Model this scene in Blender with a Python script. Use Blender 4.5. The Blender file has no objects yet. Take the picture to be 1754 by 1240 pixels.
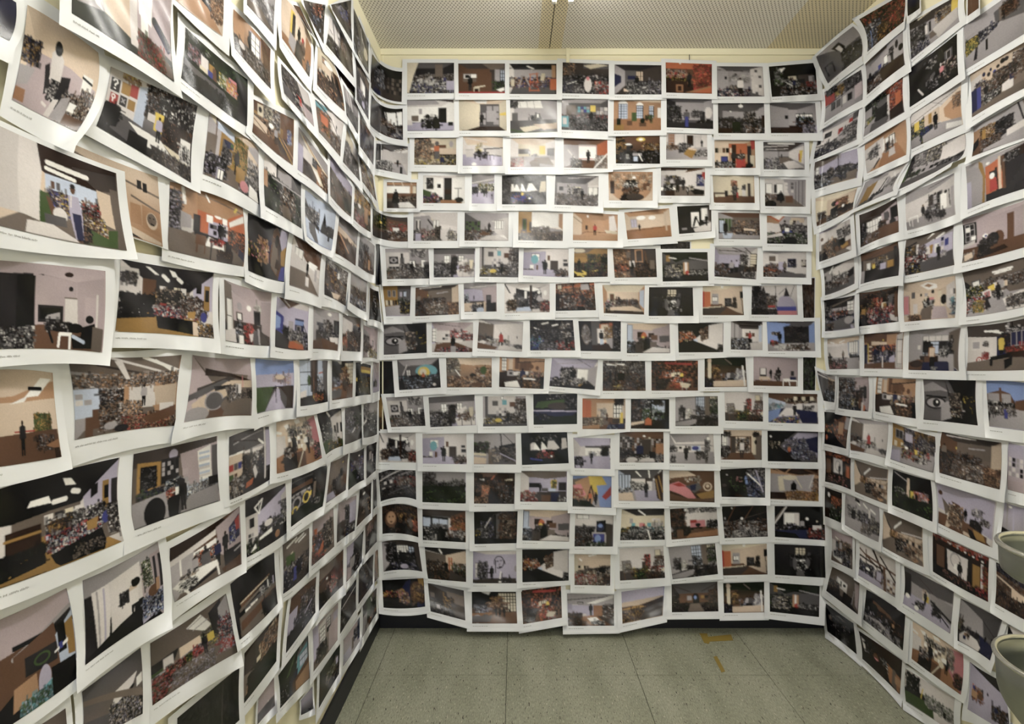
import bpy, math, random, re
import numpy as np
C = bpy.context.scene.collection
scene = bpy.context.scene
# ------------------------------------------------------------ camera, world, light, exposure
F = 858.0 / 1754.0            # focal length in frame widths
CAMZ = 1.48
D, XL, XR, ZC = 2.58, -0.703, 1.592, 2.975     # back wall, left wall, right wall, ceiling
cam = bpy.data.cameras.new('camera'); co = bpy.data.objects.new('camera', cam); C.objects.link(co)
co.location = (0, 0, CAMZ); co.rotation_euler = (math.pi/2, 0, 0)
cam.sensor_width = 36; cam.lens = 36*F; cam.shift_x = -5/1754; cam.shift_y = -38/1754
cam.clip_start = 0.02; scene.camera = co
w = bpy.data.worlds.new('world'); scene.world = w; w.use_nodes = True
w.node_tree.nodes['Background'].inputs[0].default_value = (0.955, 0.98, 1.0, 1)
w.node_tree.nodes['Background'].inputs[1].default_value = 1.15
def area(name, loc, size, energy, col, rot=(0, 0, 0)):
    l = bpy.data.lights.new(name, 'AREA'); l.shape = 'RECTANGLE'; l.size, l.size_y = size
    l.energy = energy; l.color = col
    o = bpy.data.objects.new(name, l); C.objects.link(o); o.location = loc; o.rotation_euler = rot
    return o
area('ceiling_lamp_light', (0.2, 1.35, 2.84), (0.22, 1.5), 4, (1, 0.985, 0.97))
area('room_lamp_light', (0.45, -0.9, 2.9), (0.4, 1.3), 19, (1, 0.985, 0.975))
vs = scene.view_settings
vs.view_transform = 'Standard'; vs.look = 'None'; vs.gamma = 1; vs.use_curve_mapping = False
vs.exposure = 0.0
# ------------------------------------------------------------ helpers
def lin(c): return tuple(((x/255)/12.92 if x/255 <= 0.04045 else ((x/255+0.055)/1.055)**2.4) for x in c)
def mat(name, col, rough=0.6, metal=0.0, spec=0.5):
    m = bpy.data.materials.new(name); m.use_nodes = True
    b = m.node_tree.nodes['Principled BSDF']
    b.inputs['Base Color'].default_value = (*lin(col), 1); b.inputs['Roughness'].default_value = rough
    b.inputs['Metallic'].default_value = metal; b.inputs['Specular IOR Level'].default_value = spec
    return m, m.node_tree, b
def mesh(name, vs_, fs, m, parent=None, smooth=False):
    me = bpy.data.meshes.new(name); me.from_pydata(vs_, [], fs); me.update()
    if smooth: me.polygons.foreach_set('use_smooth', [True]*len(me.polygons))
    if m: me.materials.append(m)
    o = bpy.data.objects.new(name, me); C.objects.link(o); o.parent = parent
    return o
def tag(o, label, cat, group=None):
    o['label'] = label; o['category'] = cat
    if group: o['group'] = group
    return o
def boxdata(x0, x1, y0, y1, z0, z1):
    v = [(x, y, z) for x in (x0, x1) for y in (y0, y1) for z in (z0, z1)]
    f = [(0, 1, 3, 2), (4, 6, 7, 5), (0, 4, 5, 1), (2, 3, 7, 6), (0, 2, 6, 4), (1, 5, 7, 3)]
    return v, f
def box(name, b, m, parent=None):
    v, f = boxdata(*b); return mesh(name, v, f, m, parent)
def bevbox(name, b, m, parent=None, r=0.004):
    o = box(name, b, m, parent); md = o.modifiers.new('bevel', 'BEVEL'); md.width = r; md.segments = 2; return o
def lathe(prof, n, cx=0, cy=0, cz=0):
    v = []; f = []
    for k in range(n):
        a = 2*math.pi*k/n
        for r, z in prof: v.append((cx+r*math.cos(a), cy+r*math.sin(a), cz+z))
    p = len(prof)
    for k in range(n):
        k2 = (k+1) % n
        for i in range(p-1): f.append((k*p+i, k2*p+i, k2*p+i+1, k*p+i+1))
    return v, f
# ------------------------------------------------------------ materials
wall_m, nt, b = mat('cream_wall_paint', (244, 237, 208), 0.55)
n = nt.nodes.new('ShaderNodeTexNoise'); n.inputs['Scale'].default_value = 3; n.inputs['Detail'].default_value = 4
bm_ = nt.nodes.new('ShaderNodeBump'); bm_.inputs['Strength'].default_value = 0.05
nt.links.new(n.outputs['Fac'], bm_.inputs['Height']); nt.links.new(bm_.outputs['Normal'], b.inputs['Normal'])
trim_m, _, _ = mat('cream_trim_paint', (250, 244, 216), 0.4)
base_m, _, _ = mat('dark_vinyl_skirting', (24, 25, 34), 0.5)
gap_m, _, _ = mat('tile_joint_dirt', (46, 48, 38), 0.9)  # even dark colour behind floor joints and ceiling seams, and on one trim line
tape_m, _, _ = mat('old_masking_tape', (150, 128, 62), 0.6)
def floor_mat():
    m, nt, b = mat('speckled_vinyl_tile', (140, 142, 118), 0.5)
    L = nt.links.new; N = nt.nodes.new
    tc = N('ShaderNodeTexCoord'); mp = N('ShaderNodeMapping'); mp.inputs['Scale'].default_value = (1, 0.28, 1)
    L(tc.outputs['Object'], mp.inputs['Vector'])
    oi = N('ShaderNodeObjectInfo')
    n0 = N('ShaderNodeTexNoise'); n0.inputs['Scale'].default_value = 9; n0.inputs['Detail'].default_value = 6
    n1 = N('ShaderNodeTexNoise'); n1.inputs['Scale'].default_value = 150; n1.inputs['Detail'].default_value = 3
    n2 = N('ShaderNodeTexNoise'); n2.inputs['Scale'].default_value = 190; n2.inputs['Detail'].default_value = 2
    n3 = N('ShaderNodeTexNoise'); n3.inputs['Scale'].default_value = 240; n3.inputs['Detail'].default_value = 2
    ad = N('ShaderNodeVectorMath'); ad.operation = 'ADD'; L(mp.outputs[0], ad.inputs[0]); ad.inputs[1].default_value = (7.3, 2.1, 0)
    for q in (n0, n1, n3): L(mp.outputs[0], q.inputs['Vector'])
    L(ad.outputs[0], n2.inputs['Vector'])
    def ramp(src, p0, c0, p1, c1):
        r = N('ShaderNodeValToRGB'); e = r.color_ramp.elements
        e[0].position = p0; e[0].color = (*c0, 1); e[1].position = p1; e[1].color = (*c1, 1); L(src, r.inputs[0]); return r
    basec = ramp(n0.outputs['Fac'], 0.3, lin((146, 148, 130)), 0.75, lin((176, 177, 160)))
    fine = ramp(n3.outputs['Fac'], 0.35, (0.78, 0.78, 0.76), 0.65, (1.12, 1.12, 1.1))
    mul = N('ShaderNodeMixRGB'); mul.blend_type = 'MULTIPLY'; mul.inputs[0].default_value = 1
    L(basec.outputs[0], mul.inputs[1]); L(fine.outputs[0], mul.inputs[2])
    dk = ramp(n1.outputs['Fac'], 0.65, (0, 0, 0), 0.675, (1, 1, 1))
    mx = N('ShaderNodeMixRGB'); L(dk.outputs[0], mx.inputs[0]); L(mul.outputs[0], mx.inputs[1]); mx.inputs[2].default_value = (*lin((52, 46, 38)), 1)
    lt = ramp(n2.outputs['Fac'], 0.655, (0, 0, 0), 0.68, (1, 1, 1))
    mx2 = N('ShaderNodeMixRGB'); L(lt.outputs[0], mx2.inputs[0]); L(mx.outputs[0], mx2.inputs[1]); mx2.inputs[2].default_value = (*lin((200, 198, 180)), 1)
    L(mx2.outputs[0], b.inputs['Base Color'])
    return m
floor_m = floor_mat()
def ceil_mat(name, col):
    m, nt, b = mat(name, col, 0.8)
    L = nt.links.new; N = nt.nodes.new
    tc = N('ShaderNodeTexCoord'); sp = N('ShaderNodeSeparateXYZ'); L(tc.outputs['Object'], sp.inputs[0])
    def math_(op, a, c=None):
        q = N('ShaderNodeMath'); q.operation = op
        for i, s in enumerate((a, c)):
            if s is None: continue
            if isinstance(s, (int, float)): q.inputs[i].default_value = s
            else: L(s, q.inputs[i])
        return q.outputs[0]
    def dots(ox, oy):
        fx = math_('SUBTRACT', math_('FRACT', math_('ADD', math_('DIVIDE', sp.outputs['X'], 0.0165), ox)), 0.5)
        fy = math_('SUBTRACT', math_('FRACT', math_('ADD', math_('DIVIDE', sp.outputs['Y'], 0.0250), oy)), 0.5)
        fx = math_('MULTIPLY', fx, 0.0165); fy = math_('MULTIPLY', fy, 0.025)
        r = math_('SQRT', math_('ADD', math_('MULTIPLY', fx, fx), math_('MULTIPLY', fy, fy)))
        return math_('LESS_THAN', r, 0.0030)
    h = math_('MAXIMUM', dots(10, 10), dots(10.5, 10.5))
    mx = N('ShaderNodeMixRGB'); L(h, mx.inputs[0]); mx.inputs[1].default_value = (*lin(col), 1)
    mx.inputs[2].default_value = (*lin((78, 68, 54)), 1); L(mx.outputs[0], b.inputs['Base Color'])
    bp = N('ShaderNodeBump'); bp.invert = True; bp.inputs['Strength'].default_value = 0.4; bp.inputs['Distance'].default_value = 0.002
    L(h, bp.inputs['Height']); L(bp.outputs[0], b.inputs['Normal'])
    return m
ceil_a = ceil_mat('perforated_board_grey', (243, 238, 224))
ceil_b = ceil_mat('perforated_board_tan', (240, 228, 194))
def print_mats():
    p, nt, b = mat('satin_photo_paper', (230, 232, 235), 0.42, 0, 0.45)
    k, nt, b = mat('glossy_printed_ink', (128, 128, 128), 0.27, 0, 0.36)
    a = nt.nodes.new('ShaderNodeAttribute'); a.attribute_name = 'ink'
    nt.links.new(a.outputs['Color'], b.inputs['Base Color'])
    c, _, _ = mat('grey_caption_ink', (168, 168, 166), 0.6)
    return p, k, c
paper_m, ink_m, cap_m = print_mats()
metal_m, nt, b = mat('brushed_metal', (158, 161, 152), 0.3, 0.85)
n = nt.nodes.new('ShaderNodeTexNoise'); n.inputs['Scale'].default_value = 40
mp = nt.nodes.new('ShaderNodeMapping'); mp.inputs['Scale'].default_value = (1, 1, 12)
tc = nt.nodes.new('ShaderNodeTexCoord'); nt.links.new(tc.outputs['Object'], mp.inputs[0]); nt.links.new(mp.outputs[0], n.inputs['Vector'])
mr = nt.nodes.new('ShaderNodeMapRange'); mr.inputs['To Min'].default_value = 0.25; mr.inputs['To Max'].default_value = 0.42
nt.links.new(n.outputs['Fac'], mr.inputs['Value']); nt.links.new(mr.outputs[0], b.inputs['Roughness'])
rim_m, _, _ = mat('polished_rim', (214, 214, 204), 0.2, 0.9)
steel_m, _, _ = mat('dull_grey_steel', (110, 112, 108), 0.45, 0.7)
white_m, _, _ = mat('white_enamel', (225, 222, 210), 0.4)
tube_m, nt, b = mat('lit_tube_glass', (255, 250, 235), 0.3)
b.inputs['Emission Color'].default_value = (1, 0.985, 0.955, 1); b.inputs['Emission Strength'].default_value = 72
# ------------------------------------------------------------ the room
Y0 = -2.1
def struct(o): o['kind'] = 'structure'; return o
struct(box('wall_back', (XL-0.12, XR+0.12, D, D+0.12, 0, ZC+0.1), wall_m))
struct(box('wall_left', (XL-0.12, XL, Y0, D, 0, ZC+0.1), wall_m))
struct(box('wall_right', (XR, XR+0.12, Y0, D, 0, ZC+0.1), wall_m))
fl = struct(box('floor', (XL, XR, Y0, D, -0.06, -0.004), gap_m))
xs = [XL, -0.615, -0.037, 0.541, 1.119, XR]
ys = [D, 2.212, 1.632, 1.052, 0.472, -0.108, -0.688, -1.268, -1.848, Y0]
g = 0.0011
for i in range(len(xs)-1):
    for j in range(len(ys)-1):
        bevbox('floor_tile', (xs[i]+g, xs[i+1]-g, ys[j+1]+g, ys[j]-g, -0.004, 0), floor_m, fl, 0.0006)
ce = struct(box('ceiling', (XL, XR, Y0, D, ZC+0.012, ZC+0.1), gap_m))
cx = [(XL+0.004, 0.120, ceil_a), (0.120, 0.1762, ceil_b), (0.1798, 0.238, ceil_b), (0.238, 1.292, ceil_a), (1.292, XR, ceil_b)]
cy = [D-0.003, 2.37, 1.17, -0.03, -1.23, Y0]
for x0, x1, m in cx:
    for j in range(len(cy)-1):
        box('perforated_board', (x0, x1, cy[j+1]+0.0016, cy[j]-0.0016, ZC, ZC+0.012), m, ce)
# trims: cream cornice boards and a joint cover; dark skirting
struct(bevbox('trim_1', (XL+0.012, XR, D-0.010, D, 2.944, ZC), trim_m, None, 0.002))
struct(bevbox('trim_2', (XL, XL+0.012, Y0, D, 2.900, ZC), trim_m, None, 0.002))
struct(bevbox('trim_3', (0.262, 0.280, D-0.016, D-0.0101, 2.90, ZC), trim_m, None, 0.002))
struct(box('trim_4', (XL+0.02, XL+0.026, D-0.004, D, 0.1, 2.944), trim_m))
struct(box('trim_5', (0.893, 0.896, D-0.0114, D-0.0101, 2.915, 2.943), gap_m))
struct(bevbox('baseboard_back', (XL+0.010, XR-0.010, D-0.010, D, 0.0, 0.10), base_m, None, 0.002))
struct(bevbox('baseboard_left', (XL, XL+0.010, Y0, D, 0.0, 0.10), base_m, None, 0.002))
struct(bevbox('baseboard_right', (XR-0.010, XR, Y0, D, 0.0, 0.10), base_m, None, 0.002))
def floor_pt(x, y):
    t = CAMZ*858/(y-582); return ((x-882)/858*t, t)
def tape(pts, label):
    p = [floor_pt(*q) for q in pts]; k = len(p)
    v = [(x, y, 0.0012) for x, y in p] + [(x, y, 0.0001) for x, y in p]
    f = [tuple(reversed(range(k)))] + [(i, (i+1) % k, k+(i+1) % k, k+i) for i in range(k)]
    tag(mesh('tape_mark', v, f, tape_m), label, 'tape', 'old tape marks on the floor')
tape([(1198, 1085), (1211, 1085), (1213, 1091), (1252, 1087), (1256, 1097), (1216, 1099), (1214, 1103), (1206, 1101)], 'wider L-shaped ochre tape mark on grey-green floor below back wall')
tape([(1222, 1125), (1228, 1124), (1242, 1150), (1236, 1152)], 'thin slanting ochre tape mark on floor, nearer the camera')
# ceiling lamp just in front of the seam (its far end touches the frame's top edge)
lamp = bpy.data.objects.new('ceiling_lamp', None); C.objects.link(lamp); lamp.location = (0.2, 1.4, ZC)
tag(lamp, 'white twin-tube fluorescent lamp on the perforated ceiling, only its far end showing', 'lamp')
def lbox(name, b_, m, r=0.003):
    o = bevbox(name, (b_[0]-0.2, b_[1]-0.2, b_[2]-1.4, b_[3]-1.4, b_[4]-ZC, b_[5]-ZC), m, lamp, r); return o
lbox('housing', (0.155, 0.245, 0.62, 2.115, 2.925, 2.9745), white_m)
for sx in (-0.035, 0.035):
    n_ = 12; v = []; f = []
    for yy in (0.66, 2.10):
        for k in range(n_):
            a = 2*math.pi*k/n_; v.append((sx+0.010*math.cos(a), yy-1.4, -0.066+0.010*math.sin(a)))
    for k in range(n_): f.append((k, (k+1) % n_, n_+(k+1) % n_, n_+k))
    f += [tuple(range(n_)), tuple(reversed(range(n_, 2*n_)))]
    mesh('tube', v, f, tube_m, lamp, False)
    for yy in (0.64, 2.095): lbox('tube_socket', (0.2+sx-0.010, 0.2+sx+0.010, yy, yy+0.02, 2.895, 2.926), white_m)
# metal bowls on a slim rack at the right edge
def bowl(label, c, R, prof):
    root = bpy.data.objects.new('metal_bowl', None); C.objects.link(root); root.location = c
    tag(root, label, 'bowl', 'metal bowls at the right edge')
    outer = [(0.0005, prof[-1][1])] + [(r, z) for r, z in reversed(prof)] 
    inner = [(r-0.003, z+(0.003 if i > 1 else 0)) for i, (r, z) in enumerate(prof)] + [(0.0005, prof[-1][1]+0.003)]
    v, f = lathe(outer+inner, 72); body = mesh('bowl_body', v, f, metal_m, root, True)
    rr = 0.0055; ring = [(R+rr*math.cos(a), rr*math.sin(a)) for a in [2*math.pi*k/12 for k in range(13)]]
    v, f = lathe(ring, 72); mesh('rolled_rim', v, f, rim_m, root, True)
bowl('shallow round grey metal bowl at the right edge, the upper of two', (1.102, 1.0, 1.055), 0.10,
     [(0.100, 0), (0.0990, -0.02), (0.0985, -0.045), (0.096, -0.054), (0.086, -0.063), (0.066, -0.070), (0.044, -0.074), (0.02, -0.076)])
bowl('deeper round grey metal bowl at the lower right edge, below the shallow one', (1.112, 1.0, 0.821), 0.112,
     [(0.112, 0), (0.1105, -0.04), (0.109, -0.068), (0.105, -0.084), (0.096, -0.104), (0.082, -0.124), (0.060, -0.138), (0.036, -0.146), (0.016, -0.150)])
rk = bpy.data.objects.new('bowl_rack', None); C.objects.link(rk); rk.location = (1.258, 1.0, 0)
tag(rk, 'slim steel stand holding the metal bowls, beyond right edge', 'stand')
v, f = lathe([(0.0005, 0.0002), (0.12, 0.0002), (0.12, 0.008), (0.03, 0.016), (0.0005, 0.016)], 36); mesh('base_plate', v, f, steel_m, rk, True)
v, f = lathe([(0.011, 0.016), (0.011, 1.14), (0.0005, 1.142)], 16); mesh('post', v, f, steel_m, rk, True)
for z in (0.9732, 0.6652): bevbox('bracket_arm', (-0.20, 0.0, -0.012, 0.012, z, z+0.0055), steel_m, rk, 0.001)

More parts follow.
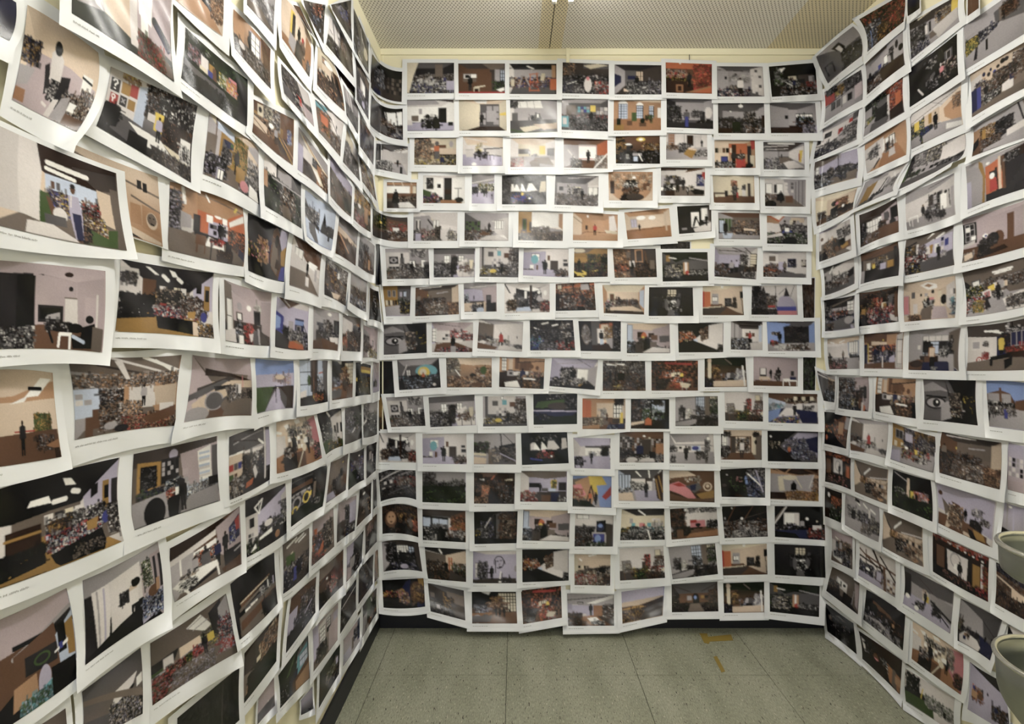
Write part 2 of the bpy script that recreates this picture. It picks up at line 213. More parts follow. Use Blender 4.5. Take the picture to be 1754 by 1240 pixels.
BACK = r'''
@1
A1|35 10 252 140 248 362 18 245|people gathered in a dark library|Gkd;n15 20 50 70 kGgS;f60 25 99 80 6 4 dKD;p22 70 35 k;p30 75 30 G;r15 85 40 99 U|t-22,30 b-22,25
A1|288 75 632 75 632 298 288 298|a rubbish-filled studio with pale curtain|R18 75 18 50 gKgKd;n12 40 99 62 dkDGw;n5 60 99 99 WkuKGewg;q0 0 24 0 14 40 4 99 0 99 e;r60 5 75 45 D;n25 55 60 68 Www;p52 62 22 G;r84 60 99 88 v
A1|663 80 1005 80 1005 298 665 298|man facing framed works in brown room|R20 68 18 99 dbbdB;r0 30 70 99 b;r10 34 38 60 D;r12 36 24 50 w;r14 38 22 48 k;r27 36 38 46 W;q50 0 99 0 99 15 70 22 D;r78 20 99 70 G;w90 22 99 60 2 3 S;n75 60 99 85 Kkn;q35 78 58 73 58 77 36 82 e;p25 92 50 k;r32 80 44 99 e;r34 85 42 97 B;q82 88 98 80 99 90 90 95 W;r0 94 99 99 r
A1|1037 82 1382 82 1382 305 1037 303|wooden easel frames in a grey studio|R10 90 20 72 KGwdg;q38 5 55 18 48 22 36 10 W;l20 0 50 20 2 k;l60 0 99 20 2 k;l99 5 50 20 2 k;l0 15 40 5 2 k;n0 45 99 75 kuGwbdt;l20 80 30 30 2 G;l45 80 30 30 2 G;l43 90 45 35 2 o;l62 90 58 30 2 o;l43 35 62 32 2 o;l43 60 62 60 2 o;l43 88 64 88 3 o;n44 62 62 76 rGb;r87 50 99 85 o;r90 5 97 45 t;r4 52 10 72 e;q68 32 76 32 74 55 66 55 e
A1|1428 72 1766 85 1766 308 1425 297|a pale ghostly garment in a dark shop|Gdk;n0 5 25 45 DgtK;r45 0 99 15 g;q45 8 75 0 99 5 60 18 e;n0 40 99 99 kKkGkKwg;n70 60 99 99 rwKGe;n0 55 25 95 KGgU;e55 70 8 24 w;e55 50 4 6 p;l10 70 30 60 1 W;n25 72 45 99 gwGK
A2|97 88 440 93 442 307 97 307|a small bright window in dim gallery|R22 50 20 70 KgGdd;q50 20 99 5 99 99 50 80 d;q0 18 20 28 20 70 0 99 G;q0 30 14 38 14 60 0 75 U;r28 36 44 48 U;w46 22 60 55 3 2 E;n45 55 99 99 kgGvKw;p48 78 42 k;n25 60 70 99 gGkW;q18 78 32 90 20 90 20 80 E
A2|472 72 810 85 810 302 475 293|a red-orange studio with seated painter|Gob;R0 60 20 70 obtrB;q60 5 99 0 99 99 60 90 r;n60 5 99 80 robrb;n0 25 45 60 tkrEw;n0 50 45 60 ykB;r0 60 45 68 B;r22 72 36 96 T;r25 76 33 92 B;q40 99 99 72 99 99 T;q55 99 99 78 99 99 o;p51 78 48 K;e31 2 2 2 W
A2|847 100 1182 103 1195 322 850 322|man in white tee before pale wall|R24 72 15 75 gGGGg;q72 10 99 0 99 99 75 88 w;e40 28 4 4 d;l0 12 70 18 1 d;n25 62 45 85 gEdw;n0 75 70 99 UkGWp;n25 30 70 50 wGG;f80 10 96 40 2 3 gww;f80 60 96 95 2 3 wgw;p50 99 62 w;r16 34 20 42 K
A2|1228 103 1567 75 1583 303 1250 325|painter in a black steep attic|Gkk;q10 20 22 10 28 60 15 65 G;n10 15 28 60 gnkW;q22 10 35 8 25 22 W;r60 35 92 70 d;r40 38 56 80 e;n42 40 50 78 rkwK;r58 48 74 80 K;r84 40 94 60 G;n20 70 99 99 kKGkwb;n30 50 60 75 kWk;p51 82 34 U;n80 58 99 75 wGdr
@2
A1|30 310 255 410 258 640 20 525|a person under a dark window canopy|Gkg;q0 0 40 0 40 80 0 70 g;q50 10 99 5 99 60 60 55 W;l55 10 62 60 4 k;l84 8 88 60 3 k;q30 5 99 0 99 10 40 22 k;n40 55 99 99 kKGbwk;n40 45 70 70 bkEG;e50 80 10 15 g;n75 80 99 96 WwU|t-25,35 b-20,22
A1|288 350 632 345 635 572 290 575|white studio, people at table, black door|R0 72 22 72 wWwWg;q60 0 99 10 99 0 d;q0 0 60 0 70 14 0 18 G;r66 26 83 75 K;r70 30 80 75 k;r9 50 23 68 D;r25 28 30 45 G;q0 75 35 72 99 75 99 99 0 99 v;n35 52 60 64 WwkG;n28 64 66 90 kKWkv;r40 68 50 92 k;p60 90 42 k;n55 62 68 92 kk;r87 72 96 82 k;e43 52 5 6 k;r0 65 10 80 w
A1|667 347 1013 347 1018 572 668 572|a person before grey doors in beige corridor|R42 85 14 86 EgeeB;q0 0 45 15 43 86 15 99 0 99 e;q30 0 60 0 58 12 38 10 W;f43 18 85 84 3 3 gGG;r58 36 78 70 G;q86 44 99 40 99 50 86 51 y;p48 84 42 K
A1|1043 350 1385 350 1390 580 1045 590|drawing tables in a greenish barn|R8 65 25 65 GGwGn;q10 5 65 0 70 25 8 22 W;l20 4 22 22 1 G;l35 3 38 24 1 G;l50 2 52 24 1 G;n0 5 15 20 kgk;q65 30 99 10 99 60 68 60 G;q0 62 99 60 99 99 0 99 g;q20 84 52 78 66 88 30 99 e;q50 75 99 72 99 90 70 92 E;r4 38 15 62 g;n44 48 66 62 Kgk;w57 42 61 52 1 1 W;p40 62 20 G;l0 90 30 99 3 n
A1|1420 340 1760 345 1760 578 1420 565|a crowded colourful wall of posters|R15 85 12 60 GgGgd;r10 20 30 52 D;f34 22 60 42 4 2 cGu;r62 20 72 38 y;f74 24 99 48 3 2 DGw;n0 50 99 99 dGKkwrgw;n0 60 99 99 kgKG;r0 55 14 90 c;r3 60 10 80 w;p64 80 42 k
A2|92 350 437 350 437 568 90 572|tall arched windows and potted shrubs|R0 99 0 62 btbtT;q0 0 99 0 99 8 0 0 E;r10 8 28 62 W;e19 10 9 10 W;w10 12 28 62 3 6 S;r48 15 62 60 W;e55 16 7 9 W;w48 18 62 60 3 5 S;r75 18 84 60 W;w75 20 84 60 2 5 S;r93 25 99 60 W;q0 62 99 58 99 99 0 99 T;r2 80 20 98 Y;r6 60 14 80 N;r28 68 38 82 b;r38 40 48 68 n;r54 74 68 86 b;e61 68 5 9 N;n66 50 80 66 bkn
A2|478 340 818 345 820 560 478 548|man in blue jeans in dim grey room|R10 80 12 72 gGKGg;q0 0 20 10 20 75 0 90 K;n0 25 30 75 kKgNg;n10 45 28 80 kwgk;q80 10 99 0 99 99 80 75 G;e90 45 8 20 w;r72 42 82 75 K;n64 72 99 99 kKwkk;r0 80 99 99 K;n55 40 75 60 gKG;p43 97 62 g;r40 60 46 95 u
A2|855 370 1193 370 1198 592 857 590|pendant lamps over a black-tabled studio|R10 85 25 55 gGgGd;q0 0 99 0 99 12 70 30 0 26 g;e49 10 5 5 W;l49 0 49 8 1 W;e27 28 2 2 W;n0 50 99 99 KkgkGd;n55 30 80 60 kGwkD;n0 60 30 80 kGd;r30 62 48 95 N;q60 75 95 80 85 95 58 85 G;n60 75 90 95 wkbG;r0 84 30 99 B;r94 40 99 80 B
A2|1233 370 1567 370 1582 590 1243 590|a dim hall with far bright doors|R25 60 22 75 gGgGB;q0 8 40 18 40 80 0 95 G;q0 0 60 0 99 5 60 22 g;w56 36 92 68 5 2 W;n60 45 90 66 nSkK;n55 60 95 78 kbKS;r0 80 60 99 B;r70 74 99 99 v;n70 74 95 99 vGK;r32 42 38 52 k;p60 74 32 k
@3
A1|65 665 295 690 292 898 60 850|dark figure arms raised beneath rooflight|R5 80 20 60 gwKwG;q0 0 40 10 99 0 99 5 50 25 0 10 g;l10 8 60 30 3 B;q55 20 99 5 99 20 75 28 W;l60 22 99 8 2 b;l75 28 85 5 2 b;r0 5 20 80 K;q15 25 99 25 99 62 15 72 w;n0 62 50 99 WGkw;r75 75 82 99 k;e68 62 4 10 K;l58 65 78 65 3 b;p68 80 25 k
A1|342 625 648 627 648 825 340 822|woman in orange top in crowded pottery|R0 60 10 60 eEtee;n0 0 40 60 gDtKe;n0 45 99 99 DKetbe;r50 25 75 40 b;r60 38 99 60 E;r60 60 99 66 B;n60 66 99 95 kewKy;e54 20 5 8 g;r47 30 58 48 o;r48 48 58 92 g;n0 80 60 99 eEDy;r62 72 70 90 U;e88 22 5 12 G
A1|697 615 990 620 990 830 695 830|a lilac-floored schoolroom with backlit figure|R10 55 28 62 ewweG;q0 0 99 0 99 38 55 28 10 25 E;l10 5 60 18 2 w;q0 62 99 50 99 99 0 99 v;q55 30 99 38 99 70 55 60 w;l53 42 99 38 3 K;r8 45 26 68 w;l8 45 26 45 1 K;r34 32 44 55 y;n33 28 46 50 Wye;n30 52 60 70 kKvw;l65 62 95 66 2 k;l68 62 68 80 1 k;l94 66 94 85 1 k;l78 64 78 78 1 k;p39 72 30 k;e28 94 6 5 W
A1|1047 628 1372 625 1370 838 1045 838|a pale studio with lime-lit window|R18 78 20 65 eewwG;q0 0 99 0 99 10 60 25 18 20 E;r18 38 40 54 g;p43 66 25 G;q65 28 78 28 78 56 65 56 y;q82 36 99 34 99 64 82 60 g;n48 55 60 66 gG;q0 65 99 62 99 75 0 75 G;q55 66 85 66 99 95 50 85 D;n0 70 30 99 rweGp;e55 86 12 10 b;q45 80 66 80 66 99 45 99 D
A1|1435 630 1755 640 1757 850 1437 842|backlit coated figure in orange barn|R35 75 20 72 oWbob;q0 0 99 0 75 20 35 20 b;q75 20 99 0 99 60 75 70 o;w33 22 75 70 5 1 p;r35 24 73 66 W;q0 20 35 22 35 80 0 99 G;l10 40 38 90 3 w;q35 80 72 80 70 99 35 99 b;n72 55 99 99 WGwDe;l70 99 99 50 3 W;l80 99 99 70 2 D;n15 70 40 99 eKdG;p56 82 46 K
A2|105 615 428 610 430 815 107 812|a dark barn under an amber lamp|Gbk;q0 0 99 0 80 30 20 25 b;e57 12 10 7 y;e57 12 5 4 W;n0 5 20 95 kYkb;n60 25 99 80 bkKYeb;n10 55 99 99 kKkGk;e32 38 7 9 k;r20 55 32 95 K;r24 65 30 80 W;r38 62 58 70 G;r40 75 48 90 S;l52 65 60 90 2 W;p28 80 50 K;e29 30 7 3 W
A2|475 592 775 600 778 785 475 785|a tipped yellow cabinet in white ruin|R0 85 5 60 wwEww;w5 0 20 45 3 4 T;r50 5 66 45 B;l44 0 44 50 1 g;l70 0 70 50 1 G;l85 0 85 50 1 G;q0 60 99 50 99 99 0 99 G;n30 38 60 70 KGwkg;n0 45 30 60 bEG;n70 60 99 85 WGkw;q42 78 55 52 75 60 62 96 Y;q55 52 75 58 72 64 53 60 E;p87 50 28 K
A2|828 643 1125 645 1130 845 832 845|orange office with big blue monitor|R35 75 10 75 EtEto;q0 0 35 12 35 90 0 99 E;q35 12 80 10 80 50 35 50 o;f0 25 45 48 5 1 kEb;r42 15 52 45 B;r15 58 32 82 U;r17 60 30 75 u;n0 78 50 99 WkGwk;r53 65 74 99 r;r53 48 74 65 B;n55 48 72 62 WkD;r80 20 90 95 K;r88 55 97 95 e;n76 85 92 99 kk;p47 95 60 K;q88 0 99 0 99 30 92 35 r
A2|1187 655 1487 660 1490 858 1190 855|a long gallery with beamed ceiling|R38 62 34 52 KGgGg;q0 0 99 0 62 34 38 34 d;l0 18 60 12 2 w;l5 28 60 24 1 w;l12 5 75 5 3 W;q0 30 38 36 38 55 0 75 g;w0 35 35 60 7 1 G;q62 35 99 10 99 80 62 55 w;q88 30 96 28 92 75 86 70 y;r86 40 88 65 r;n0 60 45 99 WgvKGw;q45 70 75 68 99 92 60 99 w;q38 55 62 55 70 65 40 80 D;p44 58 15 k
@4
A1|140 950 358 952 357 1142 140 1140|a cloaked figure by a white table|R0 99 15 48 bebbD;l0 5 99 8 6 t;l20 0 25 14 3 E;l50 0 55 14 3 E;l80 0 85 14 3 E;r0 15 85 40 W;r78 10 86 50 t;r0 42 99 60 b;n40 55 99 75 DkbEK;q0 75 99 75 99 99 0 99 d;q38 78 75 76 99 99 42 99 W;p30 97 72 k;q20 45 38 45 42 80 16 80 k
A1|405 900 712 903 710 1105 405 1102|a glossy black door between white walls|R48 68 10 85 wwWWT;r50 8 68 99 K;r52 50 66 66 B;r53 70 65 85 k;r8 8 24 48 K;n10 12 20 40 Gk;r32 25 44 46 W;r34 30 42 44 K;q0 60 30 62 48 85 48 99 0 99 G;n0 70 35 99 kurwnK;q0 50 20 60 16 80 0 70 n;l84 50 84 90 2 K;l76 45 92 45 2 K;e86 88 11 10 k;r42 90 78 99 T;r38 78 46 88 k
A1|763 893 928 893 925 1108 762 1105|a lilac pavilion opening onto yellow trees|Gvv;q0 0 99 0 99 25 0 35 G;l0 30 99 15 3 w;q0 45 99 30 99 58 0 60 W;n25 32 99 55 yWnkeW;q0 60 99 58 99 99 0 99 v;n0 45 30 65 kKv;n40 55 70 64 kKn;p15 66 22 K;p90 86 24 K
A1|983 900 1308 900 1308 1112 983 1112|white dresses on a line above greenery|Ggg;n0 0 99 99 gNgg;q22 30 26 30 30 55 20 55 W;q32 30 36 36 42 56 26 54 W;q44 28 48 34 54 56 42 54 W;q60 28 68 28 80 52 55 56 W;q88 20 99 20 99 55 84 58 e;n20 66 60 90 ugpn;e62 80 3 3 W;q20 75 50 85 48 88 20 78 u;e48 76 6 6 u;e46 64 3 5 y|
A1|1375 898 1692 905 1688 1127 1367 1115|a grey exhibition space with dark visitor|R5 75 22 66 gGgwG;q0 0 99 0 70 28 0 25 g;l30 10 90 4 2 G;r10 38 18 50 K;r40 38 58 70 e;n42 40 57 66 kGgw;q76 35 99 30 99 72 76 62 w;w77 38 99 65 2 1 W;r30 28 34 92 G;n31 30 34 80 kw;n5 62 99 99 gGGD;n8 62 22 74 kDG;p63 82 38 k
A2|52 872 376 875 376 1085 55 1083|an amber vaulted cellar with skull shape|GtE;e50 50 48 55 t;n5 10 95 60 tEte;e58 20 4 4 W;l52 0 55 45 1 e;r36 35 64 60 e;n36 35 64 58 WkKW;e44 32 6 5 k;e56 32 6 5 k;p50 78 32 K;n32 55 68 88 KbkbD;r4 32 12 75 B;r78 40 85 62 b;r86 38 91 50 b;n28 82 68 99 kBK;e60 88 20 12 d
A2|437 842 760 845 758 1050 437 1048|visitors and a purple wall poster|R35 80 22 65 bwGwD;q0 0 99 0 60 10 0 14 B;q0 12 60 8 50 25 0 28 w;q45 20 99 5 99 90 45 60 w;r81 22 97 65 U;r93 15 99 40 r;n83 30 95 55 uW;n12 30 45 60 KGgwyk;q0 68 28 66 34 78 0 90 W;n5 60 25 85 kWk;p25 72 35 G;p38 88 55 K;p51 80 45 K;q64 70 99 80 99 95 75 95 k;n58 66 70 85 wek;r0 82 30 99 B
A2|815 900 1118 903 1125 1102 825 1100|man in striped jumper in beige room|R42 90 5 68 eEetb;q0 0 45 5 44 70 0 75 e;q45 5 99 0 99 80 45 70 e;r44 18 58 45 t;n45 20 57 42 brEt;r70 38 78 75 w;n71 36 78 50 kG;r84 28 90 80 d;q0 62 35 62 34 68 0 70 D;r27 56 34 80 K;r0 66 3 85 b;q0 78 99 75 99 99 0 99 b;p52 92 62 n;r47 38 57 68 g;n47 40 57 66 Kgw;r57 62 60 80 r
A2|1197 925 1500 932 1498 1130 1200 1125|hunched figure at white kitchen window|R0 60 15 60 wwGwD;w2 18 18 60 1 1 W;w28 18 44 55 1 1 W;r22 20 28 50 K;q45 0 99 0 99 99 60 60 G;f48 10 70 50 3 3 wGg;l75 10 75 90 2 g;l83 5 83 90 2 g;l92 5 92 95 2 g;n0 55 35 72 GbDw;r50 60 68 85 b;p39 88 46 K;q30 55 46 55 48 80 28 80 k;e14 92 14 14 k;l0 60 12 85 3 k
@5
A3|40 30 290 95 293 272 38 225|an amber-lit cluttered green bar|Gdb;n0 0 45 60 Nnkyk;q50 10 99 20 99 60 50 60 b;n55 25 99 60 bDrE;r66 45 80 70 W;n40 60 99 90 wkbE;r0 70 50 99 d;e30 35 4 5 y|t-25,22 b-20,15
A3|335 60 658 60 655 267 333 267|slanting beams in a white attic|R0 60 15 60 wGgww;q20 0 99 0 99 50 60 40 w;q0 15 35 10 60 50 0 60 G;r5 25 15 60 w;r6 28 8 58 k;r13 28 15 58 k;l33 25 58 75 4 K;l40 22 62 50 2 e;w45 28 58 55 2 1 W;n0 60 65 99 GDwkg;r5 75 16 99 v;n20 62 50 85 pkGe;n50 50 62 90 dkD;q62 60 80 56 78 99 62 92 w;n78 65 99 99 wGKe
A3|710 60 1033 65 1030 268 708 265|green shelving beneath a sloping attic roof|R30 60 20 60 gGgwG;q0 0 99 0 99 15 55 32 30 28 G;r0 28 35 65 g;f2 30 35 65 5 5 nKn;w68 28 88 58 4 1 W;q40 60 60 30 70 35 68 62 G;n0 62 60 99 wGkbg;e44 75 10 6 b;p56 68 34 K;q50 82 90 78 99 99 30 99 w;q78 80 90 80 99 95 W
A3|1105 52 1433 60 1428 268 1102 262|a yellow building before a pale landscape|GWE;r0 0 30 75 Y;r8 25 18 68 g;r10 28 16 62 n;r24 35 30 65 g;q30 0 90 0 90 55 30 55 W;q90 5 99 5 99 60 90 50 t;q30 55 60 52 99 62 99 70 28 75 G;q0 75 99 65 99 99 0 99 D;n30 52 70 70 GgDe;n0 78 99 99 DEgd;p52 72 24 G
A3|1505 58 1831 75 1831 268 1503 262|person in red in a bare tan gallery|R20 70 25 76 ttEtt;q0 0 20 25 20 76 0 99 E;l0 15 20 38 1 d;r28 45 32 60 K;e33 12 2 5 W;r0 80 99 99 t;l20 76 30 68 1 b;l30 68 99 72 1 b;q80 10 92 5 99 60 82 70 w;p49 80 40 r;q70 60 99 65 99 75 75 72 e
A4|168 60 497 28 517 235 192 257|a large bare tan gallery, small visitor|R10 85 18 66 tEEET;l10 2 90 5 2 b;e35 25 10 8 W;e60 28 8 7 W;w12 28 25 58 2 2 v;q0 66 99 60 99 99 0 99 T;q87 10 90 10 92 78 88 78 E;l10 70 85 64 1 b;p30 72 26 K
A4|555 15 805 5 808 197 570 217|a white stepladder figure on black wall|GkK;q68 15 99 5 99 70 75 60 G;w70 10 88 55 2 1 W;r40 25 62 78 W;q50 40 58 40 48 78 42 78 k;l55 45 66 80 4 k;q45 85 99 65 99 99 50 99 w;r10 80 24 85 G;p85 78 44 k;q90 0 99 0 99 60 92 60 d
A4|855 60 1158 65 1163 257 860 253|a caped figure by garden glass doors|R35 99 18 60 bDGDD;q0 20 35 25 35 70 0 80 g;w0 22 32 70 4 1 n;w2 30 14 75 2 1 S;n35 30 99 55 DGtDd;n30 55 99 85 bdEGK;q60 58 90 62 88 68 62 66 E;q0 80 99 85 99 99 0 99 G;q10 78 35 78 30 99 12 99 S;p17 86 54 k;q12 50 22 50 23 72 11 72 k
A4|1213 83 1508 93 1512 293 1215 287|blue chair at desk beneath orange skylights|R30 90 20 60 GGtww;q0 0 45 0 30 22 o;q10 0 40 0 30 14 W;r60 5 92 20 E;f40 12 80 35 5 2 dGe;n30 30 99 60 KwGdg;q0 25 30 28 35 55 0 70 w;r38 50 62 75 U;e50 62 13 12 u;r44 42 54 54 W;n0 62 99 99 GkKwn;e56 92 18 18 k;q0 72 35 60 40 70 0 80 w;r0 95 40 99 k
@6
A3|127 325 443 325 455 543 140 548|white studio showing a painted eye|R0 55 12 70 GwwGD;r8 26 28 50 K;e18 38 8 8 G;e18 38 3 5 k;r33 30 42 48 g;r35 15 40 30 K;f5 58 30 68 3 1 KwK;q55 5 99 0 85 25 60 20 w;n60 5 90 25 GgWg;n30 50 99 99 KGkDgw;w55 40 68 60 2 1 W;w82 38 92 60 1 1 W;p60 85 42 k;n0 72 40 90 GngT;n10 75 60 99 Dgw;n88 45 99 95 kKG|key=eye
A3|483 322 787 322 783 533 483 535|twin windows and a dark standing sculpture|R0 99 20 60 gGGvv;w26 25 38 55 2 2 W;w60 25 72 45 2 2 W;n0 50 45 99 gKkGw;n42 30 56 90 kKd;e49 32 3 5 k;q60 50 80 35 85 60 62 62 w;q55 75 99 68 99 99 60 99 w;n75 50 99 80 GweG;n62 60 90 80 Gwb;l70 75 70 99 1 g;l90 75 90 99 1 g;q86 40 96 40 94 70 88 70 e|key=twin
A3|820 312 1107 315 1103 535 818 530|pictures scattered over a white studio wall|R12 75 0 60 wwGGg;r22 15 34 30 g;r45 12 54 28 c;r62 20 74 35 b;f30 38 60 75 5 4 wGK;w42 0 48 10 1 1 W;r5 0 10 70 g;n75 10 99 45 dKGwb;n78 30 99 50 KwD;n60 55 99 92 KGwkD;q0 72 30 68 50 92 0 99 W;n0 68 55 95 kwGky;e35 80 8 6 y;p57 88 40 K;r0 92 99 99 g|key=wall
A3|1143 322 1472 325 1470 535 1137 520|person in black amid portraits, lilac room|R0 50 15 70 wvvwv;q0 15 50 10 50 70 0 85 v;q50 10 99 15 99 85 50 70 w;w18 20 35 45 2 2 W;e25 40 8 16 c;r15 60 22 80 W;r28 60 32 85 b;r60 42 76 78 d;r88 38 96 44 K;r88 50 98 60 K;f80 68 98 75 3 1 Kww;r53 25 58 42 b;r40 45 44 52 K;n0 75 20 90 bKw;q0 80 99 75 99 99 0 99 v;n70 75 99 95 wbGk;p48 92 52 k;q43 55 54 55 53 75 43 75 k|key=port
A3|1513 322 1756 325 1758 530 1510 535|bright yellow bars in an ochre workshop|GYB;q0 0 60 0 40 15 0 18 D;e15 8 18 7 e;r0 30 99 60 Y;n40 20 99 65 YKdn;r80 30 99 55 N;n0 50 99 85 dkKbn;p15 80 45 N;l5 85 60 95 4 y;l10 92 70 78 4 y;l25 78 45 92 3 y;l0 80 30 99 3 y;n40 80 99 99 Kkb
A4|83 327 397 325 407 533 98 538|man in a brown brick frame workshop|Gbd;r0 0 40 65 b;n0 5 38 60 btD;r40 0 99 60 d;l52 5 52 60 3 t;l68 5 68 55 3 T;l52 5 68 3 3 t;l75 10 80 80 3 b;l52 45 68 45 2 t;n0 55 30 85 dkoD;n0 80 35 99 EtDb;n50 50 99 99 kBbd;r85 40 95 70 D;r38 42 48 62 w;p42 92 52 k;r37 42 39 60 w;r30 10 38 30 D
A4|445 352 778 350 785 560 450 565|a red guitar in a dark instrument studio|GgN;q0 0 99 0 99 30 50 25 30 35 N;q60 30 99 25 99 65 60 60 g;r8 10 15 30 Y;l15 18 30 22 2 W;n0 40 45 90 kGKndg;n5 45 40 85 Gke;r46 35 57 75 t;r50 35 53 65 w;e54 72 4 9 r;n60 62 99 99 kWGkKw;n40 80 99 99 kKk;l60 20 99 30 2 G;n0 88 40 99 kN|key=gtr
A4|833 313 1145 318 1135 550 828 528|visitors in a lilac timbered studio|R10 75 25 55 GvvwK;q0 0 99 0 80 22 20 18 G;l10 10 70 14 2 d;l40 0 75 18 2 d;l70 0 85 18 2 d;r62 25 76 50 K;n60 22 78 55 kGWd;w84 20 99 70 1 6 e;r10 55 25 75 b;n0 55 40 90 GKvkb;p40 90 48 G;p52 85 45 v;n72 60 99 75 dkb;q62 80 95 78 99 95 75 99 G;n65 80 92 95 wgk;q25 90 60 80 65 99 30 99 d
A4|1185 345 1502 348 1503 538 1187 530|blue paintings on a lilac gallery wall|R0 40 8 60 wwwwg;q0 0 99 0 99 5 30 10 G;q35 8 99 0 99 90 35 70 w;r14 18 28 38 D;r56 28 76 60 U;n58 32 74 56 UGk;r88 30 99 58 B;n89 35 99 50 ew;n5 48 50 80 GDbKv;n0 60 30 90 KdGo;r36 40 48 70 v;p50 82 44 D;q30 99 50 88 80 92 82 99 W;q0 80 99 85 99 99 0 99 g;n0 82 30 99 wbk
@7
A3|110 600 315 597 308 818 133 820|a yellow townhouse beside blue dusk street|Gdv;r0 0 52 68 Y;w16 15 26 35 1 1 g;w34 15 44 35 1 1 g;f4 45 48 66 5 1 edk;q52 0 99 0 99 62 52 66 g;w60 20 68 35 1 1 v;w74 18 82 35 1 1 S;r52 0 99 10 d;n52 45 99 65 KwGnd;q0 68 99 60 99 99 0 99 G;n60 55 99 90 kdKy;l70 40 75 70 3 N
A3|350 610 663 587 668 805 347 820|a brown plastered workshop of crates|R30 85 15 60 bDbEd;q0 0 99 0 85 12 30 18 d;l10 5 60 2 2 w;r0 15 32 50 b;e30 30 2 3 y;q30 15 85 12 85 45 30 50 D;n35 40 70 62 KdGbk;n0 40 35 90 KbdgB;n25 60 85 95 DEdwGb;l50 25 75 22 2 G;q85 10 99 5 99 90 85 60 E;l82 60 99 95 3 b;n75 60 99 99 dbt;p8 65 40 D|key=crate
A3|703 580 943 572 945 785 708 788|long pale tables in a mauve hall|R0 60 20 62 gvvmd;q0 0 99 0 99 18 55 25 0 15 G;l20 15 99 8 2 w;q55 20 99 10 99 65 60 60 m;r68 42 82 72 K;r70 45 80 58 g;n0 40 12 65 KWS;q0 70 60 68 30 99 0 99 E;l35 68 20 99 2 W;n25 75 70 99 kGvKk;e50 95 12 10 S;p30 62 20 K;r60 65 65 99 E;q70 70 99 68 99 99 66 99 K
A3|1002 580 1333 580 1333 790 1002 798|the cabin of a boat with portholes|R25 80 15 38 GKwww;q0 0 99 0 75 15 30 18 w;q30 18 60 12 82 20 60 28 W;l0 0 15 40 3 k;q0 30 30 38 20 70 0 90 w;n22 32 80 85 kKkGkd;e40 52 6 7 g;q75 40 99 70 99 90 70 55 G;e90 32 4 9 W;e76 30 3 6 W;r56 5 60 95 B;n5 55 30 90 KEkb;q28 82 55 80 60 95 24 95 S;n80 60 99 95 brKE;r44 25 48 50 W|key=boat
A3|1377 583 1658 572 1672 775 1377 780|orange beams in a cluttered timber loft|Gbk;n0 0 99 35 bokEt;w5 5 15 20 2 1 e;l20 15 99 5 4 o;l40 0 55 40 4 b;l60 0 80 40 4 o;r65 5 85 25 G;l85 0 99 90 4 d;n0 40 55 95 kBdkK;n10 45 50 90 wkb;n50 35 90 80 obKwd;p68 80 40 K;n75 55 99 99 Gdkb;l45 0 48 60 3 B
A4|8 590 318 592 315 808 18 797|a beige attic study above pale table|R10 85 25 60 eEttD;q0 0 99 0 85 22 10 20 e;q88 20 99 15 99 80 88 65 S;r14 28 28 65 e;r17 32 26 60 b;n5 55 25 80 wpke;p38 62 24 K;n30 50 85 65 dbKG;q5 80 70 72 99 88 60 96 10 92 E;q5 90 60 88 99 92 99 99 5 99 B;n5 70 15 85 wk
A4|350 607 670 610 675 817 347 817|a bright window in a black room|GKk;r30 5 70 70 K;w42 8 62 42 3 4 e;w42 45 62 60 3 2 W;n30 32 75 45 kKNgk;n40 55 70 85 kKkW;e40 60 4 20 g;e66 55 4 14 g;q45 80 55 80 60 99 42 99 g|key=blk
A4|743 597 1033 598 1045 812 743 812|an orange door in a beige room|R20 48 12 62 eEeEb;q0 0 99 0 50 12 20 15 e;r0 20 18 75 o;r0 18 3 90 r;q48 12 99 5 99 99 48 65 E;r23 27 38 62 G;w24 38 36 52 2 1 W;r54 42 70 70 K;n56 45 68 65 kg;n74 42 82 70 kd;e49 3 3 5 W;q0 75 45 70 60 75 40 99 0 99 d;l0 75 50 70 2 e;l95 20 99 99 2 K;p46 74 12 b;l60 80 99 99 3 b;r93 18 99 40 k|key=odoor
A4|1103 600 1432 590 1440 810 1100 808|fairground spires and a blue tent|GwG;n0 0 20 90 kKgK;r5 0 15 50 k;q18 30 26 0 32 30 30 60 20 60 K;n15 25 35 90 kgKdg;r32 35 52 75 d;n34 35 52 70 DkG;l52 0 56 99 1 k;l60 30 75 10 1 k;l95 0 80 60 1 k;q55 70 62 40 75 32 92 50 97 72 v;q55 72 97 72 97 86 55 86 u;r55 86 97 99 p;r36 68 50 74 r;q70 38 76 5 84 38 K;n0 80 55 99 kKd
@8
A3|117 885 430 868 432 1087 117 1102|a giant grey painted eye at night|GgK;q50 0 99 0 99 99 45 99 70 50 k;q0 0 50 0 62 60 40 99 0 99 g;q0 15 20 5 55 30 35 25 0 30 G;e24 56 22 16 K;e24 56 18 11 G;e26 56 8 10 k;e27 54 2 3 W;l5 40 45 42 3 k;l8 75 40 75 2 g;q35 60 55 45 55 90 35 99 G;q44 0 60 60 55 70 50 40 K;n55 45 75 85 bkKewk;n75 40 99 65 kykk;n52 30 72 60 KdE|key=bigeye
A3|470 865 772 865 770 1082 470 1082|person, hands on hips, in pinkish room|R8 75 28 68 mwvwb;q0 0 99 0 75 28 8 25 m;l15 5 70 15 1 g;w0 20 10 65 1 4 W;f25 38 45 60 3 2 wKG;n45 30 80 55 rwkww;f55 34 70 48 3 2 prw;n75 38 99 60 kwrw;q0 72 25 68 15 99 0 99 w;q10 72 55 68 99 88 99 99 5 99 b;n20 85 85 99 wkGrU;q60 68 99 60 99 88 w;p51 99 55 k;l46 62 46 55 2 b;r46 80 57 99 G
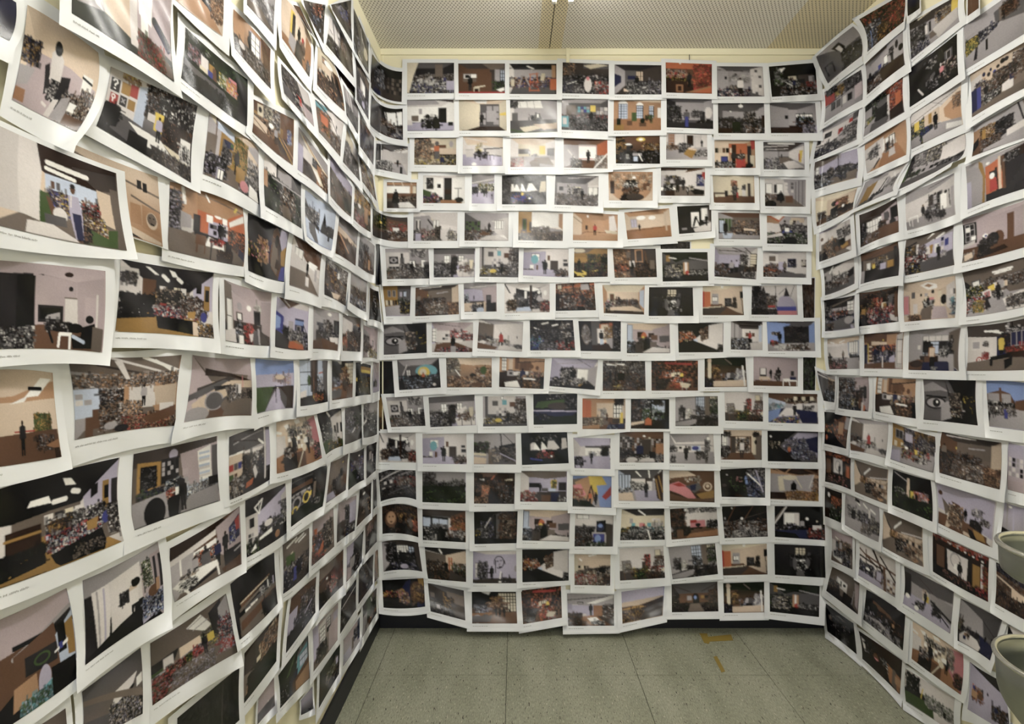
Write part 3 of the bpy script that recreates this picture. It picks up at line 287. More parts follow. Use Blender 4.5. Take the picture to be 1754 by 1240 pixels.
A3|815 840 1140 862 1130 1080 802 1057|standing person in red, white room|R30 60 15 62 gwwwG;q0 0 99 0 99 5 35 15 G;q0 10 35 15 35 60 0 75 D;q35 15 99 5 99 99 60 62 w;l87 50 88 56 2 K;n0 55 30 70 KDgb;r18 55 24 65 K;q20 65 62 72 65 80 50 82 W;l30 75 30 90 2 K;q0 78 45 90 40 99 0 99 b;q50 80 99 90 99 99 45 99 w;n30 62 70 78 wkeG;n85 80 99 88 gG;p51 76 36 r;q48 48 56 48 58 72 47 72 r|key=red
A3|1187 850 1503 848 1520 1070 1190 1070|a dark hall packed with figures|GKk;n0 5 99 30 kdKd;l10 25 20 30 2 W;l28 12 42 8 3 W;l52 18 64 14 3 W;l75 5 80 60 3 D;n0 35 99 75 KGdkgUv;n0 35 99 99 dKkgGk;n72 10 88 60 wkDKw;n55 70 99 99 rkKw;n0 60 25 95 Gkcu;n20 80 60 99 GvKg;r78 60 84 90 k
A3|1543 855 1854 857 1853 1078 1560 1073|an arched window and legs in dark corridor|GBk;q0 0 30 0 30 99 0 99 K;e16 45 10 34 D;e16 45 8 30 G;n8 25 24 65 GDG;q32 5 42 8 40 70 34 75 w;r30 0 50 80 g;q50 10 80 5 80 70 50 75 o;q52 12 70 10 70 70 52 72 E;r44 25 58 72 w;n60 20 80 60 bYew;q80 0 99 0 99 99 80 90 K;n85 10 99 90 kKG;q65 60 80 55 80 90 66 92 G;p53 80 50 k;r50 60 56 82 S;q30 80 70 75 80 99 30 99 B|key=arch
A4|188 872 500 873 505 1090 187 1090|amber lamp above person at mauve desk|R12 60 25 62 mmSmd;q0 0 99 0 70 25 15 20 E;q60 20 99 5 99 80 60 62 m;w0 5 12 60 1 1 S;r0 55 15 80 S;n0 60 18 99 KkGS;r24 28 38 46 B;e40 48 7 18 o;e38 50 4 8 y;r50 32 62 46 B;r56 40 70 55 b;n25 50 55 70 KdBg;q75 42 99 40 99 62 76 64 g;p46 88 45 k;q38 60 54 60 56 90 38 90 k;r54 62 68 85 D;n60 80 99 95 GKwk;q35 99 60 80 99 85 99 99 w|key=lamp
A4|562 870 895 868 893 1083 567 1085|a night street and lit wall panels|Gkk;q50 38 99 0 99 45 88 85 60 60 G;q32 60 55 35 99 0 99 60 85 92 w;r50 22 52 45 E;q48 28 66 10 66 55 50 62 b;n50 20 66 52 bdE;n0 28 30 60 kykoW;n20 40 35 55 oke;e38 60 5 5 S;l15 95 22 72 1 W;q32 58 88 92 88 99 0 99 0 75 k;n88 10 99 99 GkG;q68 8 99 0 99 75 68 62 w|key=night
A4|950 852 1182 860 1182 1068 948 1063|man in red under striped hall roof|R35 85 28 70 KwGwG;q0 0 99 0 85 28 35 28 d;l20 5 99 8 2 k;l25 15 90 18 2 k;q0 5 25 15 25 99 0 99 G;l12 10 12 90 2 g;r42 32 78 70 w;f45 38 75 55 3 1 bgb;r88 15 96 70 S;n0 60 60 99 WkgSKG;p60 82 48 r;r57 62 66 85 k;q60 75 99 75 99 99 65 99 w
A4|1212 860 1563 857 1568 1075 1222 1075|a huge black painting in blue room|R36 88 18 70 gddSG;q0 0 50 8 38 22 38 72 0 78 s;r35 18 89 75 K;n37 20 87 73 KkdK;q88 15 99 5 99 75 88 72 s;e20 38 3 3 K;n8 36 24 44 Wkb;q0 75 99 72 99 99 0 99 G;e60 86 26 10 w;n38 78 85 95 WbkwD;p26 78 44 k;n20 74 32 97 Www;n5 66 20 76 bkr
@9
A5|215 70 520 57 535 272 230 292|a glowing disc in dark blue studio|R15 85 22 65 gggKg;q0 0 99 0 80 20 15 22 G;e68 42 26 22 c;e62 45 14 18 y;e60 45 8 12 e;w20 35 30 58 2 2 W;l5 70 22 20 2 w;n0 55 99 85 KkgvKc;p60 76 32 o;p46 78 30 k;q0 70 99 68 99 99 0 99 K;n15 70 80 95 KgSK;e85 88 4 5 w
A5|573 57 907 55 908 272 580 272|a tan stone terrace under an awning|GtD;q0 0 30 5 30 60 0 60 D;w0 10 20 35 3 2 K;n0 0 28 45 dGDe;q25 0 99 0 99 20 60 25 30 20 E;q50 20 99 15 99 25 E;q62 30 99 35 99 62 62 60 t;n62 32 99 60 tbE;e82 42 7 14 n;r76 58 84 75 G;e58 60 7 8 k;r42 62 62 72 b;q0 62 99 70 99 99 0 99 d;n0 65 99 99 bdtE;e68 90 12 8 b;p57 68 18 k;l20 40 30 60 2 W
A5|967 48 1297 62 1287 283 962 268|man in blue facing masks and sacks|R20 90 5 40 GEtEB;r30 0 99 42 t;r34 0 42 38 b;r44 14 60 40 b;r60 14 70 40 b;e72 28 4 7 b;e84 32 4 7 b;w5 0 15 45 2 4 W;l40 15 99 8 2 K;q0 50 18 45 25 99 0 99 B;q20 48 90 42 92 60 20 60 w;r18 45 30 60 G;r22 48 28 56 K;n65 45 99 80 tebpKE;n40 55 60 68 yGkw;q12 84 40 76 48 99 14 99 W;p52 92 58 U;n55 62 99 99 bKdBt;l55 68 80 70 3 W;r92 60 99 99 k|key=masks
A5|1350 55 1690 70 1667 290 1330 262|a drawing table inside a lilac marquee|R22 90 30 65 vGvwK;q0 0 99 0 88 30 25 28 v;l55 0 85 25 1 K;l10 20 99 8 1 G;n22 32 55 65 wkGwk;r58 35 80 70 W;q80 32 99 20 99 90 80 70 G;p50 72 38 K;q42 45 54 45 54 62 42 62 k;q5 72 60 65 80 72 65 90 10 92 G;n5 68 75 90 wkKGe;e72 90 10 6 Y;q75 80 99 88 99 99 60 99 k;n0 80 20 95 kgw
A6|12 75 320 78 325 297 10 297|a brown workshop hung with wire|Gdb;n0 0 99 45 dKDgw;l10 12 50 12 4 W;l0 5 60 20 2 D;n0 40 99 90 dbKDkg;r15 35 18 80 k;r28 35 31 80 k;r34 40 48 68 k;n20 70 99 95 dbGK;n30 82 42 92 yD;l50 60 80 99 2 d;l0 80 50 99 2 d
A6|367 77 708 75 708 295 368 295|a crowded dark red library room|GBb;n0 0 99 50 bBkdo;l30 8 85 12 5 r;f0 10 30 90 4 8 BKd;f70 15 99 90 6 8 bBk;n25 35 70 60 kowdo;w45 38 60 48 3 1 e;p46 68 32 e;p65 68 30 y;n40 60 80 95 rdwkoE;n10 60 40 95 BkdK;q60 72 85 78 78 92 58 88 e;q38 70 55 70 60 99 30 99 b;n40 75 60 90 rob|key=lib
A6|757 53 1055 53 1068 268 757 270|a white statue beside draped figures|GNb;q0 0 99 0 95 30 20 22 N;l50 5 65 22 3 D;r14 25 35 75 b;n15 28 35 70 bYkB;r8 18 15 85 e;e12 10 5 9 E;n40 55 95 85 GKwvdS;n75 40 95 80 Wwv;p58 88 42 G;p66 92 48 g;p45 85 35 b;q15 80 99 76 99 99 10 99 E;n0 70 20 99 kKUk;l92 30 95 95 4 W|key=statue
A6|1115 43 1440 60 1440 265 1115 258|two people and white trestles, pink room|R5 60 10 75 mmmmb;q0 0 99 0 99 85 0 80 m;r14 38 28 68 K;r16 40 26 60 w;q14 68 36 68 38 78 12 78 E;l18 78 16 99 2 T;l34 78 36 99 2 T;r84 45 90 62 K;p39 75 34 k;p56 92 58 k;n48 55 56 75 dw;q0 85 99 82 99 99 0 99 b;q66 74 94 72 99 82 70 84 W;l67 80 67 99 2 W;l98 80 98 99 2 W;l80 82 82 97 2 W;r82 66 95 76 U
@10
A5|133 345 403 335 423 553 170 562|dim print of studio with painted eye|=eye
A5|445 345 782 325 793 548 458 563|dim studio, twin windows, standing sculpture|=twin
A5|843 337 1157 335 1167 553 845 558|dim studio wall of scattered pictures|=wall
A5|1213 322 1535 317 1533 540 1215 545|a green and purple canoe-shaped hull|Gkk;r35 0 70 14 g;n30 0 80 15 KGk;q3 45 10 25 70 18 78 25 60 32 30 45 n;q5 38 15 26 65 20 40 36 20 48 n;e58 40 26 12 d;q0 52 40 50 99 60 90 72 50 74 0 62 U;q0 52 99 56 99 60 0 56 v;n75 20 99 45 kgGk;q0 75 99 72 99 99 0 99 N;n5 65 30 82 kUGk
A5|1573 352 1888 355 1888 578 1573 577|a peach-coloured room with yellow curtain|R30 70 15 62 tEoEb;r8 5 18 60 o;r20 5 32 62 t;w72 20 92 62 3 3 W;n75 0 95 20 kKd;r43 35 55 62 G;n42 36 54 60 Gew;q0 62 40 60 60 75 60 85 0 92 D;n0 65 45 90 bEDe;r70 65 99 80 d;q88 45 94 45 94 90 87 90 y;p57 72 26 b;q60 85 99 80 99 99 55 99 U;n60 90 80 99 SU;q0 90 40 85 40 99 0 99 t
A6|218 357 497 358 497 577 217 573|orange-shirted person at leafy window|GkB;w28 5 88 70 3 2 S;n28 30 60 70 nwnSN;n60 40 88 65 nGkS;n28 5 55 30 KGkW;l52 0 54 85 3 k;n0 5 28 70 dkKbG;e62 12 6 8 k;e75 10 7 10 k;n60 5 82 20 kkG;e66 50 6 6 k;e78 50 6 6 k;r88 0 99 99 k;q0 80 40 72 45 78 0 90 E;n40 70 90 99 kNKB;p45 99 42 o;q38 68 54 68 54 88 36 88 o
A6|543 337 853 335 857 555 543 555|pale grey room with towering lattice windows|R0 48 0 70 GGGGK;q0 0 45 0 48 70 0 85 G;w48 2 68 60 4 5 S;n48 35 68 60 GkgS;r70 0 80 70 D;w82 2 99 60 4 5 e;n82 10 99 60 nkGg;n8 38 22 70 dgKG;n25 42 38 72 WeGw;p20 82 32 k;n35 65 99 99 KGgkdK;q0 88 30 80 70 72 70 80 30 99 0 99 G;n50 75 99 95 kKdK|key=lattice
A6|902 305 1185 305 1185 522 908 515|a leaning easel and red totem|R0 80 0 70 wwwwd;q4 40 24 38 30 75 8 78 D;q6 43 22 41 26 72 10 74 G;n7 44 24 70 GeDw;l10 78 12 99 2 b;l25 75 28 90 2 b;r56 22 68 70 r;n56 24 66 70 rDkG;r50 45 56 75 d;n30 65 65 95 knydb;w80 10 92 65 1 3 e;n78 30 99 65 dbwG;q62 70 99 68 99 76 70 78 e;n70 62 95 74 wkbr;n60 78 99 99 bdBK;n38 78 55 90 Nkn|key=totem
A6|1225 315 1583 320 1590 540 1225 528|painted banners across a blue hall floor|R50 99 22 45 bwGwG;q0 0 99 0 99 30 50 35 0 30 b;n35 15 95 28 BeEB;f50 8 92 24 5 1 eBe;q0 15 35 30 30 55 0 70 S;n0 35 30 70 ScwG;r48 38 99 62 w;n70 40 90 58 wKw;q0 60 35 48 99 60 99 99 0 99 U;q35 48 52 50 68 99 8 99 w;q15 78 52 74 65 99 8 99 v;n12 80 62 99 wpnyuU;q0 62 25 50 20 80 0 99 s;p53 74 40 K
@11
A5|83 605 350 605 355 823 80 818|dim print of boat cabin with portholes|=boat
A5|400 612 722 612 725 835 403 830|dim lilac room, visitor in black|=port
A5|777 610 1083 610 1087 837 777 835|a moored boat deck under grey sky|GGG;q0 0 99 0 99 40 0 42 G;l64 0 66 40 3 k;l70 0 95 35 1 k;q10 28 35 28 32 45 12 45 K;n0 30 35 60 nkgd;q0 62 30 66 30 72 0 70 e;q0 75 30 80 28 99 0 99 E;q60 40 99 30 99 42 62 50 k;q50 50 80 62 99 90 99 99 40 99 42 60 g;n60 45 99 85 KkgD;q35 50 45 55 48 99 35 99 D;l55 60 99 88 2 v;p52 62 22 U;n42 50 60 90 EgG|
A5|1123 607 1460 597 1472 827 1130 840|dim print of white dresses hung outdoors|GNN;n0 0 99 99 kNNk;r0 0 99 20 k;n20 10 80 24 kNG;q20 35 26 30 32 52 20 55 w;q28 30 34 40 40 55 26 54 W;q44 28 50 38 56 52 42 56 W;q58 26 70 26 82 50 74 55 55 54 w;q88 20 97 20 99 50 86 55 w;e50 70 7 10 u;e48 60 4 6 p;q18 78 45 86 44 90 18 84 u;n30 62 70 80 kbrN;e64 76 2 3 W
A5|1505 640 1778 645 1778 870 1515 863|a tall plant by wide studio window|R0 99 28 60 gwGwv;q0 0 99 0 99 22 0 30 v;r32 28 99 62 W;r32 26 99 32 g;n40 45 99 58 SWw;n75 28 95 85 kKGk;n80 30 90 60 kKN;r32 58 75 64 G;q0 62 99 58 99 99 0 99 v;n0 62 25 90 kKvk;p48 85 42 k;q0 0 20 30 12 60 0 60 w
A6|135 598 455 598 458 822 133 822|man in blue among shelves and desk|R30 75 20 70 bDDbB;q0 0 99 0 99 12 50 20 b;f0 15 28 70 5 6 KGd;f28 18 55 70 5 6 dbG;e56 14 3 3 W;e68 20 3 2 e;f72 22 99 50 5 4 GDk;r82 38 99 72 T;r50 25 70 75 d;q0 75 40 70 40 80 0 85 k;n0 60 30 85 kGKd;p46 88 52 U;q38 46 54 46 54 72 38 72 U;e28 92 13 10 w;n40 75 99 99 kWEKG;q50 88 75 80 80 99 40 99 w;r68 65 80 85 k
A6|500 610 820 612 832 833 500 828|a blue cloud painting in pale gallery|R12 80 35 62 wGGwG;q0 0 99 0 85 25 15 30 G;r12 40 80 62 w;r50 40 68 56 S;e58 48 8 7 u;f20 42 36 52 2 1 Kwg;r41 42 47 54 g;w84 10 92 60 1 1 W;q90 0 99 0 99 99 92 70 w;n0 40 15 90 GgKw;n60 62 90 85 GgKw;n80 25 90 70 gG;q0 62 99 60 99 99 0 99 G;n60 60 85 82 gdKw;n0 75 12 95 kGw;p37 90 50 K
A6|877 583 1175 587 1178 803 875 800|white-shirted man in gallery doorway|R22 75 20 75 EbwEb;q0 0 99 0 78 18 20 18 E;q0 5 22 18 22 80 0 95 G;w2 15 14 70 2 2 W;n0 55 22 90 kKG;n0 5 22 20 kGd;r35 22 70 75 E;n38 25 68 72 wkGeb;r25 22 35 75 d;r80 15 99 99 D;r78 10 84 80 e;n78 5 92 20 kd;e85 40 3 8 k;q22 78 75 78 85 99 15 99 b;p51 95 62 k;q46 44 57 44 57 68 46 68 w
A6|1218 590 1588 597 1585 820 1220 812|an indigo mural on a night wall|Gkk;q25 45 50 10 60 0 99 0 99 99 70 99 30 65 g;q30 50 60 5 99 5 99 85 70 80 v;n35 25 95 85 vgUG;q75 25 99 15 99 70 82 60 U;q60 30 75 40 85 95 62 80 U;n50 40 80 90 UvgS;n0 38 25 55 kEkek;e6 18 2 3 W;q25 55 40 70 55 99 0 99 0 60 k;p43 80 36 D;e43 60 3 8 o
@12
A5|80 900 350 880 355 1095 95 1107|grey reflections in a glass hall|Ggk;n0 0 99 40 gKGkG;l0 30 60 5 2 w;l20 40 90 5 2 G;f10 35 50 48 5 1 wgK;f5 55 40 70 4 1 wgG;n40 25 99 65 KDrgGk;n50 35 80 60 kDwb;q0 75 60 60 99 75 99 99 0 99 K;n0 60 99 85 kgKd;l20 85 80 60 2 g|t0,-22 b10,-25
A5|400 888 718 893 718 1123 400 1112|a green field beneath overcast sky|Gvv;q0 0 99 0 99 40 0 45 G;n0 5 28 45 GgdG;n5 20 25 50 gdK;n0 35 99 48 KNgN;r85 33 99 48 k;n60 28 95 40 GGgN;q0 46 99 46 99 99 0 99 N;n0 60 99 99 NNnN;e50 75 40 12 N
A5|778 895 1078 900 1073 1125 778 1123|an orange crate in dark brown workshop|GBk;q15 0 60 0 50 12 20 15 b;l50 10 35 35 3 o;r14 20 24 30 W;r17 5 20 20 k;q75 22 95 18 95 24 76 30 e;n0 25 99 60 BkdbK;n40 45 99 85 dkGbK;q18 42 36 40 36 75 18 75 b;n20 42 38 90 otTb;p90 72 40 K;n0 80 40 99 bdtB;n60 85 99 99 kdG;n35 60 60 95 kBk
A5|1120 885 1460 887 1457 1112 1117 1108|a lime panel in a lilac studio|R18 72 20 68 DvwvK;q0 0 99 0 99 18 55 25 18 18 D;r18 38 40 52 k;p43 70 32 K;r66 28 77 55 y;n67 30 76 54 yYn;r82 35 98 62 K;r46 55 58 65 g;r62 56 75 64 S;q0 70 99 64 99 99 0 99 d;n0 68 30 99 wGrbE;q45 78 65 78 64 99 45 99 b;q66 70 85 70 80 99 66 99 U;n0 85 35 99 wrKe;n80 85 99 99 Wd
A5|1503 920 1786 925 1786 1155 1500 1145|figures against a giant rainbow mural|GsG;q0 10 35 5 55 45 45 99 0 80 D;q5 20 40 0 60 50 50 90 20 60 t;q40 0 75 0 90 30 99 55 62 60 45 30 y;q62 30 99 25 99 99 70 99 s;q0 30 20 25 35 60 15 75 p;q75 65 99 30 99 60 85 75 r;q0 75 40 80 60 99 0 99 N;l36 80 48 30 3 K;l48 30 56 80 3 K;p45 90 40 o;p60 92 42 K;n0 40 25 70 rtpe
A6|123 877 452 877 455 1107 127 1103|a long lilac hall with plank racks|R28 75 28 68 GwSGG;q0 0 99 0 80 28 28 28 g;l40 5 50 20 3 W;l68 0 70 25 3 W;l95 0 80 30 3 W;w2 15 28 65 4 1 S;n28 38 62 65 WkGW;r60 25 76 35 d;n0 58 30 78 kGwS;q0 75 30 72 35 99 0 99 E;q35 65 85 65 90 99 40 99 v;q80 20 99 0 99 99 86 90 B;l84 30 92 90 3 Y;l90 20 99 70 3 Y;p62 88 52 K
A6|497 882 827 885 830 1115 502 1103|a huge red cone and striped ball|GbB;q0 0 40 0 60 15 30 20 0 30 E;q0 25 30 20 99 30 99 70 40 60 b;n35 22 70 32 eWb;q0 45 20 35 40 50 60 90 50 96 20 75 0 65 p;q5 45 22 38 36 50 20 52 r;q35 50 65 38 72 55 55 72 g;q45 48 60 42 58 62 48 64 U;e85 50 10 14 E;e85 50 7 10 b;e85 48 4 5 E;q0 75 40 90 99 85 99 99 0 99 b;q60 75 99 60 99 85 70 90 Y
A6|867 873 1200 858 1200 1080 882 1073|blue and white graffiti in darkness|Gkk;q60 5 99 0 99 99 62 99 55 50 g;e70 40 16 26 s;e72 44 10 18 U;n58 5 99 40 GkGw;n60 30 95 95 sUGkv;l62 20 90 60 3 W;l80 10 95 80 3 v;l68 60 95 95 3 k;n22 35 55 75 kNknK;e8 58 5 6 d;n35 30 48 45 kpek;e15 20 2 2 w;q30 85 60 99 30 99 B
A6|1240 867 1592 870 1593 1108 1238 1090|a translucent tent over amber boards|GtE;q0 0 99 0 99 15 60 20 20 10 B;l10 0 30 15 3 t;l40 0 30 15 3 t;l70 0 99 18 4 b;q0 15 50 22 90 18 88 70 50 72 0 85 G;q15 25 25 22 30 70 18 72 e;l50 22 65 60 2 e;l90 20 80 60 2 w;e40 28 15 8 e;n88 30 99 80 dbtG;q25 75 60 68 99 75 99 99 40 99 Y;n30 72 95 95 TbYE;q0 75 30 75 35 99 0 99 B;p48 72 34 k;q42 48 54 48 54 68 42 68 k
@13
A7|105 75 362 83 370 300 108 275|amber-lit sculpted heads in a hall|GBk;n0 0 99 30 kBdb;e24 50 16 28 b;e25 46 12 22 t;e20 42 2 3 B;e30 42 2 3 B;e25 60 4 3 B;r18 70 32 82 b;n45 30 99 60 bYkdb;p60 72 38 k;n70 40 90 80 dGkb;n0 80 99 99 Bkdk;e80 60 6 15 D;n88 50 99 80 opd|t0,-22 b0,-15
A7|400 95 715 108 718 338 403 320|a seated silhouette against office windows|R0 65 20 60 dgKbk;q0 0 99 0 65 18 0 10 d;w0 25 58 55 3 1 S;l0 22 60 28 5 k;r18 25 22 60 k;n22 45 58 60 gG;r60 25 68 60 w;n65 20 99 70 bdtoK;n68 40 95 60 oYb;n0 58 45 85 kwKk;q0 80 50 72 99 85 99 99 0 99 k;n55 65 99 85 wkGbW;p42 99 48 k;q35 60 50 60 54 95 34 95 k;n0 85 30 99 wkW
A7|778 115 1098 110 1092 343 782 350|a dark blue-brown mural at night|Gkk;q10 70 25 40 45 5 99 0 99 99 40 85 K;n15 30 55 80 gUKvk;q50 10 65 0 65 85 50 85 g;n58 5 95 85 bBdKb;n65 10 85 80 bdkE;l20 60 38 20 2 w;n10 50 30 80 gGk;n0 55 12 75 kyk;r46 10 50 80 k;q0 80 99 88 99 99 0 99 k
A7|1140 97 1483 108 1475 333 1132 323|dim desk scene, figure under amber lamp|=lamp
A7|1520 127 1801 143 1797 368 1515 367|a blue monitor in a sloping-roof studio|R5 60 35 60 wGgGd;q0 0 99 0 99 25 50 30 0 38 w;w5 2 35 15 2 1 W;q55 20 80 15 80 55 55 60 k;e66 38 10 14 U;e66 34 6 6 s;n0 40 50 80 GgKkd;p42 80 42 k;r45 55 80 99 G;r48 60 76 95 u;e60 75 8 12 s;n0 65 45 99 GKgbk;n30 88 80 99 nNwk;q80 25 99 30 99 99 82 99 d
A8|150 95 463 90 465 318 138 322|a crowded white studio, many tables|R35 99 22 60 KeeeG;q0 0 99 0 99 10 70 20 35 15 K;l40 5 55 20 3 W;q0 15 35 22 35 65 0 75 e;r20 30 26 45 G;r42 45 50 58 p;r60 45 68 56 c;f70 30 90 40 2 1 wGw;n75 45 95 60 wGw;r24 45 32 65 c;n0 60 25 75 nyKb;n20 58 99 80 wKGkcW;n0 75 99 99 kKGwk;p53 65 20 r;l62 70 68 99 3 W
A8|502 93 843 75 860 288 515 318|a pink banner and a green armchair|R20 90 10 65 wwGwb;q0 0 40 0 25 45 0 60 d;n0 5 30 60 dKkb;w30 0 36 10 1 1 W;n40 0 99 15 GwkG;r42 42 72 65 p;r42 40 55 50 r;e58 58 6 6 k;r40 65 66 70 B;r44 70 48 95 B;r60 70 64 95 B;q74 68 90 66 90 85 74 88 n;n78 45 99 70 kGk;q0 75 99 72 99 99 0 99 b;n5 60 40 90 kBdNK;r12 70 25 95 b;r76 84 88 92 k;q40 85 99 78 99 99 30 99 T
A8|882 75 1210 67 1220 295 903 307|white rubble under dark arching trusses|Gkk;l5 60 30 0 2 b;l30 0 60 50 2 B;l45 50 70 0 2 b;l70 10 95 50 2 B;l20 50 99 20 2 d;e43 40 3 4 W;e22 6 1 3 W;e5 38 2 4 G;r35 50 60 62 K;n0 50 99 99 GKwkGbw;n20 70 99 95 wGKGw;n10 48 35 75 bdGk;n80 40 99 80 dGkb
A8|1270 72 1633 77 1640 322 1272 297|a white board inside a black barn|Gkk;l0 45 20 5 4 D;l0 55 24 0 3 w;r18 20 48 65 w;r20 22 38 62 W;e65 38 3 4 W;e85 45 2 3 e;n0 60 99 80 kKGdk;p55 78 38 G;n24 55 40 75 vKk;q0 78 99 68 99 99 0 99 U;r76 58 92 82 w;n64 70 99 95 kKwbr;q0 80 40 85 50 99 0 99 k
@14
A7|103 335 368 335 400 552 115 553|silhouetted crowd before a gridded dark window|R25 85 15 60 dKGdK;q0 0 22 10 15 80 0 99 G;w38 18 70 58 5 5 W;w72 20 85 60 2 4 S;n10 10 38 70 kKGk;n30 42 90 80 kkKgk;n45 40 60 65 kk;n20 75 85 99 UvKGk;e55 88 10 8 v;q85 20 99 10 99 99 90 80 d|t0,-15 b0,-15
A7|417 372 718 390 720 628 437 603|orange tower sculpture in pale barn|R50 99 20 60 KEwED;q0 0 99 0 50 22 0 8 K;l35 5 40 15 4 W;q0 10 50 22 50 70 0 80 D;q50 22 99 5 99 70 50 65 E;n0 42 50 85 dKbEk;r46 45 54 85 k;l58 30 58 90 4 o;l64 30 66 90 4 o;l58 40 66 40 2 Y;l58 52 66 52 2 Y;l58 65 66 65 2 Y;l58 78 66 78 2 Y;n68 45 99 75 wdnbG;n0 72 99 99 kdNbK;q60 70 99 90 99 99 55 99 d
A7|772 402 1088 400 1090 637 770 637|a line-drawn face on lilac wall|R30 99 10 85 wvvvd;r6 38 20 80 w;n10 35 32 88 KgkvG;e60 35 12 20 K;e60 35 10 17 v;l62 30 66 30 2 k;l55 32 58 32 2 k;l62 38 60 44 1 k;l60 50 66 50 2 k;l72 30 74 40 2 k;r50 40 54 70 v;l52 30 52 68 2 k;l64 65 62 85 3 W;p43 92 46 k;q0 88 99 88 99 99 0 99 d;n65 82 85 98 dKG;e62 96 3 3 W;e98 55 3 10 G
A7|1132 390 1472 388 1472 618 1133 630|dim night street, lit wall panels|=night
A7|1513 425 1779 428 1776 655 1515 650|a packed pale gallery of small works|R10 99 15 50 EEeeD;q0 0 99 0 99 12 10 18 E;l15 15 20 20 4 W;l40 5 60 0 3 W;r75 35 99 45 D;f10 35 40 45 4 1 kDe;n30 45 70 58 KdGD;n0 55 99 99 weDbKe;n60 40 99 60 KkGE;n0 65 60 95 webrG;r68 42 82 55 k;n80 70 99 95 dbK
A8|132 383 455 365 467 598 137 618|dim room with easel and red totem|=totem
A8|490 375 833 345 855 570 522 608|dim lattice windows over dark clutter|=lattice
A8|882 357 1212 347 1218 572 893 580|dim beige room with orange door|=odoor
A8|1268 350 1635 365 1642 597 1272 575|nearly black room, single lit window|=blk
@15
A7|105 615 410 600 420 808 115 815|a blue and ochre face mural, dusk|Gkk;q38 60 50 20 75 0 99 0 99 99 60 90 K;q45 40 55 10 68 0 65 60 50 70 U;e46 50 8 18 Y;e82 40 16 30 b;n40 40 60 80 YbUEp;q85 0 99 0 99 40 88 20 Y;q90 50 99 40 99 99 80 99 U;e92 70 8 20 B;n0 40 35 60 keykr;n70 20 95 80 bYBb|key=mural b0,10
A7|440 635 703 690 715 910 460 843|dim print of a bare grey attic|GdK;q0 0 99 0 99 40 50 20 g;r5 30 15 45 D;q50 15 99 20 99 70 55 50 D;n10 55 60 99 kKdGk;n40 35 70 70 dKY;q60 50 99 55 99 99 70 95 d;r20 68 28 80 G
A7|762 700 1085 700 1095 932 765 932|a carved wooden tower under glass roof|GKb;q0 0 60 0 40 35 0 50 k;w60 0 99 60 5 5 W;q60 0 99 0 99 5 90 35 60 20 d;w60 5 99 62 6 6 e;q20 0 42 0 38 10 W;n45 15 68 55 bYtdb;n30 35 80 60 btdEb;r82 55 86 99 k;n5 45 35 65 SKGv;q0 68 45 65 45 74 0 78 T;e12 86 10 14 G;e30 84 10 14 g;q45 68 99 62 99 99 0 99 b;q0 76 45 75 40 95 0 97 g;p62 80 30 K;p72 80 30 k;p54 78 30 K|key=tower
A7|1123 690 1415 657 1423 890 1138 937|dim print of the dark red library|=lib
A7|1460 712 1803 722 1805 948 1468 950|a light desk under sloping white roof|R10 60 35 70 wvvdb;q0 0 99 0 99 30 55 38 0 32 G;l0 20 99 5 2 g;q40 30 99 0 99 10 60 30 W;w22 26 34 30 1 1 W;r55 35 75 68 T;n75 35 99 75 bdKGw;p50 70 40 K;q15 65 40 62 40 70 16 72 w;r2 50 14 99 v;q30 70 60 66 80 88 60 99 30 90 T;q42 76 62 72 70 84 52 90 W;n50 85 75 95 kW;n0 60 30 99 Kdb
A8|147 700 463 658 450 875 155 935|rolling golden hills beneath hazy dusk|GsE;q0 0 99 0 99 40 0 55 v;q0 35 99 30 99 50 0 55 E;q0 48 40 50 99 35 99 99 0 99 b;q40 55 99 32 99 80 60 70 B;q0 55 40 50 60 58 20 66 0 60 Y;n0 60 60 95 bBYd;q60 60 99 50 99 99 40 99 d
A8|515 645 850 625 858 843 517 850|a dim beamed hall with arched niche|R15 85 35 68 gbddd;q0 0 99 0 85 35 15 35 g;l0 5 40 30 2 d;l99 5 65 30 2 d;q15 36 85 36 85 68 15 68 b;e52 50 7 14 k;r46 50 58 68 k;e51 50 3 6 s;w34 45 42 58 1 1 G;f62 42 80 55 2 1 Ykt;n0 35 15 75 kdK;n80 25 99 70 bKd;n0 70 40 99 KkNd;n60 70 99 99 kKd;q40 72 60 72 70 99 35 99 D
A8|893 637 1193 627 1193 850 900 855|dim statue beside draped figures, night|=statue
A8|1233 630 1600 658 1595 885 1235 845|dim instrument studio with hanging red guitar|=gtr
@16
A4|380 275 650 275 650 420 380 420|dark underlying print, upper edge showing, below black-wall print|Gkk;n0 0 99 60 kKgkd|U
A4|1380 540 1563 540 1560 860 1380 850|dark underlying print by right corner, upper|Gbk;n0 0 99 99 kBdbD|U
A6|1380 20 1570 20 1565 310 1380 310|dark underlying print by right corner, lower|GNk;n0 0 99 99 kNgKn|U
A5|60 80 260 80 260 345 50 345|black underlying print beside left corner|Gkk;n0 0 40 90 kBk|U
A5|62 345 180 345 200 590 80 590|brown underlying print beside left corner|Gbk;q0 0 40 0 30 60 0 60 Y;n0 60 60 99 kbk|U
A3|58 290 180 290 180 590 62 590|inky underlying print beside left corner|Gkk;n10 60 90 90 kUk|U
'''

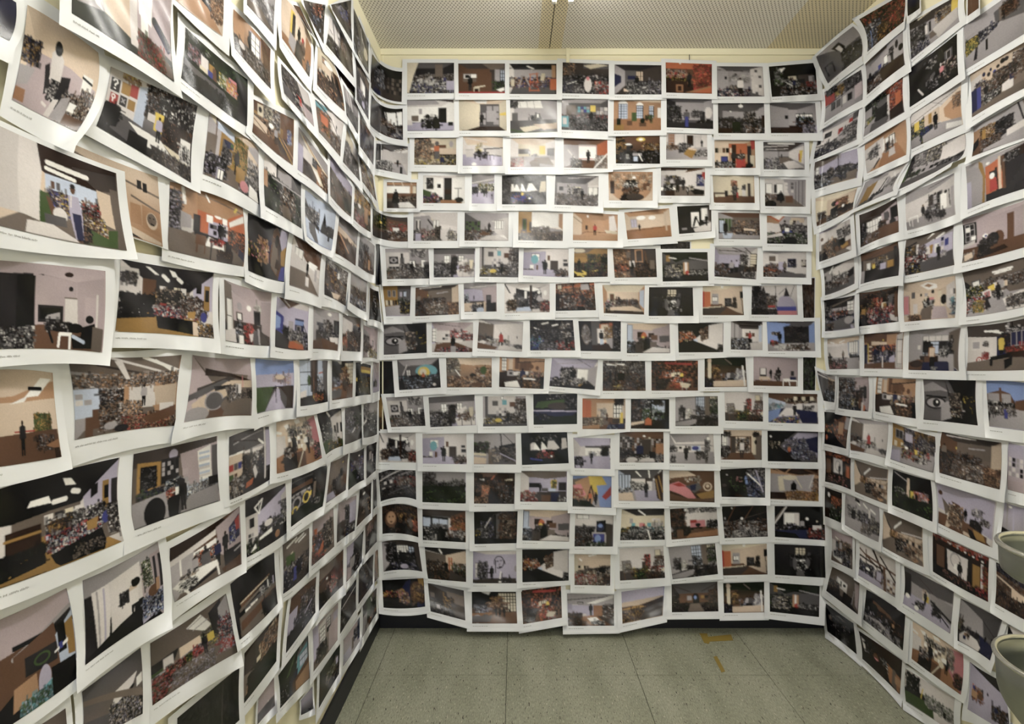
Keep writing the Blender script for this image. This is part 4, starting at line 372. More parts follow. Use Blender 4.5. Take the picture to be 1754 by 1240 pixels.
LEFT = r'''
@L
L1|230 40 820 440 640 1100 100 830|a pale-topped painter in a beige studio|R10 99 5 40 EEEEm;q0 0 99 0 99 50 40 35 15 35 E;n0 30 20 55 KGYUk;q0 60 18 58 12 78 0 85 G;q0 82 30 70 75 82 55 99 0 99 m;q28 50 33 45 40 75 34 80 K;r78 38 92 58 W;l78 42 92 45 2 k;q45 55 62 50 64 85 48 92 K;q34 34 38 28 44 28 50 36 50 60 36 62 w;e42 26 5 8 k;q38 60 48 60 48 84 38 84 k;n38 62 48 82 wK;l36 88 42 90 2 w;q0 84 12 84 14 98 0 98 T;n60 65 99 99 KGkwEb;q58 75 68 70 72 99 52 99 G;q48 80 55 78 52 99 44 99 w;r70 75 86 84 W;n80 55 99 85 kEbw;q70 88 99 88 99 99 70 99 b|r70,10 l15,20
L1|600 -760 1445 -80 1455 685 600 110|a white robe hanging in green room|G wN;q55 0 99 0 99 80 60 70 m;q60 0 78 0 76 60 62 55 W;r0 60 58 99 N;q0 50 20 52 40 75 0 85 G;q20 30 55 30 55 88 28 78 E;q52 30 60 30 60 92 52 92 w;q64 40 72 45 72 75 64 72 W;l80 52 96 68 8 k;l82 55 95 72 4 U;q60 70 80 75 99 88 99 99 60 99 D;q70 80 85 82 85 90 72 90 b;n60 75 90 99 Dbrn;q14 60 20 62 26 78 20 76 W;q0 52 14 60 12 70 0 65 E|Z x9,9,4,21
L1|925 555 1650 885 1595 1525 805 1050|question-mark posters in a tangled studio|GGK;q0 0 40 0 38 70 0 60 w;r2 14 10 34 K;l4 19 5 16 1 W;l5 16 7 16 1 W;l7 16 8 20 1 W;l8 20 6 24 1 W;l6 24 6 26 1 W;e6 30 1 1 W;e16 21 2 4 W;e16 21 1 2 Y;l16 25 16 30 1 W;l22 25 26 18 1 W;e24 22 1 2 W;r12 14 20 32 Y;r21 12 28 30 r;r3 38 10 54 r;r12 36 18 50 K;r20 36 27 50 Y;e6 43 2 4 W;e6 43 1 2 r;l6 47 6 51 1 W;l14 46 17 40 1 G;l14 40 17 46 1 G;n12 0 30 10 tyE;q30 10 40 5 38 70 28 65 S;n38 0 99 50 kdKGkb;n55 10 99 35 kWKd;r50 35 60 60 y;r42 40 50 50 w;n60 40 99 80 kKdb;q8 60 40 66 38 99 6 90 g;n0 55 14 85 kK;q24 68 60 70 75 85 45 88 W;r26 78 45 99 k;p56 75 36 v;q62 72 90 76 99 84 80 86 e;n50 82 99 99 dkGDK;r84 52 97 80 W;n84 60 96 80 Wkw|
L6|85 225 605 665 600 1060 50 650|coloured banners by night on green lawn|GNN;q0 0 30 0 60 30 0 20 G;n0 0 99 30 NKnN;r5 22 28 45 G;n5 22 28 48 GKvp;r24 25 34 48 w;r22 45 34 58 e;r36 28 44 55 Y;r34 42 42 60 u;r52 28 62 60 y;n52 28 64 62 nyW;r64 30 76 66 o;r68 25 80 60 p;n66 30 80 66 ovy;q42 30 47 30 50 99 40 99 b;q0 50 99 60 99 99 0 99 N;q0 58 60 62 70 80 0 70 g;q0 75 60 75 70 88 0 90 D;n0 70 99 99 NKNg;r85 15 99 99 K|t-20,0
L6|-234 -945 400 -285 395 305 -234 -210|a tan wall with brick corner|GbE;n50 30 99 80 bkBE;q0 50 60 60 99 99 0 99 t;n80 40 99 85 bEtb;l40 60 80 75 4 k
L6|487 75 797 410 800 745 502 405|a tall bright window in beige room|GtD;q0 0 30 0 25 70 0 70 t;r42 10 70 60 v;w45 12 68 60 2 3 W;r38 15 44 60 k;e40 40 5 12 k;q70 0 99 0 99 60 80 60 b;n0 60 99 99 DkGbK;e20 70 8 8 w;l60 60 80 80 3 W;n30 60 80 90 GkwD
L6|600 -260 838 -20 822 290 600 40|grey pencilled shapes, barely lit|GGg;n0 30 99 99 GgwGg;q0 80 50 70 99 99 0 99 D;l20 30 80 60 1 k
L6|890 -40 1135 335 1120 645 893 320|long-shadowed figure in a cream room|GET;r0 0 22 80 E;r24 10 34 60 y;r30 15 38 62 K;q38 5 99 0 99 80 40 70 E;r76 20 99 90 T;p52 75 50 k;q45 60 60 60 72 99 42 99 K;e66 45 5 8 r;n60 50 75 80 bD;q25 62 45 66 40 99 20 90 G;n85 70 99 99 kD|t20,-30
L6|885 530 1110 780 1160 1060 912 778|grey sheds along a pink path|GGD;n0 0 99 60 KGgDk;q55 0 99 0 99 40 70 50 w;q60 60 99 60 99 99 70 99 m;r45 50 60 75 r;l0 60 60 99 3 W;q0 60 40 65 60 99 0 99 g;n30 55 50 90 kKw
L6|1190 385 1325 540 1415 930 1185 705|framed sheets above dark benches, tan hall|GeT;r20 15 42 30 b;w22 18 40 28 1 1 t;r18 35 70 60 E;f4 50 45 75 4 3 wKe;q65 30 99 30 99 99 70 99 b;n0 60 99 99 kbdKt;p60 85 50 k;p80 90 60 k;e50 25 20 8 W|t0,-10 r15,-10
L6|985 40 1040 60 1170 320 1100 235|rust-brown slope, narrow sliver|Gbb;n0 40 99 99 bDB
L6|1070 0 1255 40 1240 368 1110 120|dark glittering clutter with blue gleam|GBk;n0 0 99 99 kKdwkb;n30 30 80 80 kSkU;n40 0 80 40 boBk
L6|1290 130 1480 420 1490 650 1260 370|white tripods at edge of dark stacks|GwK;q0 0 40 10 40 55 0 60 w;l12 0 25 60 3 k;l25 0 45 60 2 K;l5 40 15 45 2 k;q40 0 99 0 99 99 50 80 d;n45 20 99 99 kDdbGk;n0 60 60 99 KkGd;n50 20 80 60 GDb
L6|1300 40 1470 0 1478 350 1310 80|dark glass with violet glints|GKk;n0 20 99 80 KGgbk;n30 30 80 60 GuvK;n20 10 50 40 Gvg
L6|1490 70 1615 360 1615 620 1490 400|dark streaks around a pale shirt|GgK;n0 0 99 99 gKdGk;l45 10 60 55 2 W;q30 40 60 50 50 99 20 90 G;n20 40 60 90 GvgK;e80 55 14 16 e;l55 30 80 50 2 w
L6|1330 530 1505 695 1490 775 1360 660|dark brown print back, curled, beside corner|GBB|U
L6|1380 380 1500 380 1500 690 1380 600|dark brown underlying print high beside corner|GBB;n0 0 99 99 BbkB|U
L6|1505 470 1620 700 1615 1000 1515 830|grey corridor with lit white doorway|GgK;q30 30 70 30 70 70 30 60 w;r45 35 65 65 W;q0 0 99 0 99 25 0 20 D;n0 60 99 99 KgvG;e55 85 12 8 v
L6|1400 700 1525 880 1525 1120 1430 960|pale glazing streaks above grey floor|GGg;l20 0 40 60 4 w;l40 0 60 70 4 W;l60 10 80 80 2 k;n0 50 99 99 gGKg
L7|1115 0 1380 210 1345 525 1150 300|a timber porch beneath blue skylight|GwD;q0 0 40 0 30 20 0 20 c;l0 0 60 25 4 K;n0 20 50 80 nobTK;r15 30 40 55 o;q55 10 99 10 99 60 60 50 w;n50 55 99 99 EGbd;p75 45 20 k;l50 20 99 70 2 g
L7|555 0 922 185 912 603 543 297|large drawings in a wooden workshop|GYb;q0 0 99 0 99 40 0 30 b;n20 0 60 45 KGEwk;r8 5 20 35 e;e14 20 4 8 K;r26 5 40 42 e;n26 5 40 42 eKe;n0 40 45 75 bdKEt;q0 45 30 55 30 80 0 75 E;l0 55 30 75 2 b;r82 30 90 60 S;n82 30 90 60 SuwS;r70 20 80 60 b;n55 60 80 90 Kbd;q0 72 60 78 70 99 0 99 b;l60 60 99 99 3 Y;l70 60 99 85 2 t;e40 45 6 6 W;p52 82 40 G
L7|150 125 600 460 605 960 92 680|a mountain painting on olive wall|R20 72 15 62 EYGGD;q0 0 60 0 45 20 10 12 e;q10 5 45 15 48 28 12 18 S;r24 30 44 70 g;q26 30 44 32 42 50 30 42 U;n24 42 44 72 KGgG;r44 15 72 72 Y;n44 15 72 72 YnY;l12 0 14 60 2 b;r0 30 14 70 D;n0 62 35 95 KkGkv;r20 80 32 99 v;w22 82 32 99 2 1 W;q72 20 99 30 99 85 74 70 E;n74 35 99 80 wGkGw;n60 70 99 99 DkGwK;p52 78 42 K;q52 62 70 62 70 88 54 88 Y;e70 88 8 9 p;q80 78 95 82 99 99 80 99 W|t30,-30 b-10,-35
L7|655 490 988 770 992 1178 660 970|a crowded plant-filled conservatory|GKN;q0 0 30 0 30 30 0 40 w;q30 0 70 0 99 25 99 40 40 35 g;w35 5 70 35 5 2 G;n0 30 99 99 NkKnGk;n40 40 80 90 GkDbw;n45 50 80 70 kbEWK;q45 75 65 75 70 99 45 99 D;r0 30 8 60 t;l20 35 99 30 2 G
L7|965 250 1228 600 1228 865 955 640|a lit table below curling tan ceiling|GGb;q0 0 99 0 99 30 60 35 20 20 G;q0 5 99 40 99 55 40 40 e;l15 10 90 50 3 t;e30 12 4 3 W;r0 35 14 99 v;q15 30 60 35 55 60 15 60 w;n45 35 70 65 KGk;r60 40 99 99 T;n75 45 99 99 bEbd;q38 60 60 58 85 92 70 95 e;q45 65 60 65 75 88 65 90 W;q15 60 40 62 60 99 15 99 d
L7|1255 500 1452 800 1440 1070 1255 880|faint figure in dim brown hall|GvD;q0 0 99 0 99 25 40 40 0 20 v;q0 30 99 40 99 99 0 99 D;n0 35 99 80 DbgKD;p40 80 45 K;q30 70 60 72 65 99 30 99 b;n60 60 99 90 KgnK
L7|1405 270 1495 480 1525 750 1368 570|slim grey scene lying against wall corner|GwK;q0 0 60 0 50 40 0 50 e;n0 40 99 99 KGDgwk;n0 30 40 70 wKGw
L7|1525 150 1650 350 1645 600 1525 430|blue and orange figures beneath brown roof|GbK;q0 0 99 0 99 50 0 20 b;n0 20 99 99 KubnDU;n40 50 99 99 KUbS
L7|1515 520 1640 690 1675 930 1545 750|yellow-brown tangle of stacked timber|GDb;n0 0 99 99 bDEtKd;n0 50 60 99 DGEb;l20 0 80 60 2 y
L7|1480 790 1620 960 1620 1210 1465 1090|golden room piled with red goods|GYb;n0 0 99 50 YtEby;n0 45 99 99 bDKndE;r60 30 80 80 t;e30 45 8 6 W;n10 70 60 99 rwDp
L8|95 140 655 345 662 795 75 665|a wooden hall with table and small exhibition|R28 72 28 62 BowtD;q0 0 99 0 99 10 72 35 28 30 8 0 t;l30 8 99 12 1 D;l42 6 46 14 2 W;l84 14 88 8 3 y;r0 0 30 45 t;l14 5 16 25 4 W;n0 10 12 70 KGkv;q12 38 24 42 24 60 12 62 G;r26 38 34 62 K;r45 42 72 66 v;f46 45 56 62 2 2 Kgv;f60 42 72 60 4 3 Kwg;r42 34 50 44 W;r64 32 70 40 W;e58 33 5 2 W;p60 68 28 k;p64 68 28 k;q72 30 99 10 99 90 72 70 o;q74 35 99 14 99 25 75 42 W;n74 45 99 95 DobK;q90 72 99 78 99 99 90 92 U;q0 66 72 68 99 92 99 99 0 99 D;q28 62 74 66 74 72 28 68 K;q46 66 66 70 68 82 42 80 W;n48 68 64 76 Wrk;l50 80 50 98 2 k;r30 66 42 80 b;l32 80 32 92 2 b;l42 78 42 92 2 b;r70 70 78 86 K;n58 82 80 98 dKb|t10,-25
L8|697 380 1012 535 975 913 700 825|painted face mural in orange, blue, yellow|GKk;q30 60 60 0 99 0 99 99 60 99 K;q40 50 62 15 75 5 60 60 55 75 U;q60 10 70 0 80 20 78 50 85 60 95 75 80 99 60 80 55 60 b;q62 30 75 40 80 70 75 90 58 75 D;e72 28 5 12 k;q80 0 99 0 99 40 88 45 78 20 v;q84 45 99 30 99 70 88 70 Y;q88 75 99 70 99 99 80 99 u;n24 35 48 75 YtbpEk;q74 60 86 66 80 80 70 78 B;n0 45 25 70 kykpk;l35 70 55 99 2 k
L8|1048 550 1265 700 1240 1030 1015 940|dark figure on plinth, white corridor|R40 99 30 55 twwww;q0 0 99 0 99 40 60 45 20 20 b;w10 20 35 40 2 1 W;q60 35 90 35 80 50 50 45 W;q0 30 99 60 99 99 0 99 w;q0 62 60 62 99 99 0 99 D;r80 45 86 70 G;p54 75 40 k;r50 70 60 88 w
L8|1135 200 1375 375 1338 670 1150 560|a snowy riverbank with dark pines|GSs;q0 0 99 0 99 60 50 65 0 20 S;q0 15 10 30 40 60 50 80 0 55 g;n0 30 45 70 KGgwd;q50 65 58 40 62 20 68 40 72 62 99 60 99 75 50 75 k;n70 45 99 68 gKGk;q45 70 99 72 99 99 40 99 S;q0 58 40 70 50 90 60 99 0 99 S;q10 65 30 62 34 75 44 99 30 99 12 85 g;q78 60 86 60 86 82 78 82 K
L8|1400 405 1545 520 1525 790 1370 690|a hazy brown hillside|GGb;q0 0 99 0 99 40 0 30 G;q0 25 99 45 99 60 0 40 E;q0 40 99 60 99 99 0 99 b;n0 50 99 99 bBdb;l10 45 60 80 4 t
L8|1560 540 1673 635 1665 860 1545 790|soft grey studio, orange post|GGg;n0 20 60 80 GgKG;n30 40 99 99 KGDb;r60 60 70 90 t
L8|1300 720 1470 840 1450 1100 1285 1010|white beams above violet drapes|GwK;n0 0 99 40 wGDgW;n0 20 50 80 KUvbY;r55 20 60 80 W;r62 40 90 70 D;n50 40 99 99 DbKE;q30 85 70 80 60 95 40 99 E
L8|1490 840 1615 910 1607 1145 1480 1070|haze above a bluish crowd|GGD;n0 40 99 70 DbdD;n0 70 99 99 GvSKw
M1|1600 130 1685 170 1715 485 1592 450|tiny white specks on black|Gkk;n30 20 70 80 kkwkkGk
L8|1684 640 1712 650 1725 935 1680 920|black upright sliver at the corner|Gkk|U
L2|400 -20 1315 355 1358 940 330 640|a face sketch on tan gallery wall|GEt;q0 0 60 0 99 10 50 20 0 30 E;l20 10 99 30 2 D;r76 14 80 26 k;r82 16 86 28 k;l70 40 99 52 2 D;r68 50 78 78 t;q80 48 99 52 99 88 80 82 t;e90 68 6 12 E;e90 66 5 9 D;e88 64 1 1 k;e92 64 1 1 k;l89 72 92 73 1 k;q60 82 99 95 99 99 60 99 E;q60 90 80 99 60 99 K|V1075,320,1315,355,1358,940,1145,880 x9,9,18,34
L2|-150 -140 970 325 1060 972 -150 725|bald person in overalls at cluttered workbench|R40 80 30 62 BSEDD;r0 0 24 80 w;q22 0 34 0 38 30 34 84 22 80 w;q34 0 99 0 99 25 80 32 40 28 B;q60 12 99 5 99 28 80 30 d;l42 17 72 19 4 W;l41 24 62 27 3 W;r41 32 62 44 S;r44 36 46 44 b;r48 36 50 44 g;n41 46 56 74 EkGyKub;q36 50 42 52 46 80 34 86 n;q40 54 43 56 50 82 44 84 b;e49 72 5 8 w;q80 30 92 32 93 75 82 70 E;q92 24 99 24 99 99 95 99 D;n66 48 80 76 KbGrWDkS;q62 70 74 66 94 84 86 90 66 78 t;n64 66 84 84 wEKby;q62 76 88 90 86 99 64 99 n;n60 78 70 96 bKk;q86 78 95 76 92 99 84 99 n;q26 86 42 84 58 96 60 99 24 99 w;r38 74 52 84 g;q56 46 64 46 66 68 64 96 58 96 56 66 v;q58 66 65 66 64 96 59 96 U;q58 46 59 46 58 60 57 60 w;e60 38 2 6 b;e60 35 2 3 K|Z x9,9,6,24
L3|-130 60 792 150 768 763 -130 745|seated man drawing in mauve room|R44 72 12 68 DmKmb;q0 0 99 0 99 8 72 18 45 12 0 14 m;e65 10 4 3 B;r28 12 36 99 K;q36 12 72 18 72 70 36 72 m;r24 14 37 80 k;r40 48 60 68 K;r42 52 58 64 k;q48 60 58 56 58 64 46 64 G;r62 38 74 70 w;l62 38 74 38 1 D;q72 18 99 10 99 80 74 74 m;r80 35 92 72 m;l92 32 92 76 2 w;e67 27 2 3 k;q24 78 60 76 99 84 99 99 24 99 b;n46 68 68 78 KkwK;l48 76 52 92 2 k;r58 80 68 83 W;l58 82 57 97 2 W;l67 82 67 99 2 W;e72 74 7 6 k;e85 62 4 5 k;q78 72 90 66 94 90 76 92 k;q68 82 90 86 90 97 70 99 k;l70 84 80 90 3 S;n0 75 36 99 KGWkg;q88 70 99 72 99 99 88 99 D|Z x9,10,16,21
L3|905 58 1608 165 1608 657 865 605|bright loft, long table, slanting skylights|R32 70 35 60 KDwwY;q0 0 99 0 99 12 72 30 30 34 16 10 K;q22 4 26 4 36 14 32 14 W;q46 4 52 6 56 14 50 14 W;l40 14 45 20 4 W;l56 16 60 20 4 W;q0 10 16 10 20 55 0 60 w;q74 30 99 5 99 70 76 60 v;r20 22 32 50 b;n0 15 14 30 dKG;f36 28 66 44 4 1 wKe;n30 40 82 60 dKGwYk;n0 45 32 85 kKk;n34 34 60 66 KdkE;q30 62 78 60 86 76 34 72 W;n32 58 86 74 GwkWrU;q34 74 86 78 80 99 36 92 k;n60 44 92 70 KwdGb;r88 22 95 58 Y;r90 28 94 45 k;r78 20 84 34 k;q68 64 78 62 76 74 68 74 Y;e88 70 4 8 u;r95 60 99 85 w;q0 82 34 76 36 99 0 99 Y;q74 78 86 80 80 99 74 99 E;n80 80 99 99 dYwK|x6,8,18,22
L3|-150 900 395 915 463 1545 -150 1640|man at easel with green canvas|R20 99 35 62 tEtEb;q0 0 99 0 99 10 40 28 0 30 E;q55 30 80 8 96 8 75 28 W;l62 20 80 20 3 k;q30 38 60 28 55 34 30 44 W;q20 38 99 30 99 68 20 72 E;r66 48 90 72 n;e78 58 8 8 g;n66 48 90 72 nYn;q0 70 99 66 99 99 0 99 b;n68 72 92 88 dKbG;q80 84 99 78 99 90 T;r92 88 98 99 B;l40 66 66 66 1 r;p50 92 38 K|
L3|508 790 1365 780 1320 1312 560 1420|an attic workshop beneath white trusses|R22 72 40 70 GwGtD;q0 0 99 0 99 30 72 40 22 40 0 30 D;l0 20 60 30 3 G;l30 0 99 30 2 w;l60 0 99 22 3 W;l20 10 99 35 2 d;l72 5 99 28 2 W;n0 22 99 40 DGwtd;q34 5 40 3 48 30 44 30 w;r0 40 22 75 S;n20 42 46 66 KGkwdb;r42 40 46 92 t;r74 38 78 80 t;r14 66 20 90 b;r8 75 14 99 b;f0 45 14 60 2 2 GSw;r60 50 74 68 w;q72 42 99 40 99 70 76 68 E;r80 66 96 80 w;n20 60 60 80 wDkGt;n20 78 99 95 bDkwbG;n40 80 90 99 kbtDr;e30 90 6 5 G;e40 95 7 5 K;q60 84 99 70 99 84 70 94 b;p62 68 30 G|V512,905,1365,785,1320,1312,560,1420
M2|100 90 592 118 605 610 25 670|a cave-like hall of grey boulder sculptures|R30 90 40 70 DEmmb;q0 0 99 0 99 30 60 25 20 22 m;q20 18 60 25 99 38 99 42 60 32 20 30 B;q60 38 99 38 99 72 60 70 E;q10 50 60 30 70 34 30 50 10 68 d;q0 60 20 50 50 36 58 38 20 62 0 70 g;q5 75 22 60 30 75 30 90 10 90 E;e36 72 14 16 G;e36 72 12 14 g;e58 78 12 14 g;e56 80 9 10 D;e14 92 16 12 G;q34 48 60 45 64 50 36 56 K;n56 46 78 75 GDgwdK;l82 30 82 60 1 p;r80 50 99 70 D;n80 55 99 70 dKD;q55 80 75 70 99 70 99 99 50 99 D;r74 44 78 60 w
M2|640 120 965 140 962 548 655 597|a pale path across fields under lilac sky|Gsv;q0 0 99 0 99 50 0 54 v;q0 0 99 0 99 25 0 30 s;n45 28 90 44 vEpvE;e60 34 12 5 E;q0 53 99 52 99 99 0 99 B;q0 53 45 53 20 99 0 99 n;q46 56 60 56 80 75 78 99 20 99 g;q50 58 58 58 62 80 75 99 20 99 v;l48 52 50 85 2 K;l40 56 50 58 1 K;e54 56 2 1 W
M2|1015 135 1260 140 1262 490 1025 530|a brown post before a tall dark window|GKk;w0 0 40 80 3 3 S;q0 70 20 65 20 80 0 85 w;q0 82 99 75 99 99 0 99 K;r36 0 62 70 B;l48 0 46 90 6 b;q62 0 78 0 85 60 60 65 S;n60 40 85 70 GwKS;l66 30 80 28 2 o;q80 0 99 0 99 90 84 60 g;e30 45 6 12 n;n45 78 80 90 koyb
M2|1297 140 1480 140 1472 453 1297 480|dim print of the wooden tower sculpture|=tower
M2|1500 155 1630 180 1627 430 1497 447|a glowing yellow arcade by night|Gkk;r30 10 99 25 Y;r30 25 99 40 U;n20 40 90 90 kKGYnk;r35 20 95 28 y;e5 50 5 6 y;n45 60 80 90 YnGk
M2|1652 150 1700 155 1700 400 1648 415|mauve sliver beside the dark corner|Gmv;l20 0 60 30 4 w;n0 60 60 80 Kvg
M2|415 795 755 705 762 1160 420 1335|small colour panels by studio clutter|R30 80 32 55 GwwGg;q0 0 99 0 99 25 40 32 0 30 g;l10 15 80 5 1 G;l10 10 70 22 1 d;l70 20 82 28 3 W;l0 33 34 32 3 W;q0 32 34 34 34 60 0 99 E;r0 46 8 56 r;r10 46 18 56 g;r20 46 26 56 u;r0 62 8 76 n;r11 62 17 72 b;n30 38 86 80 KGwkgD;n30 40 50 90 kKD;q0 75 20 65 30 99 0 99 E;n0 70 32 99 wDGk;q34 80 60 78 99 66 99 99 30 99 K;q54 66 60 60 66 75 60 84 w;q38 84 56 80 52 90 36 93 o;n70 55 90 75 kgU;l86 0 86 90 3 w;r89 5 99 70 v
M2|818 670 1140 610 1210 975 822 1110|white bookshelves above orange floorboards|R22 70 22 58 tEEpT;q0 0 99 0 75 20 20 30 0 28 E;q16 10 26 8 32 16 22 18 W;q42 4 54 2 58 10 46 12 W;l0 20 10 24 4 W;q0 28 18 30 20 66 0 75 w;f24 26 66 62 6 4 WDe;n24 18 66 30 eGwk;q72 10 99 0 99 80 76 64 p;n70 10 82 60 eDw;q0 70 22 62 70 62 99 99 0 99 T;n14 55 36 82 wkGbW;r30 68 60 99 b;n14 76 40 99 kKd;p38 80 50 k;p70 78 42 K;e60 62 5 8 e;r62 42 68 52 W;n84 60 99 92 bKpk;l44 99 56 70 2 e|key=shelf
M2|1168 597 1375 550 1392 872 1245 945|pale doors above mossy green floor|GKn;q0 0 60 0 40 30 0 40 K;l38 5 46 15 4 W;q50 20 99 5 99 80 55 70 w;r60 40 68 60 K;r74 35 80 62 K;r90 35 99 60 k;n0 30 45 75 KNGkW;q0 72 50 70 99 80 99 99 20 99 n;n20 78 90 99 nYgN;p46 75 36 U;n50 60 70 80 wGW
M2|1408 545 1548 515 1553 800 1408 860|grey panelled wall, slender brown figure|GGK;n0 0 99 30 KGkgG;n0 20 99 70 GgKvG;l10 95 60 60 3 W;p70 88 40 D;q0 75 99 70 99 99 0 99 d;n55 20 99 60 kgGn
M2|1568 515 1685 490 1683 770 1568 800|white tools against dark cupboards|GGk;n0 0 40 60 GwKG;n30 30 99 80 KkgWk;l0 60 20 50 3 W
L4|1005 385 1632 248 1655 735 990 965|bright blinds beside dark fireplace|R34 60 14 60 dDDmk;q0 0 99 0 99 14 60 20 34 18 0 20 d;e42 12 5 7 v;r28 16 48 60 K;f29 20 48 40 6 3 GKk;q50 14 99 8 99 75 56 64 m;q4 14 28 18 28 56 4 62 Y;q7 20 24 22 24 50 7 54 k;n8 24 23 50 kKgk;q0 60 32 50 40 62 0 72 D;n5 54 32 62 UgKn;q0 66 34 62 36 99 0 99 G;e22 86 11 20 k;q72 16 90 10 92 70 76 72 W;f72 14 91 70 1 15 WSw;f52 35 60 60 1 2 mGw;r92 12 99 65 g;n32 48 52 62 SkWSk;n34 62 50 72 kEoWr;r44 60 49 70 W;q48 70 99 64 99 99 40 99 g;n58 62 99 85 WGgSG;q48 99 60 78 99 72 99 99 G;q36 72 50 70 46 99 36 99 k;p53 96 46 k;e51 54 5 5 K;r86 58 99 70 K
L4|-200 710 900 410 930 1035 -200 1465|bright loft repeated, darker, with stray bench|R20 68 38 62 KDwwY;q0 0 99 0 99 10 68 36 20 40 0 36 k;q54 8 60 10 64 18 56 16 W;q32 22 44 22 46 30 30 28 W;l48 30 56 30 4 W;l62 24 66 26 4 W;q70 34 99 2 99 70 72 62 v;q76 26 82 22 82 34 76 38 k;r86 22 91 55 Y;r88 28 91 42 k;r94 22 99 58 K;f40 40 70 52 4 1 wKe;n42 46 88 66 KwGdkW;r16 48 38 72 B;l16 56 38 56 2 Y;n44 50 60 80 KbYkd;q40 76 84 62 88 72 46 84 W;n42 62 88 82 GWkwSrU;q44 84 90 72 84 99 48 99 k;n0 70 40 99 kNKkN;e89 64 4 7 u;q72 62 82 60 80 72 72 72 Y;q84 72 99 66 99 88 86 88 D;q0 99 44 90 50 99 Y;n90 50 99 85 wKd;n60 84 84 95 kDK
L5|-300 680 487 330 562 990 -300 1560|turquoise cushions in a dark brown room|R60 99 20 60 mKbSk;q0 0 99 0 99 20 50 34 0 40 m;l40 42 99 18 3 G;r40 30 99 34 k;q40 40 80 26 84 82 40 82 b;r50 46 80 64 K;e66 55 8 6 n;e66 55 6 4 K;q80 40 99 24 99 90 84 80 S;q90 34 99 30 99 70 92 68 Y;r82 30 90 60 k;q78 56 92 50 92 54 78 58 W;r83 50 86 56 u;q40 70 60 66 62 86 40 92 t;e68 78 6 15 v;q56 90 76 80 76 96 60 99 c;q46 92 62 88 66 99 46 99 c;n46 86 76 99 cnSc;q74 70 99 72 99 99 76 99 k;n80 80 99 99 kNk
L5|605 275 1155 -10 1200 510 625 895|person in pale nightshirt beside curtains|R20 70 12 60 mwKmk;q0 0 99 0 99 20 60 15 0 24 G;r0 20 10 99 K;q8 18 30 16 26 95 14 99 w;l14 20 16 95 2 G;l22 20 22 92 2 v;q28 16 70 10 60 72 30 90 w;q72 14 82 14 86 50 76 50 e;n72 14 86 50 eNnW;q84 10 99 10 99 70 88 66 m;r88 15 91 55 K;r96 15 99 60 K;n40 38 58 54 KkgK;q0 95 40 78 62 72 60 99 0 99 k;q70 76 84 60 99 62 99 90 70 99 v;n70 64 99 92 WUsvkS;e86 60 8 8 b;r90 46 94 62 t;p58 80 52 E;q52 42 64 42 64 62 52 62 w;e62 34 6 6 k|l10,20
L5|1245 40 1755 -270 1770 155 1280 435|visitors around white table, blue-red poster|R30 66 30 62 bGGmD;q0 0 70 0 80 10 30 22 0 30 B;q0 24 60 12 60 22 0 34 w;q60 10 99 0 99 90 66 62 m;q80 24 98 10 98 48 80 56 U;q90 18 98 12 98 36 92 36 r;n82 26 90 50 UvuW;q28 32 60 28 60 50 28 55 W;n28 38 60 60 WkoKG;q0 36 14 34 14 62 0 66 G;l12 32 12 60 2 W;q70 62 99 60 99 86 72 92 K;l88 70 99 66 2 G;p30 78 40 G;p44 80 50 K;q38 44 50 44 52 66 38 66 g;p62 82 48 U;p74 72 46 K;q0 74 20 62 60 68 62 78 14 94 W;n10 62 30 70 wKE;q14 94 62 80 62 86 20 99 K;l14 88 18 99 3 W;l60 78 62 96 3 W;n8 74 30 90 WkW;q66 90 99 80 99 99 70 99 b
L5|1100 735 1655 370 1740 800 1118 1190|graffiti panels around a skylit gallery|R22 66 40 62 DDnDD;q0 0 99 0 99 20 60 42 20 44 0 38 D;q40 12 60 4 72 30 62 34 W;l42 14 62 8 1 G;l48 22 68 18 1 G;q0 38 30 34 24 50 0 52 K;r12 38 22 56 w;r30 36 56 60 E;n56 34 80 62 ynKDG;q70 10 90 0 84 60 72 46 K;q84 12 99 0 99 86 80 72 G;n80 30 99 84 GUvwkr;q74 74 99 62 99 84 76 86 G;n70 66 99 84 rGvwr;q0 58 60 48 60 62 0 99 G;n0 60 14 99 rkprnG;n14 55 36 85 kpbEKr;n36 54 44 76 nynk;n44 50 62 66 Gkpr;r64 42 72 54 y;q12 99 62 62 80 74 60 99 D;n20 70 70 99 DvDG;p60 72 34 k
L5|600 1090 1030 765 1045 1250 600 1500|pale angled ceiling with bright hatch|GgD;q50 40 90 30 76 56 44 64 w;l58 62 82 48 4 k;n40 60 99 99 GKvEwk;q0 20 99 60 99 72 0 30 D;q0 60 40 70 40 99 0 99 g;q88 40 99 36 99 50 88 54 W
M5|-400 1330 243 800 243 1350 -400 1900|dark woodland trunks|GKN;n0 0 99 99 kNKNd;l30 0 30 99 2 k;l50 0 50 99 3 k;l70 0 68 99 2 d;l86 0 86 99 3 k
M3|305 830 720 650 733 1165 320 1420|white prism lamp over a lilac loft|R26 86 25 70 KvwwK;q0 0 99 0 99 5 24 34 0 30 K;q24 34 99 5 99 62 30 70 v;l20 20 30 34 2 W;l38 10 30 34 2 W;l20 20 38 10 2 W;l30 12 30 34 1 W;r0 30 26 75 w;r8 36 18 52 K;f5 62 22 76 3 2 KGw;q86 20 99 12 99 75 86 60 w;n84 30 99 75 vKwGg;n30 55 86 80 KGkgv;e56 52 4 4 K;e52 58 10 6 w;q26 78 60 70 60 80 30 92 W;n66 68 99 92 kWK;q26 82 99 74 99 99 26 99 K;e74 88 6 7 T;n0 78 24 99 KnkG;q8 96 20 84 22 92 W
